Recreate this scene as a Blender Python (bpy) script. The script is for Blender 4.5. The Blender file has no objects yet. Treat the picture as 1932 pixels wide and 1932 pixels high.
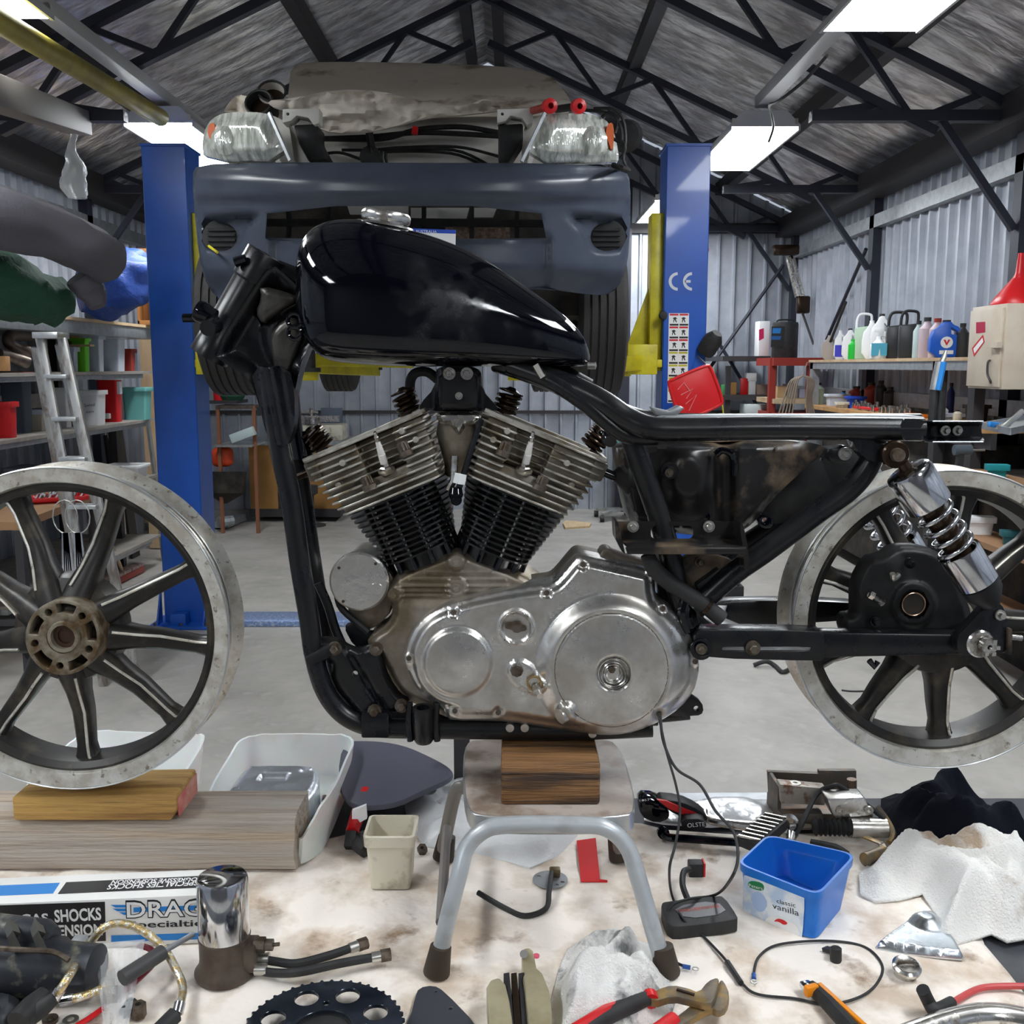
import bpy, bmesh, math, random
from math import sin, cos, pi, radians as R, atan, tan, hypot, atan2
from mathutils import Vector as V, Matrix, noise
from mathutils.geometry import delaunay_2d_cdt
random.seed(11)
SC = bpy.context.scene
COL = SC.collection
FL = 1900.0
TH = atan(276 / FL)
CAM = V((0, 0, 1.55))
CT, ST = cos(TH), sin(TH)
TZ = .622                       # top of the cloth on the work table

def ray(px, py):
    u = (px - 966) / FL; v = (py - 966) / FL
    return V((u, CT - v * ST, -ST - v * CT))
def P(px, py, Y):               # point seen at a pixel, on the plane y = Y
    d = ray(px, py); return CAM + d * (Y / d.y)
def PZ(px, py, z=TZ):           # ... on the level z
    d = ray(px, py); return CAM + d * ((z - CAM.z) / d.z)
def PX(px, py, X):
    d = ray(px, py); return CAM + d * (X / d.x)
def RP(px, py, o, n):
    d = ray(px, py); n = V(n); return CAM + d * ((V(o) - CAM).dot(n) / d.dot(n))
def mpp(py, Y):                 # metres per pixel at a depth
    return Y / (FL * (CT - (py - 966) / FL * ST))
def sst(a, b, x):
    t = max(0., min(1., (x - a) / (b - a))); return t * t * (3 - 2 * t)
def inpoly(x, y, p):
    c = False; j = len(p) - 1
    for i in range(len(p)):
        a, b = p[i], p[j]
        if (a[1] > y) != (b[1] > y) and x < (b[0] - a[0]) * (y - a[1]) / (b[1] - a[1]) + a[0]: c = not c
        j = i
    return c
def edist(x, y, p):
    m = 1e9; j = len(p) - 1
    for i in range(len(p)):
        ax, ay = p[j]; bx, by = p[i]; dx, dy = bx - ax, by - ay
        t = max(0, min(1, ((x - ax) * dx + (y - ay) * dy) / (dx * dx + dy * dy + 1e-12)))
        m = min(m, hypot(x - ax - t * dx, y - ay - t * dy)); j = i
    return m
def smooth(p, n=2, closed=True):
    for _ in range(n):
        q = []
        L = len(p)
        rng = range(L) if closed else range(L - 1)
        if not closed: q.append(p[0])
        for i in rng:
            a, b = p[i], p[(i + 1) % L]
            q.append(tuple(a[k] * .75 + b[k] * .25 for k in range(len(a))))
            q.append(tuple(a[k] * .25 + b[k] * .75 for k in range(len(a))))
        if not closed: q.append(p[-1])
        p = q
    return p
def circ(cx, cy, r, n=24, ry=None):
    return [(cx + r * cos(2 * pi * i / n), cy + (ry or r) * sin(2 * pi * i / n)) for i in range(n)]
def rrect(x0, y0, x1, y1, r, n=4):
    o = []
    for cx, cy, a in ((x1 - r, y1 - r, 0), (x0 + r, y1 - r, 90), (x0 + r, y0 + r, 180), (x1 - r, y0 + r, 270)):
        for i in range(n + 1):
            t = R(a + 90 * i / n); o.append((cx + r * cos(t), cy + r * sin(t)))
    return o
def spline(pts, n=6):
    pts = [V(p) for p in pts]; o = []
    for i in range(len(pts) - 1):
        a, b, c, d = pts[max(i - 1, 0)], pts[i], pts[i + 1], pts[min(i + 2, len(pts) - 1)]
        for k in range(n):
            t = k / n
            o.append(.5 * (2 * b + (c - a) * t + (2 * a - 5 * b + 4 * c - d) * t * t + (3 * b - a - 3 * c + d) * t ** 3))
    o.append(pts[-1]); return o
def frame_of(d):
    d = V(d).normalized()
    a = V((0, 0, 1)) if abs(d.z) < .9 else V((1, 0, 0))
    x = d.cross(a).normalized(); return x, d.cross(x).normalized(), d
def cdt(outline, holes, step=None, extra=()):
    vs = []; es = []
    for loop in [outline] + list(holes):
        b = len(vs); vs += [V((p[0], p[1])) for p in loop]
        es += [(b + i, b + (i + 1) % len(loop)) for i in range(len(loop))]
    if step:
        x0 = min(p[0] for p in outline); x1 = max(p[0] for p in outline)
        y0 = min(p[1] for p in outline); y1 = max(p[1] for p in outline)
        y = y0 + step * .5; k = 0
        while y < y1:
            x = x0 + step * (.5 if k % 2 else 1.)
            while x < x1:
                if inpoly(x, y, outline) and edist(x, y, outline) > step * .4 and not any(inpoly(x, y, h) or edist(x, y, h) < step * .4 for h in holes):
                    vs.append(V((x, y)))
                x += step
            y += step; k += 1
    for e in extra: vs.append(V(e))
    r = delaunay_2d_cdt(vs, es, [], 0, 1e-7)
    ov = [(v.x, v.y) for v in r[0]]; fs = []
    for f in r[2]:
        cx = sum(ov[i][0] for i in f) / len(f); cy = sum(ov[i][1] for i in f) / len(f)
        if inpoly(cx, cy, outline) and not any(inpoly(cx, cy, h) for h in holes): fs.append(tuple(f))
    return ov, fs

class MB:
    def __init__(s): s.v = []; s.f = []; s.p = []
    def add(s, vs, fs):
        b = len(s.v); s.p.append((b, len(s.f))); s.v += [V(v) for v in vs]; s.f += [tuple(i + b for i in f) for f in fs]; return s
    def box(s, c, z, rot=None):
        c = V(c); vs = []
        for dx in (-.5, .5):
            for dy in (-.5, .5):
                for dz in (-.5, .5):
                    p = V((dx * z[0], dy * z[1], dz * z[2]))
                    if rot is not None: p = rot @ p
                    vs.append(c + p)
        return s.add(vs, [(0, 1, 3, 2), (4, 6, 7, 5), (0, 4, 5, 1), (2, 3, 7, 6), (0, 2, 6, 4), (1, 5, 7, 3)])
    def bb(s, a, b):
        a = V(a); b = V(b); return s.box((a + b) / 2, [abs(b[i] - a[i]) for i in range(3)])
    def bar(s, a, b, w, h, up=(0, 0, 1)):       # a rectangular bar between two points
        a = V(a); b = V(b); d = b - a; z = d.normalized(); x = z.cross(V(up))
        if x.length < 1e-4: x = z.cross(V((1, 0, 0)))
        x.normalize(); y = x.cross(z)
        return s.box((a + b) / 2, (w, h, d.length), Matrix((x, y, z)).transposed())
    def cyl(s, a, b, r, r2=None, n=16):
        return s.lathe([(0, 0), (r, 0), (r if r2 is None else r2, (V(b) - V(a)).length), (0, (V(b) - V(a)).length)], a, V(b) - V(a), n)
    def lathe(s, prof, o, axis, n=24, close=False):
        x, y, z = frame_of(axis); o = V(o); vs = []; idx = []
        for (r, t) in prof:
            if r < 1e-6: idx.append([len(vs)] * n); vs.append(o + z * t)
            else:
                idx.append(list(range(len(vs), len(vs) + n)))
                for i in range(n):
                    a = 2 * pi * i / n; vs.append(o + z * t + x * (r * cos(a)) + y * (r * sin(a)))
        fs = []; m = len(prof)
        for k in range(m if close else m - 1):
            A, B = idx[k], idx[(k + 1) % m]
            for i in range(n):
                j = (i + 1) % n
                q = []
                for w in (A[i], A[j], B[j], B[i]):
                    if w not in q: q.append(w)
                if len(q) > 2: fs.append(tuple(q))
        return s.add(vs, fs)
    def tube(s, pts, r, n=8, sm=0, sx=1.0, closed=False):
        pts = spline(pts, sm) if sm else [V(p) for p in pts]
        m = len(pts); vs = []; fs = []; x = None
        for i, p in enumerate(pts):
            d = (pts[(i + 1) % m] - pts[i - 1]) if closed else (pts[min(i + 1, m - 1)] - pts[max(i - 1, 0)])
            if d.length < 1e-9: d = V((0, 0, 1))
            d.normalize()
            if x is None: x = frame_of(d)[0]
            x = (x - d * x.dot(d)).normalized(); y = d.cross(x)
            t = i / (m - 1); rr = r if not isinstance(r, (list, tuple)) else r[min(int(t * (len(r) - 1)), len(r) - 2)] * (1 - (t * (len(r) - 1) - min(int(t * (len(r) - 1)), len(r) - 2))) + r[min(int(t * (len(r) - 1)), len(r) - 2) + 1] * (t * (len(r) - 1) - min(int(t * (len(r) - 1)), len(r) - 2))
            for k in range(n):
                a = 2 * pi * k / n; vs.append(p + x * rr * cos(a) * sx + y * rr * sin(a))
        for i in range(m if closed else m - 1):
            for k in range(n):
                a = i * n; b = ((i + 1) % m) * n; fs.append((a + k, a + (k + 1) % n, b + (k + 1) % n, b + k))
        if not closed:
            fs.append(tuple(range(n - 1, -1, -1))); fs.append(tuple((m - 1) * n + k for k in range(n)))
        return s.add(vs, fs)
    def prism(s, out, holes, fn, dv, step=None):    # fn maps (a, b) to a point, dv is the depth vector or a function
        ov, fs = cdt(out, holes, step); n = len(ov)
        A = [V(fn(*p)) for p in ov]
        B = [a + (dv(*p) if callable(dv) else V(dv)) for a, p in zip(A, ov)]
        cnt = {}
        for f in fs:
            for i in range(len(f)):
                e = (f[i], f[(i + 1) % len(f)]); cnt[e] = 1
        ff = list(fs) + [tuple(i + n for i in reversed(f)) for f in fs]
        for (a, b) in cnt:
            if (b, a) not in cnt: ff.append((b, a, a + n, b + n))
        return s.add(A + B, ff)
    def plate(s, out, Y0, Y1, holes=()):            # outline in pixels, seen at depth Y0, cut straight back to Y1
        return s.prism(out, holes, lambda a, b: P(a, b, Y0), (0, Y1 - Y0, 0))
    def surf(s, out, Yf, t=.01, holes=(), step=8):  # a relief: depth varies with the function Yf
        return s.prism(out, holes, lambda a, b: P(a, b, Yf(a, b)), (0, t, 0), step)
    def slab(s, out, z, h, holes=()):               # outline in pixels on the level z, thickness h upwards
        return s.prism(out, holes, lambda a, b: PZ(a, b, z), (0, 0, h))
    def flat(s, out, z, h, holes=()):               # outline in metres (x, y)
        return s.prism(out, holes, lambda a, b: V((a, b, z)), (0, 0, h))
    def heap(s, out, z, h, step=.012, ns=14, na=.5, seed=0, edge=.05, fuzz=0, base=.004):
        out = [tuple(PZ(a, b, z))[:2] for a, b in out]
        def fn(a, b):
            e = sst(0, edge, edist(a, b, out))
            wx = a * ns + .8 * noise.noise(V((a * ns * .9, b * ns * .9, seed))); wy = b * ns + .8 * noise.noise(V((a * ns * .9 + 7, b * ns * .9, seed)))
            q = noise.noise(V((wx * .6, wy * .6, seed)))
            w = max(0, 1 - (noise.noise(V((wx, wy, seed + 3.1))) * 2.6) ** 2) + .30 * max(0, 1 - (noise.noise(V((wx * 2.3, wy * 2.3, seed + 5))) * 2.4) ** 2) - .25
            zz = base + h * e * (.42 + na * .8 * q + na * .62 * w)
            if fuzz: zz += fuzz * noise.noise(V((a * 300, b * 300, 2)))
            return V((a, b, z + max(zz, .002)))
        ov, fs = cdt(out, [], step); n = len(ov)
        A = [fn(*p) for p in ov]; B = [V((p[0], p[1], z)) for p in ov]
        cnt = {}
        for f in fs:
            for i in range(3): cnt[(f[i], f[(i + 1) % 3])] = 1
        ff = list(fs) + [tuple(i + n for i in reversed(f)) for f in fs]
        for (a, b) in cnt:
            if (b, a) not in cnt: ff.append((b, a, a + n, b + n))
        return s.add(A + B, ff)
    def build(s, name, m, parent=None, bevel=0, seg=2, ang=35, local=False, bang=30, hard=False):
        me = bpy.data.meshes.new(name); bm = bmesh.new()
        Mi = Matrix.Identity(4)
        if parent is not None:
            if not local: Mi = ROOTM[parent.name].inverted()
            org = None
        else:
            xs = [v.x for v in s.v]; ys = [v.y for v in s.v]; zs = [v.z for v in s.v]
            org = V(((min(xs) + max(xs)) / 2, (min(ys) + max(ys)) / 2, min(zs))); Mi = Matrix.Translation(-org)
        bv = [bm.verts.new(Mi @ v) for v in s.v]
        for f in s.f:
            try: bm.faces.new([bv[i] for i in f])
            except ValueError: pass
        bmesh.ops.recalc_face_normals(bm, faces=bm.faces)
        if bevel:
            es = [e for e in bm.edges if len(e.link_faces) == 2 and e.calc_face_angle(0) > R(bang)]
            bmesh.ops.bevel(bm, geom=es, offset=bevel, segments=seg, profile=.5, affect='EDGES', clamp_overlap=True)
        bm.to_mesh(me); bm.free()
        if not hard: me.polygons.foreach_set('use_smooth', [True] * len(me.polygons))
        if ang and not hard: me.set_sharp_from_angle(angle=R(ang))
        if m is not None: me.materials.append(m)
        o = bpy.data.objects.new(name, me); COL.objects.link(o)
        if parent is not None: o.parent = parent; ROOTM[o.name] = ROOTM[parent.name]
        else: o.location = org; ROOTM[o.name] = Matrix.Translation(org)
        return o
    def builds(s, name, m, parent, k=1, **kw):      # one object for every piece (k added shapes make a piece)
        p = s.p + [(len(s.v), len(s.f))]; o = None
        for i in range(0, len(s.p), k):
            (v0, f0), (v1, f1) = p[i], p[min(i + k, len(p) - 1)]
            q = MB(); q.v = s.v[v0:v1]; q.f = [tuple(j - v0 for j in f) for f in s.f[f0:f1]]; o = q.build(name, m, parent, **kw)
        return o
ROOTM = {}
def tag(o, label, cat, group=None, kind=None):
    if label: o['label'] = label
    if cat: o['category'] = cat
    group = group or GR.get(o.name.split('.')[0])
    if group: o['group'] = group
    if kind: o['kind'] = kind
    return o
GR = dict(ceiling_light='troffer lights under the roof', bottle='bottles along the right wall shelves', jar='bottles along the right wall shelves', storage_tub='tubs and bins on the left rack', terry_towel='white towels on the table', wiring_lead='black leads below the engine', braided_hose='gold braided hoses', cut_container='cut white containers', canvas_cover='canvas over the car')
def thing(name, label, cat, loc=(0, 0, 0), rz=0, group=None):
    o = bpy.data.objects.new(name, None); COL.objects.link(o); o.location = loc; o.rotation_euler = (0, 0, rz)
    o.empty_display_size = .05
    ROOTM[o.name] = Matrix.LocRotScale(V(loc), Matrix.Rotation(rz, 3, 'Z').to_quaternion(), None)
    return tag(o, label, cat, group)
def struct(mb, name, m, **k):
    o = mb.build(name, m, **k); o['kind'] = 'structure'; return o
def lab(o, t): o['label'] = t; return o
def copy_tree(o, parent=None):
    c = o.copy(); COL.objects.link(c); c.parent = parent
    for ch in list(o.children): copy_tree(ch, c)
    return c
def font_mesh(s, bold=0):
    cu = bpy.data.curves.new('letters', 'FONT'); cu.body = s; cu.size = 1; cu.offset = bold; cu.resolution_u = 3
    ob = bpy.data.objects.new('letters', cu); COL.objects.link(ob)
    bpy.context.view_layer.update()
    me = bpy.data.meshes.new_from_object(ob)
    bpy.data.objects.remove(ob); bpy.data.curves.remove(cu); return me
def letters(s, A, B, hpx, o, n, m, parent, name='lettering', bold=0, off=.0011, flip=False, shear=0):
    # lettering laid on the plane (o, n): A and B are the pixels of the ends of the baseline, hpx the height of a capital
    me = font_mesh(s, bold); n = V(n).normalized()
    a = RP(A[0], A[1], o, n); b = RP(B[0], B[1], o, n)
    dx = b - a; nx = V((-dx.y, dx.x, 0))
    up = n.cross(dx).normalized()
    if up.z < 0 or (abs(up.z) < .01 and up.y < 0): up = -up
    if flip: up = -up
    mid = RP((A[0] + B[0]) / 2, (A[1] + B[1]) / 2 - hpx, o, n) - (a + b) / 2
    hh = abs(mid.dot(up))
    xs = [v.co.x for v in me.vertices]; x0, x1 = min(xs), max(xs)
    for v in me.vertices:
        t = (v.co.x - x0) / (x1 - x0); y = v.co.y / .69
        p = a + dx * t + up * (y * hh) + dx.normalized() * (y * hh * shear) + n * off
        v.co = ROOTM[parent.name].inverted() @ p
    me.materials.clear(); me.materials.append(m)
    ob = bpy.data.objects.new(name, me); COL.objects.link(ob); ob.parent = parent; ROOTM[ob.name] = ROOTM[parent.name]
    return ob
def decal(out, o, n, m, parent, name, off=.0003, t=.0003, holes=()):
    n = V(n).normalized()
    mb = MB().prism(out, holes, lambda a, b: RP(a, b, o, n) + n * off, n * t)
    return mb.build(name, m, parent, hard=True)

# ---------------------------------------------------------------- materials
def M(name, c, rough=.5, metal=0., c2=None, sc=8, lo=.4, hi=.65, bump=0, bs=60, r2=None, coat=0, alpha=1, trans=0, ior=1.45,
      em=0, stretch=None, c3=None, sc3=3, lo3=.55, hi3=.7, det=4, sub=0, sheen=0, spec=.5):
    m = bpy.data.materials.new(name); m.use_nodes = True; nt = m.node_tree; N = nt.nodes; L = nt.links
    b = N['Principled BSDF']; b.inputs['Base Color'].default_value = (*c, 1)
    b.inputs['Roughness'].default_value = rough; b.inputs['Metallic'].default_value = metal
    b.inputs['Coat Weight'].default_value = coat; b.inputs['Alpha'].default_value = alpha
    b.inputs['Coat Roughness'].default_value = .05
    b.inputs['Transmission Weight'].default_value = trans; b.inputs['IOR'].default_value = ior
    b.inputs['Specular IOR Level'].default_value = spec
    if sub: b.inputs['Subsurface Weight'].default_value = sub; b.inputs['Subsurface Scale'].default_value = .02
    if sheen: b.inputs['Sheen Weight'].default_value = sheen
    if em: b.inputs['Emission Color'].default_value = (*c, 1); b.inputs['Emission Strength'].default_value = em
    tc = N.new('ShaderNodeTexCoord'); vec = tc.outputs['Object']
    if stretch:
        mp = N.new('ShaderNodeMapping'); mp.inputs['Scale'].default_value = stretch; L.new(vec, mp.inputs[0]); vec = mp.outputs[0]
    def nz(s, d=det):
        n = N.new('ShaderNodeTexNoise'); n.inputs['Scale'].default_value = s; n.inputs['Detail'].default_value = d
        n.inputs['Roughness'].default_value = .6; L.new(vec, n.inputs['Vector']); return n.outputs['Fac']
    def rmp(x, a, bb):
        r = N.new('ShaderNodeMapRange'); r.inputs[1].default_value = a; r.inputs[2].default_value = bb; L.new(x, r.inputs[0]); return r.outputs[0]
    if c2:
        f = rmp(nz(sc), lo, hi); mx = N.new('ShaderNodeMix'); mx.data_type = 'RGBA'
        mx.inputs[6].default_value = (*c, 1); mx.inputs[7].default_value = (*c2, 1); L.new(f, mx.inputs[0]); out = mx.outputs[2]
        if c3:
            f3 = rmp(nz(sc3), lo3, hi3); m3 = N.new('ShaderNodeMix'); m3.data_type = 'RGBA'
            L.new(out, m3.inputs[6]); m3.inputs[7].default_value = (*c3, 1); L.new(f3, m3.inputs[0]); out = m3.outputs[2]
        L.new(out, b.inputs['Base Color'])
        if r2 is not None:
            mr = N.new('ShaderNodeMapRange'); mr.inputs[3].default_value = rough; mr.inputs[4].default_value = r2
            L.new(f, mr.inputs[0]); L.new(mr.outputs[0], b.inputs['Roughness'])
    if bump:
        bp = N.new('ShaderNodeBump'); bp.inputs['Strength'].default_value = 1; bp.inputs['Distance'].default_value = bump
        L.new(nz(bs, 3), bp.inputs['Height']); L.new(bp.outputs[0], b.inputs['Normal'])
    return m
G = lambda v, t=0: (v, v, v + t)
m_floor = M('concrete_floor', (.44, .42, .39), .42, c2=(.30, .285, .26), sc=2.2, lo=.35, hi=.7, r2=.6, bump=.0008, bs=30, c3=(.46, .45, .43), sc3=9, lo3=.55, hi3=.8)
m_wall = M('corrugated_steel', (.46, .49, .55), .42, .25, c2=(.34, .37, .43), sc=3)
m_foil = M('foil_insulation', (.80, .80, .83), .36, .6, c2=(.40, .39, .41), sc=6, lo=.4, hi=.62, bump=.03, bs=6, r2=.5, stretch=(.7, 3.2, .7))
m_steel_dk = M('painted_purlin_steel', (.055, .052, .055), .5, .3)
m_truss = M('blue_black_truss_paint', (.030, .033, .048), .45, .1)
m_blue = M('blue_lift_paint', (.008, .095, .50), .33, c2=(.008, .08, .42), sc=4, coat=.2)
m_yel = M('yellow_lift_paint', (.62, .55, .02), .4, c2=(.45, .38, .02), sc=9)
m_black = M('satin_black_paint', (.006, .0065, .009), .27, c2=(.010, .010, .010), sc=18, r2=.34, spec=.5)
m_blackm = M('matt_black', (.009, .009, .010), .5, c2=(.02, .02, .02), sc=20, spec=.35)
m_gloss = M('gloss_black_tank_paint', (.002, .0025, .005), .05, c2=(.012, .013, .016), sc=13, lo=.52, hi=.66, r2=.30, spec=.5, det=7)
m_dustblk = M('dusty_black_steel', (.012, .011, .011), .3, c2=(.15, .105, .065), sc=11, lo=.52, hi=.68, r2=.7, det=7)
m_alu = M('cast_aluminium', (.70, .69, .67), .27, .92, c2=(.52, .49, .45), sc=14, lo=.42, hi=.62, r2=.38, bump=.0004, bs=70, c3=(.33, .29, .25), sc3=30, lo3=.60, hi3=.95, det=8)
m_alud = M('dull_crankcase_aluminium', (.34, .305, .26), .5, .75, c2=(.17, .135, .09), sc=10, lo=.40, hi=.62, bump=.0005, bs=220)
m_head = M('cast_head_aluminium', (.56, .54, .49), .42, .7, c2=(.25, .21, .15), sc=24, lo=.44, hi=.62, bump=.0006, bs=180)
m_fin = M('black_cylinder_fins', (.009, .009, .009), .28, coat=.3)
m_chrome = M('chrome', (.72, .73, .75), .08, 1., c2=(.5, .5, .52), sc=12, r2=.2)
m_chromed = M('dirty_chrome', (.66, .64, .61), .22, 1., c2=(.25, .22, .18), sc=40, lo=.5, hi=.66, r2=.45)
m_rim = M('worn_alloy_rim', (.80, .78, .72), .38, .6, c2=(.58, .54, .46), sc=26, lo=.42, hi=.6, bump=.0004, bs=160, c3=(.28, .24, .19), sc3=70, lo3=.6, hi3=.68, det=8)
m_rimd = M('dark_alloy_spokes', (.026, .024, .022), .4, .3, c2=(.08, .066, .048), sc=16, lo=.50, hi=.66, det=8)
m_hub = M('corroded_hub', (.32, .285, .22), .6, .6, c2=(.12, .075, .035), sc=24, lo=.42, hi=.62, bump=.001, bs=120)
m_bolt = M('rusty_bolt', (.16, .135, .11), .5, .7, c2=(.08, .055, .035), sc=60)
m_bolts = M('steel_bolt', (.55, .54, .5), .3, .9)
m_brown = M('oily_and_reflected_brown', (.045, .028, .018), .25, .7)
m_white = M('white_plastic', (.82, .83, .84), .4, c2=(.72, .72, .70), sc=5, lo=.5, hi=.8)
m_wtrans = M('translucent_white_plastic', (.84, .86, .86), .35, c2=(.70, .69, .66), sc=7, lo=.55, hi=.8, sub=.3)
m_cream = M('cream_plastic', (.66, .62, .50), .42, c2=(.36, .32, .24), sc=16, lo=.50, hi=.64, det=8)
m_wood = M('weathered_timber', (.46, .37, .28), .8, c2=(.17, .11, .07), sc=3, lo=.45, hi=.63, stretch=(.9, 16, 20), bump=.005, bs=9, c3=(.42, .38, .34), sc3=1.1, lo3=.42, hi3=.62, det=12)
m_woody = M('yellow_timber', (.52, .31, .09), .7, c2=(.27, .14, .045), sc=4, lo=.44, hi=.68, stretch=(1, 12, 16), bump=.004, bs=8, c3=(.20, .11, .05), sc3=3, lo3=.58, hi3=.68, det=8)
m_woodd = M('oily_hardwood', (.26, .13, .05), .6, c2=(.09, .045, .02), sc=4, lo=.40, hi=.66, stretch=(1, 12, 18), bump=.005, bs=8, c3=(.05, .03, .02), sc3=2, lo3=.5, hi3=.6, det=8)
m_ply = M('pine_board', (.66, .49, .31), .6, c2=(.58, .41, .24), sc=4, stretch=(6, 1, 1))
m_red = M('red_plastic', (.62, .012, .016), .35)
m_pinkred = M('painted_red_wood_end', (.55, .13, .12), .7, c2=(.62, .32, .24), sc=22)
m_rub = M('black_rubber', (.018, .018, .019), .6, c2=(.03, .03, .03), sc=30)
m_tyre = M('tyre_rubber', (.025, .023, .022), .7, bump=.002, bs=50)
m_cloth = M('stained_drop_cloth', (.90, .83, .75), .9, c2=(.62, .50, .39), sc=6, lo=.46, hi=.62, bump=.010, bs=14, c3=(.30, .20, .13), sc3=10, lo3=.58, hi3=.70, det=9)
m_towel = M('white_terry_towel', (.88, .86, .82), .95, c2=(.50, .38, .27), sc=8, lo=.56, hi=.66, bump=.005, bs=240, sheen=.4)
m_towelg = M('greasy_terry_towel', (.84, .82, .79), .95, c2=(.16, .16, .16), sc=13, lo=.57, hi=.67, bump=.005, bs=240, sheen=.4)
m_navy = M('black_navy_cotton', (.005, .006, .011), .9, bump=.003, bs=40, spec=.15)
m_canvas = M('beige_canvas_cover', (.78, .70, .60), .85, c2=(.34, .26, .19), sc=3.2, lo=.56, hi=.68, bump=.004, bs=16)
m_bumper = M('slate_grey_bumper_plastic', (.040, .050, .072), .27, c2=(.05, .06, .085), sc=5)
m_galv = M('galvanised_steel', (.42, .44, .46), .4, .6, c2=(.32, .34, .36), sc=20)
m_alug = M('aluminium_tube', (.60, .62, .63), .3, .8, c2=(.42, .42, .42), sc=14, lo=.45, hi=.7, r2=.5)
m_seat = M('worn_beige_seat_paint', (.40, .34, .30), .45, c2=(.22, .16, .12), sc=16, lo=.46, hi=.64, bump=.0004, bs=120)
m_greybl = M('slate_plastic_sheet', (.085, .085, .12), .5)
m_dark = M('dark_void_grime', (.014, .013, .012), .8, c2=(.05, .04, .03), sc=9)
m_lamp = M('lamp_diffuser', (.93, .97, 1), .5, em=30.)
m_lampb = M('lamp_housing', (.55, .56, .57), .4)
m_glass = M('clear_lens', (.93, .95, .95), .08, trans=.9, ior=1.25, bump=.002, bs=50)
m_reflector = M('reflector_facets', (.85, .86, .82), .15, .85, bump=.02, bs=26)
m_amber = M('amber_lens', (.75, .16, .05), .3)
m_clear = M('clear_plastic_film', (.85, .88, .9), .12, alpha=.36, bump=.01, bs=30)
m_redp = M('dull_red_paint', (.30, .03, .02), .45)
m_paper = M('white_print', (.85, .85, .84), .5)
m_ink = M('black_print', (.02, .02, .022), .5)
m_cyan = M('blue_print', (.02, .22, .62), .5)
m_tub = M('blue_tub_plastic', (.012, .17, .62), .33, sub=.1)
# ================================================================ the shed
XL, XR, YB, YF, XRG, ZE, ZR = -3.5, 3.0, 10.9, -3.4, -.25, 3.1, 4.6
def roofz(x): return ZR - (ZR - ZE) * (abs(x - XRG) / (3.25))
struct(MB().bb((XL - .1, YF, -.12), (XR + .1, YB + .1, 0)), 'floor', m_floor)
def rib_profile(L, p=.165):
    o = []; s = 0
    while s < L - .001:
        o += [(s, 0), (s + .045, 0), (s + .058, .032), (s + .078, .032), (s + .091, 0)]
        s += p
    o.append((L, 0)); return o
def wall(name, a, b, inn, top):
    a = V(a); b = V(b); d = (b - a); L = d.length; d.normalize(); inn = V(inn)
    vs = []; fs = []
    for (s, q) in rib_profile(L):
        p = a + d * min(s, L) + inn * q
        vs += [p, V((p.x, p.y, top(p)))]
    for i in range(len(vs) // 2 - 1): fs.append((2 * i, 2 * i + 2, 2 * i + 3, 2 * i + 1))
    struct(MB().add(vs, fs), name, m_wall, hard=True)
wall('wall_right', (XR, YF, 0), (XR, YB, 0), (-1, 0, 0), lambda p: ZE)
wall('wall_left', (XL, YF, 0), (XL, YB, 0), (1, 0, 0), lambda p: ZE)
wall('wall_back', (XL, YB, 0), (XR, YB, 0), (0, -1, 0), lambda p: roofz(p.x))
wb = MB()
wb.prism([(XL, 0), (XR, 0), (XR, ZE), (XRG, ZR), (XL, ZE)], [], lambda a, b: V((a, YF, b)), (0, -.06, 0))
struct(wb, 'wall_front', M('dark_unseen_wall', (.09, .09, .10), .6))  # unseen wall, coloured dark to keep the tank's reflections dark
vs = []; fs = []; NS = 22
ys = []
y = YF
while y < YB: ys.append(y); y += .03
for side in (-1, 1):
    X1 = XL if side < 0 else XR
    b0 = len(vs)
    for y in ys:
        rb = .06 * abs(sin(pi * y / .21))
        for k in range(NS + 1):
            x = XRG + (X1 - XRG) * k / NS
            q = noise.noise(V((x * 1.3, y * .9, 0))) * .03 + noise.noise(V((x * 6, y * 9, 4))) * .012
            vs.append(V((x, y, roofz(x) - .01 + rb + q)))
    for i in range(len(ys) - 1):
        for k in range(NS):
            a = b0 + i * (NS + 1) + k; fs.append((a, a + 1, a + NS + 2, a + NS + 1))
struct(MB().add(vs, fs), 'ceiling', m_foil, ang=0)
n_trim = 0
def trim(mb, m):
    global n_trim; n_trim += 1
    return struct(mb, 'trim_%d' % n_trim, m, ang=30)
for dx in (-.13, .13, -1.2, 1.22, -2.4, 2.42):           # purlins along the shed
    x = XRG + dx; z = roofz(x) - .1
    trim(MB().bb((x - .045, YF, z - .07), (x + .045, YB, z + .05)), m_steel_dk)
for x, sx in ((XR - .13, 1), (XL + .13, -1)):             # eave beams
    trim(MB().bb((x - .1, YF, ZE - .22), (x + .1, YB, ZE - .04)), m_steel_dk)
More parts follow.
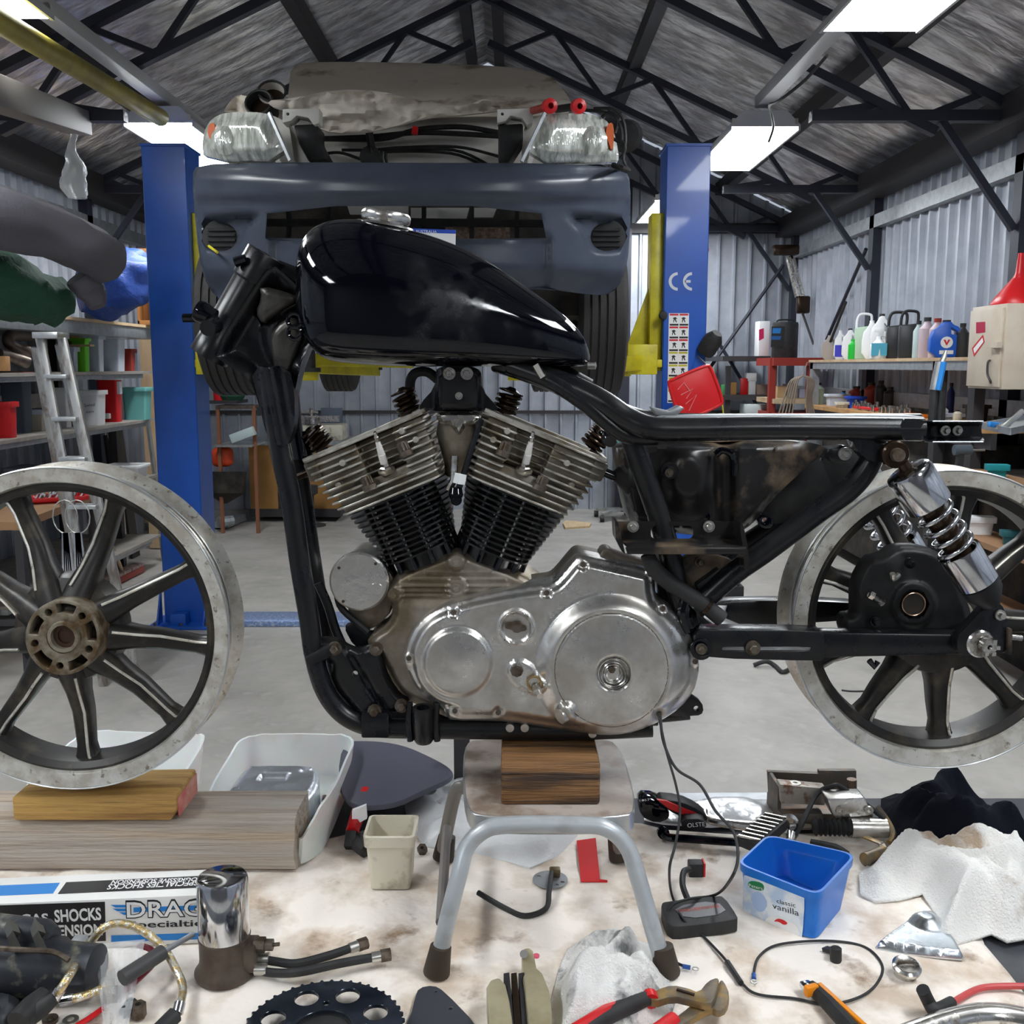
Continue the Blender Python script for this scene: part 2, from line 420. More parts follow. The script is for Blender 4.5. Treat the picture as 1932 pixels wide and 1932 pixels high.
for yy in (1.2, 3.6, 6.0, 8.4, 10.75):                      # the portal frames
    t = MB()
    for s in (-1, 1):
        Xe = XL if s < 0 else XR
        def pt(fr, dz): x = XRG + (Xe - XRG) * fr; return V((x, yy, roofz(x) - dz))
        t.bar(pt(0, .17), pt(.97, .17), .05, .07, (0, 1, 0))
        t.bar(pt(.02, .50), pt(.82, .50), .05, .06, (0, 1, 0))
        k = 0; fr = .06
        while fr < .8:
            t.bar(pt(fr, .17 if k % 2 else .5), pt(fr + .12, .5 if k % 2 else .17), .035, .035, (0, 1, 0)); fr += .12; k += 1
        xa = XRG + (Xe - XRG) * .60
        t.bar(V((xa, yy, 2.955)), V((Xe - s * .03, yy, 2.955)), .06, .07, (0, 1, 0))
        t.bar(V((XRG + (Xe - XRG) * .83, yy, 2.93)), V((Xe - s * .1, yy, 2.33)), .04, .04, (0, 1, 0))
        t.bar(pt(.72, .5), V((XRG + (Xe - XRG) * .6, yy, 2.96)), .035, .035, (0, 1, 0))
    trim(t, m_truss)
    for s, Xe in ((-1, XL), (1, XR)):
        if s > 0 or yy > 5:
            trim(MB().bb((Xe - s * .02 - .07 * (s > 0), yy - .05, 0), (Xe - s * .02 + .07 * (s < 0), yy + .05, ZE - .1)), m_truss)
for z, m in ((2.70, m_galv), (1.30, m_galv)):
    trim(MB().bb((XR - .09, YF, z - .05), (XR - .02, YB, z + .05)), m)
    trim(MB().bb((XL + .02, YF, z - .05), (XL + .09, YB, z + .05)), m)
trim(MB().bb((XL, YB - .09, 2.92), (XR, YB - .02, 3.02)), m_steel_dk)
trim(MB().bb((XL, YB - .05, 1.04), (XR, YB - .02, 1.075)), m_steel_dk)
trim(MB().tube([P(1478, 500, 10.7), P(1335, 700, 10.7)], .018), m_truss)
trim(MB().tube([P(1352, 640, 10.7), P(1450, 800, 10.7)], .018), m_truss)
trim(MB().tube([PX(1634, 470, 2.92), PX(1560, 640, 2.92)], .016), m_truss)
trim(MB().bb((1.12, 10.72, 0), (1.24, 10.86, 3.4)), m_truss)
trim(MB().bb((-2.5, YB - .12, 0), (-2.38, YB - .02, 3.9)), m_truss)

# ---- fluorescent ceiling lamps
def lamp(x, y0, L=1.32, z=2.97, w=.41, label='', i=0):
    t = thing('ceiling_light', label, 'ceiling light', (x, y0 + L / 2, z), 0, None)
    h = MB(); a, b = w / 2 + .012, w / 2 - .075
    prof = [(-a, 0), (-a, .03), (-b, .115), (b, .115), (a, .03), (a, 0), (a - .014, 0), (a - .014, .02), (-a + .014, .02), (-a + .014, 0)]
    h.prism(prof, [], lambda p, q: V((x + p, y0, z + q)), (0, L, 0))
    h.build('housing', m_lampb, t)
    MB().bb((x - w / 2 + .004, y0 + .012, z + .003), (x + w / 2 - .004, y0 + L - .012, z + .018)).build('diffuser', m_lamp, t, bevel=.004)
    c = MB()
    for yy in (y0 + .004, y0 + L - .004):
        for s in (-1, 1): c.box((x + s * .19, yy, z + .05), (.02, .02, .035))
    c.builds('clip', m_bolts, t)
    cd = MB()
    for yy in (y0 + .2, y0 + L - .2): cd.cyl((x, yy, z + .11), (x, yy, z + .15), .008)
    cd.builds('hanger', m_lampb, t)
    return t
lamp(1.54, 6.4, label='lit troffer light just right of the right blue lift post, cable dangling over its end')
lamp(1.54, 3.28, label='large lit troffer light cut by the top edge, right half of the roof')
lamp(1.46, 9.15, label='small lit troffer light seen between the car and the right blue lift post')
lamp(-2.12, 6.3, label='lit troffer light half hidden behind the left headlight of the raised car')
lamp(-2.12, 3.12, label='large lit troffer light cut by the top left corner of the picture')
lamp(1.54, .3, label='lit troffer light overhead on the right, above the work table')
lamp(-2.12, .3, label='lit troffer light overhead on the left, above the work table')
lamp(1.54, -2.6, label='lit troffer light on the right behind the viewer')
lamp(-2.12, -2.6, label='lit troffer light on the left behind the viewer')
for x in (1.54, -2.12):
    t = MB().bb((x - .045, YF, 3.12), (x + .045, 10.9 if x < 0 else 6.5, 3.19))
    tag(t.build('lighting_channel', m_lampb, None, bevel=.004), 'long pale steel channel carrying the ceiling lights on the %s' % ('right' if x > 0 else 'left'), 'channel')
c = MB().tube([P(1560, 105, 4.9), P(1520, 150, 5.2), P(1470, 190, 5.6), P(1452, 198, 6.0), P(1456, 215, 6.2), P(1459, 240, 6.36), P(1450, 268, 6.38)], .008, 6, sm=5)
tag(c.build('power_cord', m_rub, None), 'black power cord looping from the light channel to the right troffer light', 'cord')
c = MB().tube([P(-160, -55, 3.5), P(303, 222, 6.05)], .048, 14)
tag(c.build('yellow_pipe', M('mustard_pipe_paint', (.36, .31, .05), .5, c2=(.25, .2, .04), sc=6), None), 'long mustard yellow pipe stored up under the left roof slope', 'pipe')
c = MB().bar(P(-40, 165, 4.2), P(150, 232, 6.0), .13, .13)
tag(c.build('stored_beam', M('dusty_grey_beam', (.16, .145, .14), .7), None, bevel=.006), 'dusty grey square beam stored below the left roof slope', 'beam')
# hanging plastic bag at the left
bg = MB(); bx = P(135, 235, 5.9)
pr = []
for i in range(15):
    t = i / 14; r = (.018 + .05 * sst(.2, .75, t) - .02 * sst(.85, 1, t))
    for k in range(12):
        a = 2 * pi * k / 12; q = 1 + .35 * noise.noise(V((k * .9, i * .6, 1)))
        pr.append(bx + V((r * q * cos(a) + .012 * sin(i), r * q * sin(a), -.40 * t)))
bg.add(pr, [(i * 12 + k, i * 12 + (k + 1) % 12, (i + 1) * 12 + (k + 1) % 12, (i + 1) * 12 + k) for i in range(14) for k in range(12)])
bg.add([bx + V((.035 * cos(2 * pi * k / 8), .035 * sin(2 * pi * k / 8), -.40)) for k in range(8)], [tuple(range(8))])
tag(bg.build('plastic_bag', m_clear, None), 'clear crumpled plastic bag hanging from the roof frame, left of the blue post', 'bag')

# ================================================================ two post lift
lift = thing('vehicle_lift', 'blue two post car lift with yellow arms holding up the stripped utility', 'car lift', (-.49, 6.05, 0))
PZT = 2.78
for s, x in ((-1, -1.97), (1, 1.0)):
    h = MB()
    w = .125
    # open channel section facing the middle of the lift
    o = [(-w, 0), (w, 0), (w, .26), (w - .05, .26), (w - .05, .25), (w - .01, .25), (w - .01, .01), (-w + .01, .01), (-w + .01, .25), (-w + .05, .25), (-w + .05, .26), (-w, .26)]
    h.prism(o, [], lambda a, b: V((x + a, 5.92 + b, 0.0)), (0, 0, PZT))
    h.build('post', m_blue, lift, bevel=.006, seg=1)
    MB().bb((x - w - .005, 5.91, PZT - .005), (x + w + .005, 6.2, PZT + .01)).build('post_cap', m_blue, lift)
    b = MB().bb((x - .19, 5.8, 0), (x + .19, 6.3, .02))
    b.build('base_plate', m_blue, lift, bevel=.003)
    g = MB()
    for gx in (x - .14, x + .135):
        g.prism([(0, .02), (.10, .02), (.0, .24)], [], lambda a, q: V((gx - .005 - s * 0, 5.92 - a, q)), (.01, 0, 0))
    g.bb((x - .06, 5.83, .02), (x + .03, 5.9, .09))
    g.builds('gusset', m_blue, lift, bevel=.002)
    bb = MB()
    for q in (-.15, .0, .15): bb.cyl((x + q, 5.84, .02), (x + q, 5.84, .035), .016, n=6)
    bb.builds('anchor_bolt', m_bolt, lift)
# carriages and arms, yellow
for s, x in ((-1, -1.97), (1, 1.0)):
    xi = x - s * .16
    c = MB().bb((xi - .035, 5.98, 1.52), (xi + .035, 6.14, 2.42))
    c.prism([(0, 2.05), (-s * .16, 1.60), (0, 1.60)], [], lambda a, b: V((xi - s * .02 + a, 6.05, b)), (0, .02, 0))
    c.bb((xi - s * .16 - .02, 5.9, 1.54), (xi + s * .03, 6.2, 1.585))
    c.build('carriage', m_yel, lift, bevel=.004)
    a = MB()
    kn = V((xi - s * .10, 5.86, 1.60))
    a.bb(kn - V((.085, .09, .10)), kn + V((.085, .09, .07)))
    a.prism([(0, .0), (-s * .02, .10), (-s * .12, .10), (-s * .30, .0), (-s * .30, -.08), (0, -.08)], [], lambda p, q: V((kn.x - s * .06 + p, 5.80, kn.z - .03 + q)), (0, .14, 0))
    a.build('arm_knuckle', m_yel, lift, bevel=.006)
    for yy, dd in ((4.95, .62), (7.3, .55)):
        e = V((x - s * .98, yy, 1.52)); a = MB().bar(kn - V((0, 0, .03)), e, .11, .085)
        a.build('lift_arm', m_yel, lift, bevel=.005)
        MB().lathe([(0, 0), (.06, 0), (.06, .02), (.035, .02), (.035, .10), (.055, .10), (.055, .13), (0, .13)], e + V((0, 0, .0)), (0, 0, 1), 16).build('arm_pad', m_rub, lift)
yb = MB().bar(P(560, 678, 5.4), P(780, 683, 5.4), .08, .065)
yb.build('lift_arm', m_yel, lift, bevel=.004)
pz = P(455, 1166, 5.95); tread = MB().bb((-1.75, 5.88, 0.0), (.8, 6.12, .035))
tp = thing('floor_ramp_plate', 'pale blue checker plate cable cover on the floor between the lift posts', 'floor plate', (-.5, 6, 0))
tread.build('plate', M('pale_blue_checker_plate', (.22, .33, .62), .3, .5, c2=(.5, .58, .75), sc=60, lo=.48, hi=.6, bump=.004, bs=70), tp, bevel=.004)
# post lettering and safety labels (right post)
o = V((1.0, 5.92, 0)); n = V((0, -1, 0))
m_lett = M('pale_grey_vinyl', (.62, .66, .72), .5)
def arcpoly(cx, cy, r0, r1, a0, a1, n_=14):
    return [(cx + r1 * cos(R(a0 + (a1 - a0) * i / n_)), cy - r1 * sin(R(a0 + (a1 - a0) * i / n_))) for i in range(n_ + 1)] + \
           [(cx + r0 * cos(R(a1 + (a0 - a1) * i / n_)), cy - r0 * sin(R(a1 + (a0 - a1) * i / n_))) for i in range(n_ + 1)]
decal(arcpoly(1279, 531, 12, 17.5, 92, 268), o, n, m_lett, lift, 'ce_mark', t=.001)
decal(arcpoly(1306, 531, 12, 17.5, 92, 268), o, n, m_lett, lift, 'ce_mark', t=.001)
decal([(1292, 528.5), (1303, 528.5), (1303, 533.5), (1292, 533.5)], o, n, m_lett, lift, 'ce_mark', t=.001)
decal([(1262, 591), (1300, 591), (1296.5, 760), (1259, 760)], o, n, m_paper, lift, 'safety_label', t=.0008)
for r_ in range(7):
    for c_ in range(2):
        x0 = 1263.5 + c_ * 18.5 - r_ * .5; y0 = 592 + r_ * 24
        decal([(x0, y0), (x0 + 16.5, y0), (x0 + 16.5, y0 + 3.4), (x0, y0 + 3.4)], o, n, m_red if r_ < 3 else m_yel, lift, 'label_band', off=.0012, t=.0004)
        decal([(x0, y0 + 19), (x0 + 16.5, y0 + 19), (x0 + 16.5, y0 + 22.5), (x0, y0 + 22.5)], o, n, m_ink, lift, 'label_band', off=.0012, t=.0004)
        random.seed(r_ * 3 + c_)
        zx = x0 + 3 + random.random() * 3; zy = y0 + 6
        decal([(zx, zy + 2), (zx + 5, zy), (zx + 9, zy + 3), (zx + 6, zy + 4), (zx + 8, zy + 10), (zx + 6, zy + 10), (zx + 4, zy + 5), (zx + 2, zy + 11), (zx + 1, zy + 10), (zx + 2, zy + 4)], o, n, m_ink, lift, 'pictogram', off=.0012, t=.0004)
k = P(1252, 596, 5.95)
MB().lathe([(0, 0), (.02, .004), (.026, .02), (.02, .036), (0, .04)], k + V((-.01, -.03, 0)), (0, -1, 0), 12).build('release_knob', m_rub, lift)

# ================================================================ left wall: racking, ladder, goods
XS = -2.75
def zl(px, py): return PX(px, py, XS)
rack = thing('shelf_rack', 'long steel shelf rack along the left wall loaded with tubs and boxes', 'shelving', (-3.1, 6.4, 0))
ZS = [PX(285, 700, XS).z, PX(250, 795, XS).z, .72, .25]
ztop = PX(200, 605, XS).z
for z in ZS:
    MB().bb((-3.45, 5.36, z - .05), (XS, 7.58, z - .02)).build('shelf_beam', m_galv, rack, bevel=.003)
    MB().bb((-3.45, 5.36, z - .02), (XS + .01, 7.75, z)).build('shelf_board', M('grey_shelf_board', (.36, .33, .30), .6, c2=(.25, .23, .2), sc=7), rack)
MB().bb((-3.45, 4.3, ztop - .1), (XS, 7.95, ztop - .02)).build('shelf_beam', m_galv, rack, bevel=.003)
MB().bb((-3.45, 4.3, ztop - .02), (XS + .01, 7.8, ztop)).build('shelf_board', m_ply, rack)
for yy in (5.42, 7.57):
    for xx in (-3.4, XS - .24):
        MB().bb((xx - .03, yy - .03, 0), (xx + .03, yy + .03, ztop - .02)).build('upright', m_steel_dk, rack)
def tub(name, label, cat, x, y, z, w, d, h, mb_, ml=None, lid=True, taper=.86, rz=0, group=None, rim=.012):
    t = thing(name, label, cat, (x, y, z), rz, group)
    b = MB(); n = 5
    lo = [(a * w * taper, c * d * taper) for a, c in rrect(-.5, -.5, .5, .5, .09)]
    hi = [(a * w, c * d) for a, c in rrect(-.5, -.5, .5, .5, .09)]
    m = len(lo)
    vs = [V((a, c, .0)) for a, c in lo] + [V((a, c, h)) for a, c in hi] + [V((a * .95, c * .95, h)) for a, c in hi] + [V((a * .95, c * .95, .01)) for a, c in lo]
    fs = [tuple(range(m))] + [(k * m + i, k * m + (i + 1) % m, (k + 1) * m + (i + 1) % m, (k + 1) * m + i) for k in range(3) for i in range(m)] + [tuple(range(3 * m, 4 * m))]
    b.add(vs, fs); b.build('body', mb_, t, local=True)
    r = MB().prism([(a * (w + rim * 2) , c * (d + rim * 2)) for a, c in rrect(-.5, -.5, .5, .5, .09)], [] if lid else [[(a * w * .93, c * d * .93) for a, c in rrect(-.5, -.5, .5, .5, .09)]],
                 lambda a, c: V((a, c, h - .02)), (0, 0, .03 if lid else .022))
    r.build('lid' if lid else 'rim', ml or mb_, t, local=True, bevel=.004)
    return t
def shp(px, z, dx=.12): # place by pixel column on a left shelf, near its front edge
    X = XS - dx; Y = X * FL * 1.0097 / (px - 966); return X, Y
m_grn = M('lime_plastic', (.16, .62, .02), .35)
m_gtr = M('clear_grey_tub', (.58, .64, .74), .3, c2=(.5, .55, .65), sc=6)
m_teal = M('teal_plastic', (.16, .47, .44), .4)
m_dgr = M('dark_grey_tub', (.06, .08, .105), .45)
m_org = M('orange_lid', (.62, .09, .02), .4)
m_drd = M('maroon_plastic', (.33, .04, .03), .45)
m_foam = M('white_foam_box', (.82, .83, .83), .7, c2=(.65, .65, .63), sc=14, lo=.6, hi=.8)
z1, z2, z3 = ZS[0], ZS[1], ZS[2]
for (nm, lb, px, wpx, hpx, base, mbody, ml, lid, dx) in (
    ('bucket', 'bright lime green plastic tub on the upper shelf beside clear tubs', 155, 26, 57, z1, m_grn, m_grn, False, .16),
    ('storage_tub', 'clear grey storage tub between the lime tub and the white lidded tub', 180, 30, 60, z1, m_gtr, m_gtr, True, .16),
    ('storage_tub', 'clear storage tub with white lid, right of the other clear tub', 212, 44, 60, z1, m_gtr, m_white, True, .16),
    ('storage_tub', 'small maroon plastic box at the right end of the upper shelf', 240, 28, 36, z1, m_drd, m_drd, True, .14),
    ('storage_tub', 'clear tub with blue tray inside, behind the ladder on the upper shelf', 134, 24, 40, z1, m_gtr, m_gtr, True, .2),
    ('storage_tub', 'tall dark grey tub with orange lid at the left picture edge', 28, 46, 103, z2, m_dgr, m_org, True, .22),
    ('storage_tub', 'red plastic tub in front of the tall dark grey tub', 4, 34, 60, z2, m_red, m_red, True, .08),
    ('storage_tub', 'squat clear tub with blue lid between the dark tub and ladder', 64, 34, 34, z2, M('cloudy_beige_tub', (.6, .55, .46), .4), m_gtr, True, .2),
    ('foam_box', 'white foam box behind the ladder on the middle shelf', 112, 30, 66, z2, m_foam, m_foam, True, .2),
    ('foam_box', 'white foam box with handwriting, right of the ladder', 166, 50, 58, z2, m_foam, m_foam, True, .12),
    ('drink_cooler', 'red drink cooler with white lid and white tap on the middle shelf', 205, 38, 78, z2, m_red, m_white, True, .13),
    ('storage_tub', 'teal plastic tub at the right end of the middle shelf', 256, 46, 54, z2, m_teal, m_teal, True, .05),
    ('storage_tub', 'white mesh basket between the red cooler and the teal tub', 226, 16, 46, z2, m_white, m_white, False, .16),
    ('carton', 'brown cardboard box with white label on the lower shelf', 182, 30, 30, z3, M('brown_carton', (.32, .19, .09), .7), None, True, .16),
    ('storage_tub', 'blue grey flat tub on the lower left shelf behind the wheel', 60, 100, 60, z3, M('blue_grey_tub', (.20, .22, .30), .5), None, True, .16),
    ('crate', 'white slatted crate at the right end of the lower shelf', 228, 70, 26, z3 - .12, m_white, m_white, False, .10)):
    X, Y = shp(px, base, dx); s = mpp(700, Y)
    w = wpx * s * .97; h = hpx * s * 1.08
    t = tub(nm, lb, nm.split('_')[-1] if nm != 'drink_cooler' else 'cooler', X, Y, base if nm != 'crate' else z3, min(w, .45), w * (.8 if nm != 'crate' else .9), h, mbody, ml, lid)
    if nm == 'drink_cooler':
        MB().bb((w / 2 - .005, -w * .3, h * .62), (w / 2 + .02, w * .05, h * .9)).build('handle', m_white, t, local=True, bevel=.006)
        MB().bb((-.02, -w * .40 - .03, h * .08), (.02, -w * .36, h * .2)).build('tap', m_white, t, local=True, bevel=.006)
    if 'handwriting' in lb:
        letters('Swivel', (160, 768), (180, 766), 6, (X, Y - w * .40 - .004, base), (0, -1, 0), m_ink, t, off=.004)
        letters('axis', (163, 779), (178, 778), 4, (X, Y - w * .40 - .004, base), (0, -1, 0), m_ink, t, off=.004)
# goods on the top shelf: rolled canvas, green bag, blue bag
def bag(name, label, pts, rr, m, cat='bag', seed=0, ex=1.0, q=.2):
    pts = spline([V(p) for p in pts], 6); b = MB(); n = 20; vs = []
    for i, p in enumerate(pts):
        d = (pts[min(i + 1, len(pts) - 1)] - pts[max(i - 1, 0)]).normalized(); x, y, _ = frame_of(d)
        t = i / (len(pts) - 1); f = rr[min(int(t * (len(rr) - 1)), len(rr) - 2)]; g = rr[min(int(t * (len(rr) - 1)) + 1, len(rr) - 1)]
        u = t * (len(rr) - 1) - min(int(t * (len(rr) - 1)), len(rr) - 2); r = f * (1 - u) + g * u
        for k in range(n):
            a = 2 * pi * k / n; w = 1 + q * noise.noise(V((cos(a) * 1.5 + seed, sin(a) * 1.5, i * .22))) + q * .5 * noise.noise(V((cos(a) * 4, sin(a) * 4 + seed, i * .6)))
            vs.append(p + x * r * w * cos(a) * ex + y * r * w * sin(a))
    L = len(pts)
    b.add(vs, [(i * n + k, i * n + (k + 1) % n, (i + 1) * n + (k + 1) % n, (i + 1) * n + k) for i in range(L - 1) for k in range(n)] + [tuple(range(n)), tuple(range((L - 1) * n, L * n))])
    return tag(b.build(name, m, None, ang=60), label, cat)
m_gcv = M('grey_canvas', (.115, .11, .13), .8, bump=.004, bs=30)
m_gbag = M('green_canvas', (.02, .085, .05), .8, bump=.01, bs=22)
m_bbag = M('blue_nylon', (.012, .055, .27), .55, bump=.01, bs=18)
bag('rolled_canvas', 'long roll of grey canvas sticking out over the top left shelf', [P(-160, 365, 4.2), P(50, 424, 4.7), P(150, 462, 5.0), P(202, 492, 5.2)], [.14, .125, .12, .115], m_gcv, 'canvas roll', 1)
bag('canvas_flap', 'hanging grey canvas end below the roll, beside the blue bag', [P(150, 520, 5.16), P(172, 550, 5.2), P(184, 580, 5.2)], [.075, .07, .04], m_gcv, 'canvas', 3)
bag('green_bag', 'rolled dark green canvas bag with metal eyelets on the top shelf', [P(-60, 520, 4.7), P(40, 550, 5.0), P(95, 575, 5.25)], [.16, .14, .12], m_gbag, 'bag', 4, q=.35)
bag('blue_bag', 'bulky blue nylon bag between the canvas roll and the wooden box', [P(150, 548, 6.5), P(205, 545, 6.6), P(240, 530, 6.7), P(250, 500, 6.8)], [.14, .20, .19, .12], m_bbag, 'bag', 5, q=.3)
bag('blue_bundle', 'blue quilted bundle lying against the top of the blue bag', [P(215, 480, 6.9), P(240, 510, 6.95), P(256, 560, 7.0)], [.08, .15, .13], m_bbag, 'bag', 6, q=.3)
bx = PX(270, 540, -2.85)
dr = thing('wooden_box', 'shallow varnished wooden box standing on end beside the blue bag', 'wooden box', (-2.85, 7.7, ztop))
dm = MB(); d0, d1 = P(257, 470, 7.7), P(291, 606, 7.7)
for a, b in (((0, 0), (1, .06)), ((0, .94), (1, 1)), ((0, 0), (.14, 1)), ((.86, 0), (1, 1))):
    dm.bb((d0.x + (d1.x - d0.x) * a[0], 7.65, ztop + (d0.z - ztop) * a[1]), (d0.x + (d1.x - d0.x) * b[0], 7.75, ztop + (d0.z - ztop) * b[1]))
dm.bb((d0.x, 7.735, ztop), (d1.x, 7.75, d0.z)); dm.build('box_body', M('varnished_wood', (.36, .16, .05), .5), dr, bevel=.002)
# exhaust pipes
m_exh = M('heat_brown_pipe', (.13, .10, .085), .4, .8, c2=(.22, .18, .15), sc=18)
e = MB().tube([PX(66, 636, -2.95), PX(22, 632, -2.9), PX(16, 645, -2.88), PX(30, 655, -2.86), PX(56, 664, -2.82)], .033, 12, sm=5)
tag(e.build('exhaust_pipe', m_exh, None), 'bent U shaped brown exhaust pipe on the upper left shelf', 'pipe')
e = MB().tube([PX(-4, 668, -2.86), PX(25, 676, -2.84), PX(52, 684, -2.80)], .035, 12, sm=4)
tag(e.build('exhaust_pipe', m_exh, None), 'straight brown exhaust pipe stub lying under the bent pipe', 'pipe')
bxs = MB().bb(PX(-30, 700, -2.95), PX(10, 672, -2.8)); tag(bxs.build('carton', M('tan_carton', (.42, .22, .09), .7), None, bevel=.003), 'tan carton at the left picture edge below the exhaust pipes', 'box')
# cardboard flap box
t = thing('carton', 'open cardboard box with a folded flap behind the ladder top', 'box', tuple(PX(134, 690, -3.0)))
MB().bb(PX(119, 650, -3.02), PX(148, 618, -2.98)).build('side_panel', M('kraft_card', (.40, .25, .12), .7), t)
MB().bb(PX(122, 654, -3.0), PX(170, 650, -2.8)).build('flap', M('kraft_card_light', (.5, .34, .18), .7), t)
# plywood sheets and props by the rack end
w = MB().bb(P(262, 640, 8.45), P(340, 1032, 8.5)); w.v = [V((v.x, v.y, max(v.z, 0))) for v in w.v]
tag(w.build('pine_panel', M('knotty_pine_panel', (.58, .42, .26), .55, c2=(.50, .34, .2), sc=3, stretch=(6, 1, 1), c3=(.28, .13, .06), sc3=7, lo3=.70, hi3=.74), None), 'tall knotty pine panel standing behind the left blue lift post', 'panel')
for i, (a, b, l) in enumerate((((204, 820), (232, 980), 'black'), ((222, 812), (252, 985), 'charcoal'))):
    w = MB().bar(P(a[0], a[1], 8.1), V((P(b[0], b[1], 8.1).x, 8.1, .0)), .16, .02)
    tag(w.build('leaning_sheet', m_rub, None), ('narrow black sheet leaning by the rack, left one of two', 'narrow black sheet leaning by the rack, right one of two')[i], 'sheet')
for i, (a, b) in enumerate((((278, 790), (296, 925)), ((205, 815), (222, 870)))):
    w = MB().bar(P(a[0], a[1], 7.95), P(b[0], b[1], 7.95), .05, .02)
    w.bar(P(b[0], b[1], 7.95), V((P(b[0] + 6, b[1], 7.95).x, 7.95, 0)), .05, .02)
    tag(w.build('alloy_strip', m_alug, None), ('dented aluminium channel leaning beside the pine panel', 'thin aluminium strip leaning under the middle shelf')[i], 'metal strip')
m_lad = M('scuffed_ladder_alloy', (.46, .46, .45), .4, .6, c2=(.24, .20, .18), sc=10, lo=.46, hi=.62, stretch=(2, 2, .6))
# step ladder
ld = thing('step_ladder', 'scuffed aluminium step ladder standing in front of the left shelf rack', 'ladder', tuple(PZ(180, 1290, 0)))
def lp(px, py, Y): return P(px, py, Y)
YL = 4.75
for (a, b) in (((76, 638), (196, 1290)), ((117, 638), (262, 1290))):
    A_ = lp(a[0], a[1], YL); B_ = V((lp(b[0], b[1], YL).x, YL + .0, 0))
    MB().bar(A_, B_, .04, .022, (0, 1, 0)).build('rail', m_lad, ld, bevel=.002)
for (a, b) in (((66, 655), (150, 1280)), ((111, 650), (225, 1280))):
    A_ = lp(a[0], a[1], YL + .1); B_ = V((lp(b[0], b[1], YL + .6).x, YL + .75, 0))
    MB().bar(A_, B_, .035, .02, (0, 1, 0)).build('rear_leg', m_lad, ld, bevel=.002)
tp_ = MB().bar(lp(72, 633, YL), lp(120, 633, YL), .03, .13, (0, 1, 0)); tp_.build('top_cap', m_alug, ld, bevel=.004)
for i, yy in enumerate((710, 790, 865, 955, 1050, 1150)):
    f = (yy - 638) / 652
    a = lp(76 + 120 * f, yy, YL); b = lp(117 + 145 * f, yy, YL)
    MB().bar(a, b, .018, .09, (0, 1, 0)).build('step', m_alug, ld, bevel=.002)
    if i == 0:
        MB().bar(a, lp(80 + 120 * .22, 770, YL), .02, .005).build('brace', m_alug, ld)
        MB().bar(b, lp(117 + 145 * .16, 745, YL), .02, .005).build('brace', m_alug, ld)
letters('BAILEY', (73, 703), (64, 640), 5, (0, YL - .014, 0), (0, -1, 0), m_ink, ld, off=.002)
# tool bench seen through the front wheel
tb = thing('tool_bench', 'low brown tool bench holding a red tray, seen through the front wheel', 'bench', (-2.3, 5.0, 0))
q = [PZ(-60, 985, .80), PZ(36, 985, .80), PZ(172, 934, .80), PZ(60, 925, .80)]
MB().prism([(v.x, v.y) for v in q], [], lambda a, b: V((a, b, .76)), (0, 0, .04)).build('bench_top', M('tan_bench_edge', (.36, .20, .10), .6), tb)
for v in q:
    MB().bb((v.x - .02, v.y - .02, 0), (v.x + .02, v.y + .02, .76)).build('leg', m_steel_dk, tb)
MB().bar(q[0] - V((0, 0, .5)), q[1] - V((0, 0, .5)), .03, .03).build('rail', m_steel_dk, tb)
MB().bar(q[1] - V((0, 0, .5)), q[2] - V((0, 0, .5)), .03, .03).build('rail', m_steel_dk, tb)
v = PZ(110, 945, .80)
tray = tub('tool_tray', 'red metal tray of sockets on the tan bench behind the front wheel', 'tray', v.x, v.y, .80, .28, .2, .03, m_red, m_red, lid=False, rz=.5)
s_ = MB()
for i in range(26):
    a, b = random.uniform(-.12, .12), random.uniform(-.08, .08); s_.cyl((a, b, .01), (a + .02, b, .045), .010, n=6)
s_.build('socket', m_chromed, tray, local=True)
for i, px in enumerate((123, 146)):
    c = P(px, 975, 4.4)
    t = thing('wrench_ring', ('left', 'right')[i] + ' wire ring of chrome spanners hanging from the tan bench edge', 'spanner set', tuple(c))
    MB().tube([c + V((.055 * sin(a * .3927), 0, .075 * cos(a * .3927))) for a in range(16)], .003, 6, closed=True).build('ring', m_bolts, t)
    for k in range(5):
        dx = (k - 2) * .012; L = .25 + .03 * (k % 3)
        s_ = MB().bar(c + V((dx * .4, -.005, -.07)), c + V((dx, -.005, -.07 - L)), .014, .005, (0, 1, 0))
        s_.lathe([(.008, -.004), (.015, -.004), (.015, .004), (.008, .004)], c + V((dx, -.005, -.08 - L)), (0, 1, 0), 8, close=True)
        s_.build('spanner', m_chrome, t)
br = thing('floor_broom', 'red headed broom with wooden handle lying on the floor behind the front wheel', 'broom', tuple(PZ(228, 1105, 0)))
a, b = PZ(200, 1110, 0), PZ(262, 1080, 0)
MB().bar(a + V((0, 0, .03)), b + V((0, 0, .03)), .10, .05).build('broom_head', m_drd, br, bevel=.01)
MB().bar(a + V((0, 0, .062)), b + V((0, 0, .062)), .09, .03).build('bristles', M('pink_dusty_bristles', (.6, .42, .38), .9, c2=(.2, .18, .18), sc=30), br, bevel=.01)
MB().tube([(a + b) / 2 + V((0, 0, .06)), P(170, 925, 6.6)], .014).build('handle', m_ply, br)
cr = MB().bb((-2.98, 4.98, 0), (-2.78, 5.3, .62)); tag(cr.build('orange_post', M('orange_timber_post', (.5, .24, .05), .6), None), 'orange timber post behind the bench at the left edge', 'post')
st = thing('low_wood_stand', 'low wooden stand on the floor below the rack end', 'stand', tuple(PZ(270, 1000, 0)))
a = PZ(250, 1003, 0); MB().bb(a + V((0, 0, .08)), a + V((.26, .3, .11))).build('stand_top', m_ply, st, bevel=.004)
for dx in (.02, .22): MB().bb(a + V((dx, .02, 0)), a + V((dx + .03, .05, .08))).build('leg', m_ply, st)
